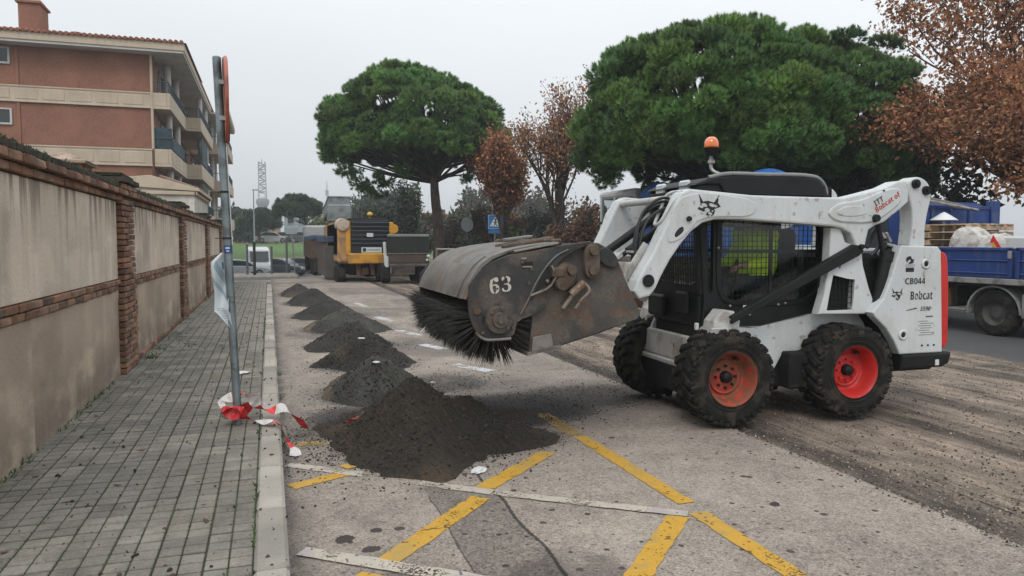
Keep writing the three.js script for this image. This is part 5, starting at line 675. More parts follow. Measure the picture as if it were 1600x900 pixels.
{ // red and white tape, a twisted ribbon
  const red = phys(mat([0.62, 0.03, 0.035], { size: 0.3, tone: 0.2, grain: 0.1, bump: 0 }), { roughness: 0.35, transmission: 0.1, thickness: 0 }), wh = phys(mat([0.66, 0.64, 0.62], { size: 0.3, tone: 0.15, dirt: 0.3 }), { roughness: 0.35, transmission: 0.15, thickness: 0 });
  function tape(pts, w, step, ph, label) {
    const T = thing('warning_tape', label, 'barrier tape', [pts[0][0], pts[0][1], pts[0][2]]), c = new THREE.CatmullRomCurve3(pts.map((p) => V(...p))), n = pts.length * 14, r = rng(Math.floor(ph * 100)), len = c.getLength(), rows = [];
    for (let i = 0; i <= n; i++) { const p = c.getPointAt(i / n), t = c.getTangentAt(i / n), side = V(-t.z, 0, t.x).normalize(), up = side.clone().cross(t), a = ph * 0.3 + 0.9 * Math.sin(i * 0.09 + ph), ww = w * (0.72 + 0.28 * Math.sin(i * 0.17 + ph)); const d = side.multiplyScalar(Math.cos(a)).addScaledVector(up, Math.sin(a)), m = p.clone().addScaledVector(up, 0.008 * Math.sin(i * 0.6)); rows.push([p.clone().addScaledVector(d, -ww / 2), m, p.clone().addScaledVector(d, ww / 2)]); }
    for (let s = 0, k = 0; s < len; s += step, k++) { const i0 = Math.round(s / len * n), i1 = Math.min(n, Math.round((s + step) / len * n)), P = []; for (let i = i0; i < i1; i++) for (let j = 0; j < 2; j++) { const q = [rows[i][j], rows[i][j + 1], rows[i + 1][j + 1], rows[i + 1][j]]; for (const e of [0, 1, 2, 0, 2, 3]) P.push(...q[e].toArray()); } if (P.length) { const g = new THREE.BufferGeometry(); g.setAttribute('position', new THREE.Float32BufferAttribute(P, 3)); put(T, k % 2 ? 'white_stripe' : 'red_stripe', [g], k % 2 ? wh : red); } }
    return T;
  }
  tape([[-0.23, 0.2, -5.79], [-0.32, 0.24, -5.82], [-0.36, 0.3, -5.9], [-0.26, 0.33, -5.92], [-0.2, 0.36, -5.84], [-0.13, 0.31, -5.86], [-0.1, 0.24, -5.9], [-0.02, 0.2, -5.92], [0.08, 0.22, -5.88], [0.17, 0.14, -5.88], [0.25, 0.08, -5.84], [0.29, 0.1, -5.8]], 0.095, 0.15, 0.4, 'red and white warning tape knotted round the pole and trailing over the kerb');
  tape([[-0.24, 0.21, -5.82], [-0.14, 0.17, -5.78], [-0.05, 0.155, -5.74], [0.02, 0.16, -5.68], [0.08, 0.12, -5.6], [0.11, 0.06, -5.48], [0.14, 0.03, -5.36], [0.15, 0.012, -5.28]], 0.08, 0.13, 1.9, 'lower strand of red and white warning tape hanging over the kerb edge');
  tape([[-0.21, 0.24, -5.8], [-0.27, 0.28, -5.78], [-0.33, 0.22, -5.84], [-0.29, 0.17, -5.93], [-0.2, 0.22, -5.94], [-0.13, 0.29, -5.9], [-0.06, 0.25, -5.93]], 0.09, 0.17, 2.9, 'short loop of warning tape wound low around the pole behind the knot');
  tape([[0.58, 0.06, -5.95], [0.64, 0.09, -5.93], [0.7, 0.13, -5.9], [0.74, 0.14, -5.88]], 0.06, 0.1, 2.6, 'torn scrap of warning tape on the left flank of the first heap');
}
const litter = (x, y, z, s, k, label) => { const g = N(new THREE.IcosahedronGeometry(s, 1)); const p = g.attributes.position; for (let i = 0; i < p.count; i++) { const e = 0.6 + 0.7 * hash(Math.round(p.getX(i) * 9e3), Math.round(p.getY(i) * 9e3 + p.getZ(i) * 5e3), k); p.setXYZ(i, p.getX(i) * e * 1.5, p.getY(i) * e * 0.3, p.getZ(i) * e); } g.computeVertexNormals(); single('litter', [xf(g, x, y, z, 0, k)], flat([0.6, 0.6, 0.58], 0.6), label, 'litter'); };
litter(1.27, 0.012, -4.55, 0.045, 1, 'white crumpled scrap at the right foot of the first heap'); litter(0.97, 0.34, -7.12, 0.03, 2, 'white scrap lying on the second heap'); litter(1.02, 0.36, -8.8, 0.03, 3, 'pale scrap lying on the third heap'); litter(-0.28, 0.14, -8.1, 0.05, 4, 'white scrap on the pavement beyond the pole'); litter(1.28, 0.33, -6.0, 0.018, 5, 'tiny white scrap behind the first heap peak');

// ---------- blue flatbed truck ----------
const blueM = mat([0.006, 0.036, 0.17], { size: 1.5, px: 512, tone: 0.3, grain: 0.12, dirt: 0.4, dirtLo: 0.58, dirtC: [0.12, 0.14, 0.18], streak: 0.25, rough: 0.45, bump: 0.001 }), chassisM = mat([0.02, 0.019, 0.018], { size: 1, tone: 0.4, dirt: 0.6, dirtC: [0.05, 0.042, 0.035] }), fenderM = mat([0.2, 0.2, 0.195], { size: 0.7, tone: 0.3, dirt: 0.5, rough: 0.6 }), woodM = [[0.42, 0.31, 0.2], [0.36, 0.25, 0.16], [0.48, 0.38, 0.27]].map((c) => mat(c, { size: 0.8, tone: 0.4, grain: 0.2, dirt: 0.3 }));
{
  const T = thing('flatbed_truck', 'blue flatbed works truck with dropside bed parked across the street', 'truck', [12, 0, -8.5]);
  for (const [z0, z1] of [[-8.35, -10.35], [-5.6, -8.3]]) { const p = put(T, 'dropside', [bb(10.88, 10.93, 0.93, 1.4, z1, z0, 0.008), bb(10.85, 10.89, 1.36, 1.415, z1, z0, 0.01), bb(10.855, 10.885, 1.19, 1.215, z1 + 0.05, z0 - 0.05, 0.01), bb(10.855, 10.885, 0.99, 1.015, z1 + 0.05, z0 - 0.05, 0.01), bb(10.85, 10.9, 0.93, 1.4, z0 - 0.07, z0, 0.008), bb(10.85, 10.9, 0.93, 1.4, z1, z1 + 0.07, 0.008)], blueM); put(p, 'latch', [bx(0.03, 0.12, 0.06, 10.84, 1.3, z0 - 0.03, 0.008)], fenderM); }
  put(T, 'bed_floor', [bb(10.87, 13.15, 0.85, 0.92, -10.4, -5.5, 0.01), bb(13.1, 13.15, 0.92, 1.4, -10.35, -5.5, 0.01)], blueM); put(T, 'bed_rail', [bb(10.845, 10.9, 0.83, 0.925, -10.4, -5.5, 0.01)], fenderM);
  put(T, 'headboard', [bb(10.9, 13.1, 0.92, 2.14, -10.46, -10.4, 0.01), bb(10.86, 11.0, 0.9, 2.2, -10.5, -10.36, 0.012), bb(12.9, 13.12, 0.9, 2.27, -10.5, -10.36, 0.012), bb(11.0, 12.9, 2.1, 2.17, -10.48, -10.38, 0.01), ...[11.45, 11.9, 12.35].map((x) => bb(x, x + 0.06, 0.92, 2.1, -10.41, -10.37, 0.01))], blueM);
  put(T, 'chassis', [bb(11.4, 12.6, 0.5, 0.86, -12.2, -5.5, 0.02), bb(11.1, 11.35, 0.42, 0.8, -10.2, -9.5, 0.03), bb(11.0, 13.0, 0.78, 0.86, -10.3, -5.6)], chassisM); put(T, 'tool_box', [bb(11.02, 11.5, 0.4, 0.72, -10.05, -9.55, 0.02)], mat([0.1, 0.055, 0.03], { dirt: 0.5 })); put(T, 'side_guard', [bb(10.95, 11.0, 0.36, 0.4, -10.3, -9.2, 0.01)], fenderM);
  const wheelAt = (x, z) => { const w = put(T, 'wheel', [xf(lathe([[0.2, 0.01], [0.3, 0], [0.35, 0.02], [0.37, 0.06], [0.37, 0.2], [0.34, 0.24], [0.2, 0.24]], 40), x, 0.37, z, 0, 0, -Math.PI / 2)], rubber); put(w, 'rim', [xf(lathe([[0.21, 0.012], [0.2, 0.02], [0.185, 0.07], [0.13, 0.09], [0.1, 0.06], [0.07, 0.05], [0, 0.05]], 32), x, 0.37, z, 0, 0, -Math.PI / 2), ...[0, 1, 2, 3, 4, 5].map((i) => cyl([x + 0.055, 0.37 + Math.cos(i * 1.047) * 0.09, z + Math.sin(i * 1.047) * 0.09], [x + 0.09, 0.37 + Math.cos(i * 1.047) * 0.09, z + Math.sin(i * 1.047) * 0.09], 0.014, 0.014, 6))], mat([0.06, 0.058, 0.055], { tone: 0.4, dirt: 0.5 })); };
  wheelAt(10.95, -8.7); wheelAt(12.8, -8.7); wheelAt(10.95, -11.7);
  const fp = []; for (let i = 0; i <= 14; i++) { const a = -0.1 + i / 14 * (Math.PI + 0.1); fp.push([Math.cos(a) * 0.47, Math.sin(a) * 0.44]); } const inn = fp.map(([a, b]) => [a * 0.93, b * 0.93]).reverse();
  put(T, 'mudguard', [xf(prof([...fp, ...inn], -0.14, 0.14, 0.006), 11.07, 0.37, -8.7, 0, Math.PI / 2), bb(10.94, 11.2, 0.32, 0.7, -8.24, -7.8, 0.015)], fenderM);
  put(T, 'cab', [xf(prof(round([[0, 0.5], [0, 1.9], [0.1, 2.18], [0.3, 2.24], [1.2, 2.22], [1.45, 2.1], [1.75, 1.4], [1.8, 0.5]], 2), -1.0, 1.0, 0.03), 12, 0.02, -10.55, 0, Math.PI / 2)], blueM);
  put(T, 'cab_window', [bb(10.985, 11.0, 1.35, 1.95, -11.75, -10.9, 0.005)], darkGlass); put(T, 'rear_window', [bb(11.3, 12.7, 1.4, 1.95, -10.56, -10.545)], darkGlass);
  // load, each thing by itself
  const st = thing('pallet_stack', 'stack of wooden pallets on the truck bed behind the white sacks', 'pallet', [11.75, 0.92, -9.9]); for (let k = 0; k < 7; k++) { for (let j = 0; j < 5; j++) put(st, 'board', [bx(0.13, 0.022, 1.0, 11.3 + j * 0.2, 1.02 + k * 0.13, -9.85, 0.003)], woodM[(k + j) % 3]); put(st, 'board', [bx(1.0, 0.09, 0.09, 11.7, 0.965 + k * 0.13, -9.42, 0.003)], woodM[k % 3]); put(st, 'board', [bx(1.0, 0.09, 0.09, 11.7, 0.965 + k * 0.13, -10.25, 0.003)], woodM[(k + 1) % 3]); }
  const sack = (x, y, z, s, k, label) => { const g = N(new THREE.SphereGeometry(1, 20, 14)), p = g.attributes.position; for (let i = 0; i < p.count; i++) { const q = V(p.getX(i), p.getY(i), p.getZ(i)), e = 0.86 + 0.3 * fbm(q.x * 2 + k, q.y * 2 + q.z * 2, 3, 700 + k); p.setXYZ(i, Math.sign(q.x) * Math.pow(Math.abs(q.x), 0.7) * s[0] * e, Math.sign(q.y) * Math.pow(Math.abs(q.y), 0.75) * s[1] * e, Math.sign(q.z) * Math.pow(Math.abs(q.z), 0.7) * s[2] * e); } g.computeVertexNormals(); single('sack', [xf(g, x, y, z)], mat([0.47, 0.45, 0.42], { size: 0.6, tone: 0.3, dirt: 0.4, dirtLo: 0.5, dirtC: [0.3, 0.26, 0.22] }), label, 'sack'); };
  sack(11.2, 1.33, -9.35, [0.25, 0.4, 0.3], 1, 'pale bulky sack on the truck bed closest to the loader'); sack(11.25, 1.3, -8.9, [0.3, 0.32, 0.25], 2, 'pale sack between the first sack and the warning triangle'); sack(11.45, 1.2, -8.2, [0.3, 0.3, 0.28], 3, 'low pale sack to the right of the warning triangle');
  const tri = thing('warning_triangle', 'yellow warning triangle sign with a red border lying against the bed side', 'road sign', [10.99, 1.3, -8.85]); put(tri, 'border', [xf(prof([[-0.28, -0.2], [0.28, -0.2], [0, 0.28]], -0.008, 0.008, 0.003), 10.985, 1.33, -8.75, 0, -Math.PI / 2, 0.1)], flat([0.5, 0.03, 0.03], 0.4)); put(tri, 'face', [xf(prof([[-0.18, -0.145], [0.18, -0.145], [0, 0.17]], -0.004, 0.004, 0.001), 10.97, 1.33, -8.75, 0, -Math.PI / 2, 0.1)], flat([0.62, 0.34, 0.02], 0.4));
  single('foam_board', [bx(0.5, 0.2, 1.2, 11.4, 1.48, -8.55, 0.02, 0.05, 0.03)], mat([0.52, 0.53, 0.52], { dirt: 0.3 }), 'flat pale board lying on the load beside the warning triangle', 'board');
  const tb = thing('timber_stack', 'stack of loose pale planks on the truck bed at the right picture edge', 'timber', [11.6, 0.95, -7.6]); for (let k = 0; k < 9; k++) put(tb, 'plank', [bx(0.16, 0.05, 1.6, 11.25 + (k % 3) * 0.18, 1.42 + Math.floor(k / 3) * 0.062, -7.5 + (k % 4) * 0.03, 0.004, (R() - 0.5) * 0.12)], woodM[k % 3]); put(tb, 'bearer', [bb(11.1, 11.8, 0.92, 1.38, -7.4, -7.2, 0.01), bb(11.1, 11.8, 0.92, 1.38, -8.0, -7.8, 0.01)], woodM[1]);
  const pk = thing('steel_pole', 'grey metal poles lying slanted over the headboard of the truck', 'poles', [11.9, 2.0, -10.2]); put(pk, 'pole', [cyl([11.2, 2.24, -10.25], [12.35, 2.08, -10.2], 0.03)], steel); put(pk, 'pole', [cyl([11.15, 2.3, -10.3], [12.1, 2.14, -10.25], 0.035)], mat([0.15, 0.13, 0.12], {}));
  single('work_light', [xf(lathe([[0.0, 0.16], [0.06, 0.13], [0.22, 0.02], [0.23, 0], [0, 0]], 24), 11.55, 1.88, -10.2), cyl([11.55, 0.92, -10.2], [11.55, 1.9, -10.2], 0.02)], flat([0.62, 0.64, 0.65], 0.5), 'white cone shaped lamp shade in front of the blue headboard', 'lamp');
}
{ // tipper farther up the street
  const T = thing('tipper_truck', 'blue tipper truck with a white cab parked behind the loader arms', 'truck', [11.5, 0, -18]);
  put(T, 'tipper_body', [bb(10.3, 12.6, 1.1, 2.55, -19.6, -14.2, 0.03), ...[0, 1, 2, 3, 4, 5].map((i) => bb(10.22, 10.32, 1.1, 2.55, -19.5 + i * 1.0, -19.36 + i * 1.0, 0.02)), bb(10.24, 10.36, 2.45, 2.62, -19.6, -14.2, 0.02)], mat([0.01, 0.075, 0.3], { size: 1.5, tone: 0.25, dirt: 0.35, rough: 0.5 }));
  put(T, 'tarpaulin', [sph(1, 11.15, 2.45, -14.7, 24, [0.62, 0.77, 1.0]), sph(1, 10.6, 2.5, -18.7, 24, [0.55, 0.7, 0.9])], mat([0.02, 0.13, 0.42], { size: 0.8, tone: 0.5, bump: 0.02, rough: 0.5 })); put(T, 'chassis', [bb(10.7, 12.2, 0.6, 1.1, -23, -14.4, 0.03)], chassisM);
  put(T, 'cab', [bb(10.6, 12.7, 0.9, 1.7, -22.9, -20.2, 0.08), bb(10.6, 12.7, 2.9, 3.15, -22.8, -20.3, 0.08), ...[[10.6, -20.3], [12.6, -20.3], [10.6, -22.7], [12.6, -22.7], [10.6, -21.7]].map(([x, z]) => bb(x, x + 0.1, 1.7, 2.95, z, z + 0.12, 0.02)), bb(10.6, 12.7, 1.7, 3.0, -20.36, -20.24, 0.01)], mat([0.58, 0.6, 0.6], { dirt: 0.35, tone: 0.15 })); put(T, 'cab_window', [bb(10.63, 10.645, 1.72, 2.9, -22.6, -20.4)], new THREE.MeshPhysicalMaterial({ color: C(0.8, 0.85, 0.85), transmission: 1, thickness: 0, roughness: 0.05 })); put(T, 'mirror', [bx(0.08, 0.5, 0.25, 10.3, 2.3, -22.9, 0.03), cyl([10.6, 2.6, -22.9], [10.3, 2.5, -22.9], 0.02)], chassisM); put(T, 'exhaust', [cyl([10.85, 1.4, -20.05], [10.85, 3.2, -20.05], 0.13, 0.13, 14), cyl([11.1, 2.4, -19.95], [11.1, 3.3, -19.95], 0.2, 0.2, 14)], mat([0.06, 0.05, 0.045], {}));
  for (const z of [-15.4, -16.6, -21.8]) for (const x of [10.45, 12.3]) put(T, 'wheel', [xf(lathe([[0, 0.06], [0.26, 0.04], [0.3, 0], [0.46, 0.01], [0.5, 0.06], [0.5, 0.26], [0.46, 0.3], [0, 0.3]], 32), x, 0.5, z, 0, 0, -Math.PI / 2)], rubber);
}

// ---------- road milling machine, dump trailer, second loader ----------
const yel = mat([0.56, 0.27, 0.022], { size: 1.4, tone: 0.2, dirt: 0.55, dirtLo: 0.5, dirtC: [0.25, 0.14, 0.06], rough: 0.5 }), yelDirty = mat([0.42, 0.24, 0.09], { size: 1.2, tone: 0.3, dirt: 0.85, dirtLo: 0.44, dirtC: [0.24, 0.15, 0.09] });
{
  const T = thing('milling_machine', 'yellow road milling machine with a black slatted rear grille and conveyor', 'milling machine', [3.4, 0, -30]);
  put(T, 'hull', [bb(2.42, 4.42, 0.95, 2.25, -35, -28.1, 0.06), bb(2.42, 2.9, 0.7, 2.3, -33, -28.0, 0.08)], yelDirty); put(T, 'rear_panel', [bb(2.72, 2.9, 0.98, 2.28, -28.1, -27.95, 0.03), bb(4.33, 4.5, 1.2, 2.25, -28.1, -27.97, 0.03)], yel); put(T, 'bumper', [bb(2.78, 4.44, 0.68, 1.08, -28.2, -27.85, 0.04)], yel);
  const gr = put(T, 'grille', [bb(2.9, 4.33, 1.08, 2.32, -28.05, -27.96, 0.02)], flat([0.012, 0.014, 0.016], 0.6)); for (let i = 0; i < 6; i++) put(gr, 'slat', [bx(1.4, 0.1, 0.05, 3.615, 1.42 + i * 0.155, -27.93, 0.015, 0, 0.5)], flat([0.03, 0.036, 0.042], 0.4));
  decal(T, 'plate', 0.75, 0.2, 3.66, 1.2, -27.93, textTex(128, 36, (x) => { x.fillStyle = '#c6cbc8'; x.fillRect(0, 0, 128, 36); x.fillStyle = '#20262c'; x.fillRect(8, 6, 22, 24); x.fillStyle = '#7c8894'; for (let i = 0; i < 8; i++) x.fillRect(38 + i * 10, 12, 7, 12); })); put(T, 'badge', [bx(0.24, 0.14, 0.02, 3.6, 1.76, -27.88, 0.004)], flat([0.55, 0.56, 0.55])); put(T, 'air_intake', [cyl([2.62, 2.14, -27.9], [2.62, 2.14, -28.6], 0.22, 0.26, 20), cyl([2.72, 2.08, -27.86], [2.72, 2.08, -28], 0.08)], mat([0.45, 0.38, 0.3], { dirt: 0.5 })); put(T, 'air_intake', [cyl([4.5, 2.0, -27.95], [4.5, 2.0, -28.5], 0.18, 0.2, 16)], yel);
  put(T, 'conveyor', [bx(0.86, 0.5, 3.4, 2.72, 2.85, -32.0, 0.04, 0, -0.12), bx(0.95, 0.7, 0.4, 2.66, 2.62, -29.7, 0.06), bx(0.9, 0.06, 3.4, 2.72, 3.1, -32, 0.01, 0, -0.12)], mat([0.19, 0.21, 0.215], { dirt: 0.4, tone: 0.3 }));
  put(T, 'deck', [bb(2.9, 4.3, 2.32, 2.4, -31, -28.0, 0.01), ...[3.05, 3.3, 3.5, 3.95, 4.15, 4.28].map((x) => cyl([x, 2.4, -28.4], [x, 2.85 - (x * 7 % 1) * 0.2, -28.4], 0.02))], chassisM);
  for (const x of [2.55, 4.2]) { const tr = put(T, 'crawler', [xf(prof(round([[-0.7, 0.05], [0.7, 0.05], [0.8, 0.3], [0.6, 0.52], [-0.6, 0.52], [-0.8, 0.3]], 3), -0.16, 0.16, 0.02), x, 0, -28.8, 0, Math.PI / 2), xf(prof(round([[-0.7, 0.05], [0.7, 0.05], [0.8, 0.3], [0.6, 0.52], [-0.6, 0.52], [-0.8, 0.3]], 3), -0.16, 0.16, 0.02), x, 0, -33, 0, Math.PI / 2)], rubber); put(T, 'leg', [cyl([x, 0.4, -28.5], [x, 1.3, -28.5], 0.12, 0.12, 14)], chassisM); }
  put(T, 'underbody', [bb(2.7, 4.3, 0.3, 0.95, -33, -28.6, 0.04)], chassisM); put(T, 'hydraulics', [cyl([3.2, 0.2, -28.2], [3.2, 0.7, -28.3], 0.09), cyl([3.75, 0.25, -28.2], [3.7, 0.7, -28.3], 0.09), bx(0.3, 0.3, 0.2, 3.45, 0.4, -28.3, 0.04)], mat([0.14, 0.08, 0.05], { dirt: 0.5 }));
  const D = thing('person', 'worker in an orange and yellow jacket standing on the milling machine deck', 'person', [3.75, 2.4, -29.2]), sk = [0.4, 0.24, 0.17], or = [0.62, 0.27, 0.03], gn = [0.35, 0.5, 0.05], tr = [0.03, 0.035, 0.06], X = 3.78, Y = 0.9, Z = -29.2, b = [[[X, Y + 0.92, Z], [X, Y + 1.05, Z], 0.13, 0.13], [[X, Y + 1.05, Z], [X, Y + 1.34, Z], 0.13, 0.15], [[X - 0.17, Y + 1.4, Z], [X + 0.17, Y + 1.4, Z], 0.07, 0.07], [[X, Y + 1.4, Z], [X, Y + 1.52, Z], 0.055, 0.05]];
  for (const s of [-1, 1]) b.push([[X + s * 0.2, Y + 1.38, Z], [X + s * 0.26, Y + 1.12, Z + 0.05], 0.06, 0.048], [[X + s * 0.26, Y + 1.12, Z + 0.05], [X + s * 0.2, Y + 1.0, Z - 0.18], 0.045, 0.033], [[X + s * 0.09, Y + 0.9, Z], [X + s * 0.1, Y + 0.48, Z], 0.085, 0.06], [[X + s * 0.1, Y + 0.48, Z], [X + s * 0.1, Y + 0.1, Z + 0.02], 0.058, 0.042], [[X + s * 0.1, Y + 0.06, Z], [X + s * 0.1, Y + 0.04, Z - 0.18], 0.05, 0.038]);
  put(D, 'body', mergeGeometries([body(b, 0.02, (x, y) => (y > Y + 1.47 ? sk : y > Y + 1.2 ? or : y > Y + 0.92 ? gn : tr)), body(headBones([X, Y + 1.62, Z], [0, 0, -1]), 0.01, () => sk), ...[-1, 1].map((s) => body(handBones([X + s * 0.2, Y + 1.0, Z - 0.18], [0, -0.1, -1], [0, 1, 0], [-s, 0, 0]), 0.005, () => sk))]), personM);
  put(D, 'hard_hat', [sph(0.115, X, Y + 1.68, Z, 18, [1, 0.85, 1.1]), cyl([X, Y + 1.66, Z], [X, Y + 1.675, Z], 0.135, 0.13, 20)], flat([0.6, 0.4, 0.04], 0.4));
}
{
  const T = thing('dump_truck', 'dusty dump truck with a dark body waiting ahead of the milling machine', 'truck', [2.3, 0, -38]);
  put(T, 'dump_body', [bb(1.95, 4.3, 0.85, 1.75, -43.5, -36.5, 0.05), ...[0, 1, 2, 3, 4].map((i) => bb(1.88, 1.98, 0.85, 1.75, -43.3 + i * 1.6, -43.1 + i * 1.6, 0.02))], mat([0.1, 0.065, 0.05], { dirt: 0.6, tone: 0.4 })); put(T, 'tailgate', [bb(1.96, 4.3, 0.85, 1.7, -36.5, -36.4, 0.02)], mat([0.1, 0.06, 0.045], { dirt: 0.5, tone: 0.4 })); put(T, 'body_rail', [bb(1.9, 4.35, 1.72, 1.98, -43.5, -36.4, 0.06)], mat([0.05, 0.08, 0.14], { dirt: 0.5 })); put(T, 'chassis', [bb(2.2, 4.0, 0.5, 0.86, -45, -36.5)], chassisM); put(T, 'cab', [bb(1.95, 4.25, 0.8, 2.6, -46, -43.9, 0.1)], mat([0.4, 0.4, 0.4], {})); put(T, 'mudguard', [bb(2.0, 2.5, 0.2, 0.85, -36.45, -36.35, 0.02)], chassisM);
  for (const z of [-37.4, -38.7, -45]) for (const x of [2.0, 3.7]) put(T, 'wheel', [xf(lathe([[0, 0.06], [0.26, 0.04], [0.3, 0], [0.46, 0.01], [0.5, 0.06], [0.5, 0.4], [0.46, 0.44], [0, 0.44]], 28), x, 0.5, z, 0, 0, -Math.PI / 2)], rubber);
  T.position.y = -0.15;
}
{ // dark skirts beside the milling machine
  const T = thing('side_conveyor', 'grey brown sheeted side wall standing left of the milling machine', 'machine guard', [2.1, 0, -31]);
  put(T, 'panel', [bx(0.06, 1.45, 3.2, 2.1, 0.85, -31.4, 0.02, 0.02)], mat([0.06, 0.055, 0.052], { size: 1.2, tone: 0.5, dirt: 0.8, dirtLo: 0.46, dirtC: [0.11, 0.07, 0.05] })); put(T, 'rim', [bx(0.14, 0.3, 3.3, 2.06, 1.62, -31.4, 0.05, 0.02), bx(0.5, 0.25, 0.1, 2.3, 1.6, -29.8, 0.03)], mat([0.05, 0.075, 0.11], { dirt: 0.5 })); put(T, 'edge', [bx(0.1, 1.5, 0.08, 2.05, 0.8, -33.0, 0.02), bx(0.6, 1.3, 0.06, 2.36, 0.7, -29.8, 0.02)], mat([0.09, 0.085, 0.08], {}));
}
{
  const T = thing('second_loader', 'second skid steer loader seen from the front, carrying a dark bucket up the street', 'skid steer loader', [4.8, 0, -27]);
  put(T, 'bucket', [xf(prof([[0, 0.62], [0.06, 0.62], [0.5, 0.72], [0.62, 1.1], [0.6, 1.6], [0.45, 1.72], [0.3, 1.72], [0.5, 1.55], [0.52, 1.1], [0.4, 0.78], [0, 0.66]], -0.74, 0.74, 0.01), 4.82, 0, -26.3, 0, Math.PI / 2)], S1); put(T, 'bucket_lip', [bb(4.06, 5.58, 1.68, 1.78, -26.7, -26.55, 0.02)], mat([0.2, 0.21, 0.2], {})); put(T, 'bucket_face', [bb(4.08, 5.56, 1.1, 1.7, -26.62, -26.58)], flat([0.012, 0.013, 0.013], 0.7)); put(T, 'bucket_base', [bb(4.08, 5.56, 0.72, 1.08, -26.66, -26.52, 0.03)], mat([0.07, 0.05, 0.04], {})); put(T, 'cutting_edge', [bb(4.06, 5.58, 1.07, 1.1, -26.53, -26.49)], edgeM);
  put(T, 'lift_arm', [bx(0.1, 1.0, 0.16, 4.0, 1.0, -26.8, 0.02, 0, 0, 0.06), bx(0.1, 0.4, 0.3, 4.05, 0.78, -26.75, 0.02)], white); put(T, 'lift_arm', [bx(0.1, 0.5, 0.16, 5.58, 0.8, -26.8, 0.02)], white); put(T, 'chassis', [bb(4.3, 5.1, 0.3, 0.74, -28.6, -26.85, 0.03), bb(4.28, 5.12, 0.6, 0.74, -26.9, -26.8, 0.02)], whiteDirty); put(T, 'axle_plate', [bb(4.32, 5.08, 0.36, 0.44, -26.86, -26.78, 0.01)], mat([0.25, 0.22, 0.19], {})); put(T, 'cab', [bb(4.3, 5.2, 0.74, 1.66, -28.6, -27, 0.06)], black);
  for (const x of [3.86, 5.16]) for (const z of [-27, -28.2]) put(T, 'wheel', [xf(lathe([[0, 0.06], [0.2, 0.04], [0.24, 0], [0.34, 0.01], [0.37, 0.05], [0.37, 0.25], [0.34, 0.3], [0, 0.3]], 28), x, 0.37, z, 0, 0, -Math.PI / 2)], rubber);
  put(T, 'work_lamp', [sph(0.06, 5.52, 0.98, -26.5, 10), sph(0.05, 5.48, 0.84, -26.5, 10)], flat([0.6, 0.62, 0.6], 0.3));
}

// ---------- trees ----------
const bark = mat([0.115, 0.085, 0.068], { size: 0.8, px: 512, tone: 0.6, grain: 0.4, streak: 0.6, dirtC: [0.05, 0.04, 0.034], bump: 0.03, rough: 1 }), barkDark = mat([0.055, 0.045, 0.04], { size: 0.8, tone: 0.6, grain: 0.4, bump: 0.02, rough: 1 });
function limb(pts, r0, r1, n = 8) { // a tapered, slightly crooked tube
  const c = new THREE.CatmullRomCurve3(pts.map((p) => V(...p))), k = pts.length * 4, g = new THREE.TubeGeometry(c, k, 1, n), p = g.attributes.position;
  for (let i = 0; i <= k; i++) { const o = c.getPointAt(i / k), r = lerp(r0, r1, i / k); for (let j = 0; j <= n; j++) { const q = i * (n + 1) + j, f = r * (0.9 + 0.22 * hash(j % n, Math.floor(i / 2), 5)); p.setXYZ(q, o.x + (p.getX(q) - o.x) * f, o.y + (p.getY(q) - o.y) * f, o.z + (p.getZ(q) - o.z) * f); } }
  g.computeVertexNormals(); return N(g);
}
// a tuft of pine needles: thin blades fanned upward
const tuftG = (() => { const P = [], r = rng(31); for (let i = 0; i < 26; i++) { const a = r() * 6.283, e = 0.25 + r() * 1.25, L2 = 0.65 + r() * 0.45, d = V(Math.cos(a) * Math.cos(e), Math.sin(e), Math.sin(a) * Math.cos(e)), s = V(-Math.sin(a), 0, Math.cos(a)).multiplyScalar(0.045), t = d.clone().multiplyScalar(L2), m = d.clone().multiplyScalar(L2 * 0.5); P.push(...s.clone().multiplyScalar(-0.6).toArray(), ...s.clone().multiplyScalar(0.6).toArray(), ...m.clone().add(s).toArray(), ...s.clone().multiplyScalar(-0.6).toArray(), ...m.clone().add(s).toArray(), ...m.clone().sub(s).toArray(), ...m.clone().sub(s).toArray(), ...m.clone().add(s).toArray(), ...t.toArray()); } const g = new THREE.BufferGeometry(); g.setAttribute('position', new THREE.Float32BufferAttribute(P, 3)); g.setAttribute('uv', new THREE.Float32BufferAttribute(new Float32Array(P.length / 3 * 2), 2)); g.computeVertexNormals(); return g; })();
const needleM = new THREE.MeshPhysicalMaterial({ color: C(1, 1, 1), roughness: 0.7, transmission: 0.12, thickness: 0 });
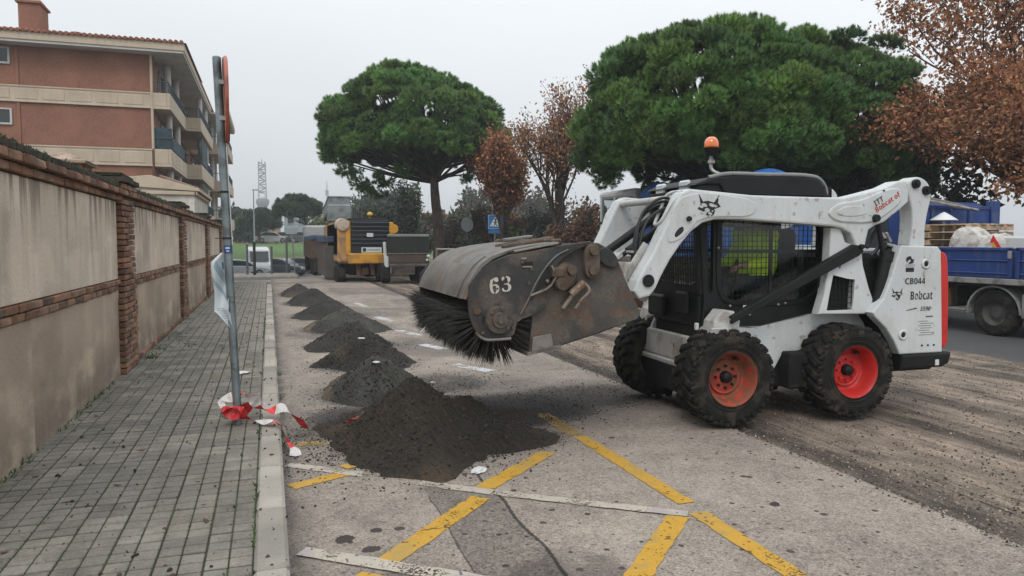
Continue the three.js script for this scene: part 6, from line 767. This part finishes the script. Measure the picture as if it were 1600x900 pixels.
function stonePine(name, label, base, h, crown, o) { // crown: [cx, cy, cz, rx, ry, rz]
  const { n = 90, tufts = 150, size = 0.24, col = [0.08, 0.18, 0.034], under = 0.35, trunkR = 0.22, s = 1, lean = [0, 0], lobe = 0.2, extra = [] } = o, T = thing(name, label, 'tree', base, o.group), r = rng(4000 + s * 77), [cx, cy, cz, rx, ry, rz] = crown;
  const lobes = [], top = [base[0] + lean[0], cy - ry * 0.25, base[2] + lean[1]];
  for (let i = 0; i < n; i++) { const y = 1 - (i + 0.5) / n * (1 + under), a = i * 2.39996 + r() * 0.3, q = Math.sqrt(Math.max(0, 1 - y * y)), k = 0.76 + 0.2 * r() + 0.18 * (fbm(Math.cos(a) * 1.7 + s * 5, Math.sin(a) * 1.7 + y * 1.5, 2, 33 + s) - 0.5) * 2; lobes.push([cx + Math.cos(a) * q * rx * k, cy + (y > 0 ? y * ry : y * ry * 0.7) * k, cz + Math.sin(a) * q * rz * k, (0.75 + r() * 0.5) * lobe * (rx + ry) / 2]); }
  for (let i = lobes.length - 1; i >= 0; i--) if (hash(i, s, 77) < 0.12) lobes.splice(i, 1); // gaps in the crown
  for (const e of extra) lobes.push(e);
  const ms = [], cs = [], up = V(0, 1, 0);
  for (const [x, y, z, R0] of lobes) { const tone = 0.55 + 0.9 * r(), warm = r();
    const out = V((x - cx) / rx, (y - cy) / ry + 0.35, (z - cz) / rz).normalize();
    for (let k = 0; k < tufts; k++) { const d = V(r() * 2 - 1, r() * 2 - 1, r() * 2 - 1).normalize(); if (d.dot(out) < -0.1) d.addScaledVector(out, 1.1).normalize(); const q = Math.pow(r(), 0.22) * R0, px = x + d.x * q * 1.1, py = y + d.y * q * 0.72, pz = z + d.z * q * 1.1, dir = d.clone().multiplyScalar(0.8).addScaledVector(up, 0.55).addScaledVector(V(r() - 0.5, r() - 0.5, r() - 0.5), 0.9).normalize();
      ms.push(M4(px, py, pz, new THREE.Quaternion().setFromUnitVectors(up, dir), size * (0.75 + r() * 0.55))); const f = tone * (0.7 + 0.6 * r()); cs.push(C(col[0] * f * (0.9 + 0.35 * warm), col[1] * f, col[2] * f * (1.15 - 0.3 * warm))); } }
  const t0 = [base[0], base[1] - 0.1, base[2]]; put(T, 'trunk', [limb([t0, [base[0] + lean[0] * 0.2 + 0.05, lerp(base[1], top[1], 0.35), base[2]], [base[0] + lean[0] * 0.7 - 0.04, lerp(base[1], top[1], 0.7), base[2]], top], trunkR * 1.2, trunkR * 0.75, 12)], bark);
  const br = []; lobes.forEach(([x, y, z], i) => { if (i % 2) return; const sy = lerp(base[1], top[1], 0.78 + 0.22 * ((i * 0.37) % 1)), sx = lerp(base[0], top[0], 0.9), m = [lerp(sx, x, 0.5), lerp(sy, y, 0.38), lerp(base[2], z, 0.5)]; br.push(limb([[sx, sy, lerp(base[2], top[2], 0.9)], m, [x, y, z]], trunkR * 0.3, 0.025, 6)); }); put(T, 'branches', br, barkDark);
  inst(T, 'crown', tuftG, needleM, ms, cs); return T;
}
const PG = 'stone pines of the park';
stonePine('pine_tree', 'tall umbrella shaped stone pine with a bare trunk standing behind the second loader', [7.5, 0, -33.7], 9, [6.5, 6.15, -34, 4.15, 3.1, 4.0], { n: 280, tufts: 95, size: 0.21, under: 0.34, trunkR: 0.23, s: 1, lean: [-0.15, 0], lobe: 0.135, group: PG, extra: [[3.6, 5.0, -34.2, 0.8], [4.2, 4.35, -34.1, 0.75], [4.7, 3.95, -34, 0.6], [5.2, 4.4, -34, 0.55], [3.1, 5.9, -34.4, 0.6], [9.3, 4.9, -33.4, 0.7], [8.6, 4.6, -33.2, 0.45], [9.9, 5.3, -33.2, 0.6], [6.0, 4.9, -33.6, 0.5]] });
stonePine('pine_tree', 'broad dense stone pine with a low round crown rising behind the loader cab', [12.4, 0, -18.6], 8, [12.1, 4.75, -18.4, 4.1, 3.0, 3.6], { n: 330, tufts: 125, size: 0.165, under: 0.62, trunkR: 0.3, s: 2, lobe: 0.125, group: PG });
stonePine('pine_tree', 'stone pine touching the broad one on its right with a slightly lower crown', [16.2, 0, -18.2], 7, [15.9, 4.55, -17.9, 1.75, 2.9, 2.4], { n: 150, tufts: 120, size: 0.165, under: 0.65, trunkR: 0.22, s: 3, lobe: 0.16, group: PG, col: [0.068, 0.15, 0.034] });
stonePine('pine_tree', 'darker pine half hidden behind the rust coloured leaves at the right', [19.8, 0, -20.5], 7, [19.2, 4.3, -20, 1.9, 2.6, 1.9], { n: 50, tufts: 150, size: 0.25, under: 0.8, trunkR: 0.22, s: 4, lobe: 0.24, group: PG, col: [0.042, 0.095, 0.034] });
stonePine('pine_tree', 'distant small stone pine left of the communications tower foot', [-1.2, 1.2, -100.8], 6, [-1.2, 3.9, -100.8, 2.4, 1.5, 2.2], { n: 34, tufts: 60, size: 0.5, under: 0.4, trunkR: 0.2, s: 5, lobe: 0.26, group: 'distant stone pines on the grass bank', col: [0.035, 0.07, 0.032] });
stonePine('pine_tree', 'distant round stone pine right of the communications tower', [4.0, -0.6, -84], 6, [3.0, 4.7, -83.7, 2.5, 1.45, 2.2], { n: 44, tufts: 70, size: 0.42, under: 0.35, trunkR: 0.22, s: 6, lobe: 0.24, group: 'distant stone pines on the grass bank', col: [0.035, 0.075, 0.032] });
// broadleaf trees: limbs that fork, leaves along the twigs
const oakLeaf = (() => { const P = [], q = (...v) => P.push(...v); q(0, 0, 0, 0.32, 0.5, 0.08, 0, 1, -0.12, 0, 0, 0, 0, 1, -0.12, -0.32, 0.5, 0.08); const g = new THREE.BufferGeometry(); g.setAttribute('position', new THREE.Float32BufferAttribute(P, 3)); g.setAttribute('uv', new THREE.Float32BufferAttribute(new Float32Array(12), 2)); g.computeVertexNormals(); return g; })();
const leafM = new THREE.MeshPhysicalMaterial({ color: C(1, 1, 1), roughness: 0.8, transmission: 0.3, thickness: 0 });
function broadleaf(name, label, base, h, o) {
  const { s = 1, spread = 0.55, levels = 4, trunkR = 0.18, leaf = 0.16, per = 26, cols = [[0.3, 0.135, 0.058], [0.37, 0.185, 0.075], [0.2, 0.095, 0.045]], keep = () => 1, clump = 0.35, stems = 1, group, up = 0.35, first = 0.34, low = 0.45 } = o, T = thing(name, label, 'tree', base, group), r = rng(8000 + s * 31), br = [], tr = [], ms = [], cs = [];
  function grow(p, d, len, rad, lv) {
    const m = p.clone().addScaledVector(d, len * 0.5).add(V(r() - 0.5, r() - 0.3, r() - 0.5).multiplyScalar(len * 0.14)), e = p.clone().addScaledVector(d, len).add(V(r() - 0.5, r() - 0.5, r() - 0.5).multiplyScalar(len * 0.1));
    (lv === 0 ? tr : br).push(limb([p.toArray(), m.toArray(), e.toArray()], rad, Math.max(0.006, rad * 0.6), lv < 2 ? 9 : 5));
    if (lv >= levels - 2) { const n = per * keep(e), tone = 0.55 + 0.8 * r(); for (let i = 0; i < n; i++) { const t = 0.2 + r() * 0.9, q = p.clone().lerp(e, t).add(V(r() - 0.5, r() - 0.5, r() - 0.5).multiplyScalar(clump * 2)); const c = cols[Math.floor(r() * cols.length)], f = tone * (0.65 + 0.7 * r()); ms.push(M4(q.x, q.y, q.z, new THREE.Quaternion().setFromEuler(new THREE.Euler(r() * 6.3, r() * 6.3, r() * 6.3)), leaf * (0.6 + r() * 0.7))); cs.push(C(c[0] * f, c[1] * f, c[2] * f)); } }
    if (lv < levels) { const k = lv === 0 ? 6 : lv < 3 ? 4 : 3, a0 = r() * 6.28; for (let i = 0; i < k; i++) { const a = a0 + i * 6.283 / k + r() * 0.5, o2 = V(Math.cos(a), 0, Math.sin(a)), t = lv === 0 ? low + (1 - low) * (i + 0.5) / k : 0.35 + 0.65 * (i + 1) / k, dd = d.clone().multiplyScalar(1 - spread).addScaledVector(o2, spread * (0.75 + 0.5 * r())).add(V(0, up * (0.4 + r() * 0.6), 0)).normalize(); grow(p.clone().lerp(e, t), dd, len * (0.58 + 0.22 * r()), rad * (0.42 + 0.14 * r()), lv + 1); } }
  }
  for (let k = 0; k < stems; k++) { const a = k * 2.3 + 0.5, d = stems > 1 ? V(Math.cos(a) * 0.2, 1, Math.sin(a) * 0.2).normalize() : V(0.02, 1, 0.03); grow(V(base[0], base[1] - 0.05, base[2]), d, h * first * (1 - k * 0.12), trunkR * (1 - k * 0.3), 0); }
  put(T, 'trunk', tr, barkDark); put(T, 'branches', br, barkDark); inst(T, 'crown', oakLeaf, leafM, ms, cs); return T;
}
broadleaf('autumn_tree', 'slender half bare tree with sparse rusty leaves between the two big pines', [10.6, 0, -26.5], 6.1, { s: 3, spread: 0.36, levels: 4, trunkR: 0.2, leaf: 0.13, per: 15, first: 0.5, up: 0.52, clump: 0.24 });
broadleaf('autumn_tree', 'dense russet crowned tree overlapping the right edge of the umbrella pine', [9.6, 0, -30.5], 5.0, { s: 5, spread: 0.3, levels: 4, trunkR: 0.12, leaf: 0.17, per: 26, first: 0.45, up: 0.6, clump: 0.32, cols: [[0.32, 0.135, 0.06], [0.38, 0.165, 0.065], [0.23, 0.095, 0.045]], keep: (e) => (e.y > 3.4 ? 1 : 0.1) });
broadleaf('autumn_tree', 'low spreading rust coloured tree just above the flatbed truck at the right edge', [18.5, 0, -12.9], 9.6, { s: 9, spread: 0.58, levels: 5, trunkR: 0.24, leaf: 0.125, per: 36, first: 0.36, up: 0.2, low: 0.1, clump: 0.3, cols: [[0.33, 0.125, 0.05], [0.4, 0.165, 0.06], [0.23, 0.085, 0.035], [0.34, 0.17, 0.07]] });
broadleaf('autumn_tree', 'tall open rust orange tree reaching the top right corner of the picture', [21.6, 0, -14.6], 13, { s: 14, spread: 0.44, levels: 5, trunkR: 0.26, leaf: 0.15, per: 22, first: 0.42, up: 0.34, low: 0.3, cols: [[0.33, 0.125, 0.05], [0.4, 0.165, 0.06], [0.23, 0.085, 0.035], [0.34, 0.17, 0.07]] });
broadleaf('pale_green_tree', 'pale yellowish green small tree left of the milling machine', [4.9, -1.4, -73.5], 6.2, { s: 12, spread: 0.35, levels: 4, trunkR: 0.1, leaf: 0.3, per: 14, up: 0.6, cols: [[0.13, 0.17, 0.05], [0.16, 0.2, 0.06], [0.1, 0.14, 0.04]] });
// shrubs along the park
function shrub(name, label, x, y, z, sx, sy, sz, n, cols, leaf, s, group) { const T = thing(name, label, 'shrub', [x, y, z], group), r = rng(9000 + s), st = [], ms = [], cs = [], L0 = []; for (let i = 0; i < 12; i++) L0.push([(r() - 0.5) * 1.5, 0.25 + r() * 0.7, (r() - 0.5) * 1.5, 0.22 + r() * 0.25, 0.55 + 0.8 * r()]); for (let i = 0; i < 9; i++) st.push(limb([[x + (r() - 0.5) * 0.3, y - 0.05, z], [x + (r() - 0.5) * sx * 0.6, y + sy * 0.45, z + (r() - 0.5) * sz * 0.5], [x + (r() - 0.5) * sx * 1.5, y + sy * (0.7 + r() * 0.35), z + (r() - 0.5) * sz]], 0.03, 0.008, 5)); for (let i = 0; i < n; i++) { const l = L0[Math.floor(r() * 12)], d = V(r() - 0.5, r() - 0.5, r() - 0.5).normalize(), q = Math.pow(r(), 0.4) * l[3], c = cols[Math.floor(r() * cols.length)], f = l[4] * (0.6 + 0.8 * r()); const py = y + (l[1] + d.y * q) * sy; if (py < y) continue; ms.push(M4(x + (l[0] * 0.6 + d.x * q) * sx, py, z + (l[2] * 0.6 + d.z * q) * sz, new THREE.Quaternion().setFromEuler(new THREE.Euler(r() * 6, r() * 6, r() * 6)), leaf * (0.6 + r() * 0.8))); cs.push(C(c[0] * f, c[1] * f, c[2] * f)); } put(T, 'stems', st, barkDark); inst(T, 'foliage', oakLeaf, leafM, ms, cs); return T; }
const gD = [[0.05, 0.068, 0.04], [0.07, 0.088, 0.048], [0.042, 0.056, 0.038]], gB = [[0.09, 0.06, 0.04], [0.12, 0.06, 0.035], [0.06, 0.05, 0.035]], gR = [[0.17, 0.085, 0.045], [0.12, 0.065, 0.04], [0.2, 0.1, 0.055]], gG = [[0.08, 0.12, 0.035], [0.06, 0.1, 0.03]], gGrey = [[0.07, 0.075, 0.068], [0.05, 0.055, 0.05]];
shrub('shrub', 'dark green shrub mass right behind the milling machine', 6.6, 0, -45, 2.2, 3.3, 2, 5200, gD, 0.24, 1); shrub('shrub', 'dark pointed evergreen between the milling machine and the pine trunk', 8.2, 0, -45, 1.3, 4.1, 1.3, 4200, gD, 0.22, 2); shrub('shrub', 'low dark shrub to the right of the pine trunk', 10.6, 0, -44, 2.4, 2.6, 2, 4200, gD, 0.24, 3);
shrub('shrub', 'brown leafless bush behind the round sign', 9.6, 0, -36.5, 1.5, 2.3, 1.5, 4200, gB, 0.17, 4); shrub('shrub', 'rust brown bush left of the blue crossing sign', 9.7, 0, -33.6, 0.9, 2.7, 1.2, 3800, gB, 0.16, 5); shrub('shrub', 'reddish shrub right of the blue crossing sign', 11.4, 0, -33, 1.4, 2.6, 1.4, 4200, gR, 0.17, 6); shrub('shrub', 'small bright green shrub low beside the crossing sign post', 10.3, 0.1, -30.5, 0.7, 1.75, 0.7, 2200, gG, 0.15, 7);
shrub('shrub', 'grey green bush left of the slender autumn tree trunk', 11, 0, -29, 1.1, 2.7, 1.1, 3600, gGrey, 0.16, 8); shrub('shrub', 'red brown shrub just left of the slender trunk', 10.2, 0.1, -25.6, 0.8, 1.7, 0.8, 3000, gR, 0.14, 9); shrub('shrub', 'red brown shrub just right of the slender trunk', 11.3, 0.1, -25.6, 0.9, 2.3, 0.9, 3600, gR, 0.14, 10);
shrub('shrub', 'low dark bush at the foot of the umbrella pine', 8.2, 0, -31.5, 1.1, 1.5, 1, 2600, gD, 0.15, 11); shrub('shrub', 'dark undergrowth behind the truck cab at the right', 17.5, 0, -16, 3.0, 3.2, 2, 8000, gD, 0.2, 12); shrub('shrub', 'dark bush at the right picture edge behind the timber', 17.3, 0, -11.6, 2.0, 3.6, 1.4, 7000, gGrey.concat(gD), 0.16, 13); shrub('shrub', 'dark hedge seen between the loader arms and the pines', 13.5, 0, -21.5, 4.5, 2.2, 1.5, 8000, gD, 0.2, 14); shrub('shrub', 'mixed autumn hedge closing the park behind the slender tree', 15, 0, -33, 5, 2.8, 2, 8000, gB.concat(gR, gD), 0.22, 15); shrub('shrub', 'far dark tree line shrub between bank and park', 14, 0, -52, 7, 3.6, 3, 8000, gD.concat(gB), 0.34, 16);
{ // fallen leaves and park grass
  const r = rng(611), ms = [], cs = []; for (let i = 0; i < 9000; i++) { const x = 14.5 + r() * 10, z = -30 + r() * 24, g = r(); ms.push(M4(x, 0.1, z, new THREE.Quaternion().setFromEuler(new THREE.Euler((r() - 0.5) * 1.4, r() * 6, (r() - 0.5) * 1.4)), 0.06 + r() * 0.12)); cs.push(g > 0.5 ? C(0.05, 0.08, 0.025) : C(0.15, 0.06, 0.03)); }
  const o = inst(scene, 'park_grass', leafG, leafMat(), ms, cs); o.userData.label = 'grass and fallen leaves on the park ground'; o.userData.category = 'grass';
}

// ---------- signs, rails, posts ----------
{
  const S = thing('crossing_sign', 'blue square pedestrian crossing sign on a grey post left of the slender tree', 'road sign', [9.36, 0, -30.7]), F = -18.25 * Math.PI / 180;
  put(S, 'post', [cyl([9.36, 0, -30.75], [9.36, 2.7, -30.75], 0.035), cyl([9.6, 0, -30.8], [9.6, 2.3, -30.8], 0.03)], steel); put(S, 'sign_face', [bx(0.66, 0.66, 0.02, 9.36, 2.36, -30.7, 0.008, F)], flat([0.015, 0.11, 0.32], 0.4));
  decal(S, 'pictogram', 0.62, 0.62, 9.354, 2.37, -30.683, textTex(128, 128, (x) => { x.fillStyle = '#2f6ea8'; x.fillRect(0, 0, 128, 128); x.strokeStyle = '#b9c8d2'; x.lineWidth = 3; x.strokeRect(4, 4, 120, 120); x.fillStyle = '#d9dfe0'; x.beginPath(); x.moveTo(64, 16); x.lineTo(112, 104); x.lineTo(16, 104); x.fill(); x.strokeStyle = '#1b2733'; x.lineWidth = 8; x.lineCap = 'round'; x.beginPath(); x.arc(66, 44, 5, 0, 7); x.stroke(); x.beginPath(); x.moveTo(65, 56); x.lineTo(63, 76); x.lineTo(52, 96); x.moveTo(63, 76); x.lineTo(76, 96); x.moveTo(65, 60); x.lineTo(50, 72); x.moveTo(65, 60); x.lineTo(78, 72); x.stroke(); x.lineWidth = 4; x.beginPath(); x.moveTo(30, 100); x.lineTo(38, 90); x.moveTo(92, 100); x.lineTo(88, 90); x.stroke(); }), { ry: F });
  put(S, 'under_plate', [bx(0.6, 0.16, 0.02, 9.36, 1.94, -30.7, 0.005, F)], flat([0.03, 0.13, 0.3], 0.4));
  const B = thing('round_sign', 'back of a round grey traffic sign on a post beside the umbrella pine', 'road sign', [8.7, 0, -33]); put(B, 'disc', [xf(N(new THREE.CylinderGeometry(0.33, 0.33, 0.02, 28)), 8.7, 2.3, -33, F, 0, 0).rotateX(0)], flat([0.25, 0.28, 0.29], 0.5)); B.children[0].geometry.dispose(); B.remove(B.children[0]); put(B, 'disc', [cyl([8.7 - 0.003, 2.3, -33.01], [8.7 + 0.003, 2.3, -32.99], 0.33, 0.33, 28)], flat([0.25, 0.28, 0.29], 0.5)); put(B, 'post', [cyl([8.7, 0, -33.03], [8.7, 2.6, -33.03], 0.035)], steel);
  const Rr = thing('rail_fence', 'thin pale rail along the park edge behind the sweeper', 'rail', [9, 0, -28]); const rl = []; put(Rr, 'rail', [cyl([6.6, 1.2, -30], [12.6, 1.2, -24.2], 0.035)], mat([0.4, 0.38, 0.34], {})); put(Rr, 'rail', [cyl([6.6, 0.7, -30], [12.6, 0.7, -24.2], 0.03)], mat([0.3, 0.28, 0.25], {})); for (let i = 0; i < 5; i++) put(Rr, 'post', [cyl([6.6 + i * 1.5, 0, -30 + i * 1.45], [6.6 + i * 1.5, 1.25, -30 + i * 1.45], 0.04)], mat([0.2, 0.18, 0.16], {}));
  const A = thing('cable_drum', 'white capped bollard standing in front of the crossing sign', 'bollard', [9.1, 0, -28.5]); put(A, 'post', [cyl([9.1, 0, -28.5], [9.1, 1.35, -28.5], 0.09, 0.08, 14)], steel); put(A, 'cap', [sph(0.11, 9.1, 1.4, -28.5, 12)], flat([0.6, 0.62, 0.62])); A.name = 'bollard';
}
// parked cars
function car(name, label, at, turn, c, kind, group) {
  const T = thing(name, label, kind === 'van' ? 'van' : 'car', at, group), w = 0.86, M = phys(mat(c, { size: 2, tone: 0.08, grain: 0.04, dirt: 0.2, bump: 0 }), { roughness: 0.3, clearcoat: 0.6 }), o = (p) => [p];
  const low = kind === 'van' ? [[-2.3, 0.35], [2.2, 0.35], [2.3, 0.6], [2.2, 1.05], [1.55, 1.2], [1.0, 2.15], [0.7, 2.3], [-2.25, 2.3], [-2.32, 0.9]] : [[-2.05, 0.32], [2.0, 0.32], [2.1, 0.5], [2.05, 0.72], [1.2, 0.88], [-1.9, 0.92], [-2.08, 0.8]], top = kind === 'van' ? null : [[-1.75, 0.88], [1.15, 0.86], [0.35, 1.38], [-0.9, 1.44], [-1.55, 1.2]];
  org.set(T, V(0, 0, 0)); put(T, 'body', [prof(round(low, 3), -w, w, 0.07)], M); if (top) { put(T, 'cabin', [prof(round(top, 3), -w + 0.1, w - 0.1, 0.06)], M); put(T, 'window', [prof([[-1.5, 0.92], [1.0, 0.9], [0.3, 1.32], [-0.85, 1.38], [-1.4, 1.18]], -w + 0.085, w - 0.085, 0.01)], darkGlass); put(T, 'windscreen', [bx(0.03, 0.6, 1.3, 0.75, 1.14, 0, 0.01, 0, 0, 0.98)], darkGlass); put(T, 'rear_window', [bx(0.03, 0.45, 1.3, -1.58, 1.12, 0, 0.01, 0, 0, -0.55)], darkGlass); } else { put(T, 'windscreen', [bx(0.04, 0.95, 1.45, 1.33, 1.68, 0, 0.01, 0, 0, 0.53)], darkGlass); put(T, 'window', [bb(0.3, 1.0, 1.3, 1.85, -w - 0.01, w + 0.01, 0.01)], darkGlass); put(T, 'rear_window', [bb(-2.34, -2.3, 1.35, 1.95, -0.6, 0.6, 0.005)], darkGlass); put(T, 'number_plate', [bb(2.26, 2.33, 0.5, 0.6, -0.25, 0.25, 0.004)], flat([0.5, 0.5, 0.5])); }
  for (const x of [-1.3, 1.3]) for (const z of [-w, w]) { const d = z > 0 ? -1 : 1, wl = put(T, 'wheel', [cyl([x, 0.32, z + d * -0.01], [x, 0.32, z + d * 0.2], 0.32, 0.32, 24)], rubber); put(wl, 'rim', [cyl([x, 0.32, z + d * -0.018], [x, 0.32, z], 0.2, 0.21, 18)], steel); }
  const f = kind === 'van' ? 2.24 : 2.05; for (const z of [-0.6, 0.6]) { put(T, 'headlight', [bx(0.06, 0.14, 0.3, f, 0.72, z, 0.02)], flat([0.6, 0.62, 0.62], 0.15)); put(T, 'tail_light', [bx(0.05, 0.16, 0.24, -f - 0.02, 0.75, z, 0.02)], flat([0.35, 0.02, 0.02], 0.2)); } put(T, 'bumper', [bx(0.08, 0.16, 1.5, f + 0.03, 0.46, 0, 0.03)], black);
  T.rotation.y = turn; return T;
}
car('parked_car', 'silver car parked at the end of the pavement left of the white van', [-2.2, -1.38, -64], 0.15, [0.42, 0.44, 0.45], 'car'); car('white_van', 'white van parked facing the camera in front of the grass bank', [-0.9, -1.38, -66], -Math.PI / 2 + 0.1, [0.62, 0.64, 0.66], 'van'); car('parked_car', 'dark blue grey car parked just right of the white van', [1.1, -1.38, -66], -0.5, [0.05, 0.065, 0.085], 'car'); car('parked_car', 'dark car parked nearest the grass bank right of the blue grey car', [2.6, -1.38, -69], 0.3, [0.035, 0.04, 0.046], 'car');
[[-6.5, -103.3, [0.5, 0.5, 0.5], 'far pale car on top of the bank at the building corner'], [0.4, -103.5, [0.6, 0.6, 0.6], 'far white car on top of the bank below the left pine'], [4.4, -103.4, [0.07, 0.08, 0.09], 'far dark car on top of the bank beneath the round pine'], [8.2, -103.6, [0.3, 0.33, 0.36], 'far grey car on top of the bank near the pale green tree'], [2.3, -103.9, [0.16, 0.17, 0.18], 'far grey brown car between the white and dark cars on the bank']].forEach(([x, z, c, l]) => car('distant_car', l, [x, 1.38, z], 0.05, c, 'car', 'cars parked along the top of the bank'));
// street end: low wall, bollards, small signs
{ const k = mat([0.2, 0.18, 0.16], { tone: 0.3, dirt: 0.5 }); struct('corner_pavement', [bb(-3.4, 1.2, -0.3, 0.04, -36.5, -33.2, 0.03)], stone[1]); struct('corner_kerb', [bb(-3.4, 0.05, -0.1, 0.13, -27.6, -27.3, 0.02)], stone[2]); struct('side_lane', [bb(-30, 0.04, -0.3, -0.02, -33, -27.6)], darkAsphalt); struct('lane_slope', [xf(bb(-30, 0.04, -0.1, 0, -14, 14), 0, -0.72, -46.6, 0, 0, 0).applyMatrix4(new THREE.Matrix4().makeTranslation(0, 0.72, 46.6)).applyMatrix4(new THREE.Matrix4().makeRotationX(-0.05)).applyMatrix4(new THREE.Matrix4().makeTranslation(0, -0.74, -46.6))], darkAsphalt);
  const pl = ['left grey post at the street corner', 'middle grey post at the street corner before the dark car', 'right grey post at the street corner']; [[-0.9, -33.6, 1.4], [0.1, -33.8, 1.3], [0.75, -34.6, 1.7]].forEach(([x, z, h], i) => { const p = thing('corner_post', pl[i], 'post', [x, 0.1, z]); put(p, 'post', [cyl([x, 0.1, z], [x, h, z], 0.05, 0.045, 12)], flat([0.09, 0.1, 0.11], 0.6)); put(p, 'cap', [sph(0.06, x, h, z, 10)], flat([0.2, 0.2, 0.21], 0.5)); });
  const s = thing('corner_sign', 'small pale sign on a thin post beside the dark parked car', 'road sign', [1.0, 0, -35]); put(s, 'post', [cyl([1.12, 0, -35], [0.98, 2.1, -35], 0.03)], steel); put(s, 'plate', [bx(0.5, 0.3, 0.03, 0.98, 2.0, -34.96, 0.01)], flat([0.3, 0.35, 0.37], 0.4));
  const t = thing('trailer_mast', 'dark vertical post standing in front of the white van', 'post', [-0.62, 0, -34.6]); put(t, 'post', [cyl([-0.62, 0, -34.6], [-0.62, 1.5, -34.6], 0.06)], chassisM); put(t, 'foot', [bx(0.3, 0.06, 0.3, -0.62, 0.15, -34.6, 0.01)], chassisM); t.name = 'street_post';
}
// far skyline: houses, tower, masts
{
  const house = (x, z, w, h, c, rc, label, s) => { const T = thing('distant_house', label, 'house', [x, 0.8, z]); put(T, 'wall', [bb(x - w / 2, x + w / 2, 0.8, 0.8 + h, z - 8, z)], mat(c, { size: 3, tone: 0.15 })); put(T, 'roof', [xf(prof([[-w / 2 - 0.3, 0], [w / 2 + 0.3, 0], [w * 0.2, 1.3], [-w * 0.2, 1.3]], -4.3, 4.3, 0.02), x, 0.8 + h, z - 4)], rc); const n = Math.max(2, Math.floor(w / 2.4)); for (let f = 0; f < Math.floor(h / 2.7); f++) for (let i = 0; i < n; i++) { const wx = x - w / 2 + (i + 0.5) * w / n, q = put(T, 'window', [bb(wx - 0.45, wx + 0.45, 1.7 + f * 2.7, 2.9 + f * 2.7, z - 0.02, z + 0.03)], darkGlass); put(q, 'sill', [bb(wx - 0.55, wx + 0.55, 1.6 + f * 2.7, 1.68 + f * 2.7, z, z + 0.12)], soffit); } };
  house(-5.5, -125, 5, 3.2, [0.35, 0.22, 0.15], tileM[0], 'far terracotta house at the left end behind the bank'); house(-1, -118, 5.5, 3.0, [0.42, 0.3, 0.22], tileM[1], 'far tan house behind the left distant pine'); house(4.2, -122, 3.4, 5.6, [0.3, 0.36, 0.4], flat([0.2, 0.22, 0.24]), 'far grey blue block between the two distant pines'); house(8.8, -120, 4.6, 3.2, [0.5, 0.36, 0.28], tileM[0], 'far peach house under the round distant pine'); house(13.4, -122, 4.4, 3.6, [0.5, 0.5, 0.5], tileM[2], 'far white house behind the pale green tree'); house(30, -140, 12, 5, [0.3, 0.28, 0.26], tileM[1], 'far low building hidden in haze behind the umbrella pine');
  shrub('tree_line', 'hazy far tree line at the top of the bank on the left', -4, 1, -112, 6, 4.2, 3, 3500, gD, 0.8, 21); shrub('tree_line', 'hazy far tree line behind the milling machine', 15, 0.5, -100, 9, 6.5, 4, 5000, gD, 0.8, 22); shrub('tree_line', 'hazy far tree line right of the pine trunk', 32, 0.5, -95, 12, 7, 4, 6000, gD.concat(gB), 0.8, 23);
  const T = thing('communications_tower', 'tall hazy communications tower with a ball shaped platform and lattice mast', 'tower', [-2.9, 0, -446]), tm = mat([0.24, 0.27, 0.29], { size: 8, tone: 0.1 }), x = -2.9, z = -446;
  put(T, 'shaft', [cyl([x, 0, z], [x, 26, z], 2.2, 1.8, 20)], tm); put(T, 'platform', [xf(lathe([[0, 20.2], [2, 20.5], [3.4, 23], [3.7, 24.2], [3.5, 25.6], [2.6, 26.2], [0, 26.3]], 32), x, 0, z)], mat([0.12, 0.14, 0.15], {})); put(T, 'dome', [sph(2.7, x, 27.2, z, 24)], flat([0.72, 0.74, 0.75], 0.4)); const l = []; for (const [a, b] of [[-1, -1], [1, -1], [1, 1], [-1, 1]]) l.push(cyl([x + a * 2.2, 27, z + b * 2.2], [x + a * 1.6, 47, z + b * 1.6], 0.3, 0.3, 5)); for (let i = 0; i < 9; i++) { const y = 28 + i * 2.1, s = i % 2 ? 1 : -1; for (const b of [-1, 1]) { l.push(cyl([x - 2 * s, y, z + b * 2], [x + 2 * s, y + 2.1, z + b * 2], 0.22, 0.22, 4)); l.push(cyl([x + b * 2, y, z - 2 * s], [x + b * 2, y + 2.1, z + 2 * s], 0.22, 0.22, 4)); } l.push(bx(4, 0.25, 4, x, y, z)); } l.push(cyl([x, 46, z], [x, 49, z], 0.35, 0.15, 6)); put(T, 'lattice_mast', l, tm);
  const m = thing('radio_mast', 'thin hazy radio mast above the pale green tree', 'mast', [31, 0, -420]); put(m, 'mast', [cyl([31, 0, -420], [31, 33, -420], 0.4, 0.25, 8)], tm); put(m, 'antenna', [cyl([31, 27, -420], [31, 30, -420], 0.9, 0.9, 10), cyl([31, 33, -420], [31, 35, -420], 0.15)], tm);
  const lp = thing('street_lamp', 'thin lamp post standing left of the tower shaft', 'street lamp', [-1.6, 0.5, -92]); put(lp, 'pole', [cyl([-1.6, 0.5, -92], [-1.6, 7.6, -92], 0.1, 0.06)], tm); put(lp, 'lamp_head', [bx(0.8, 0.12, 0.25, -1.35, 7.6, -92, 0.04)], tm);
}
camera.updateProjectionMatrix();
renderer.render(scene, camera);
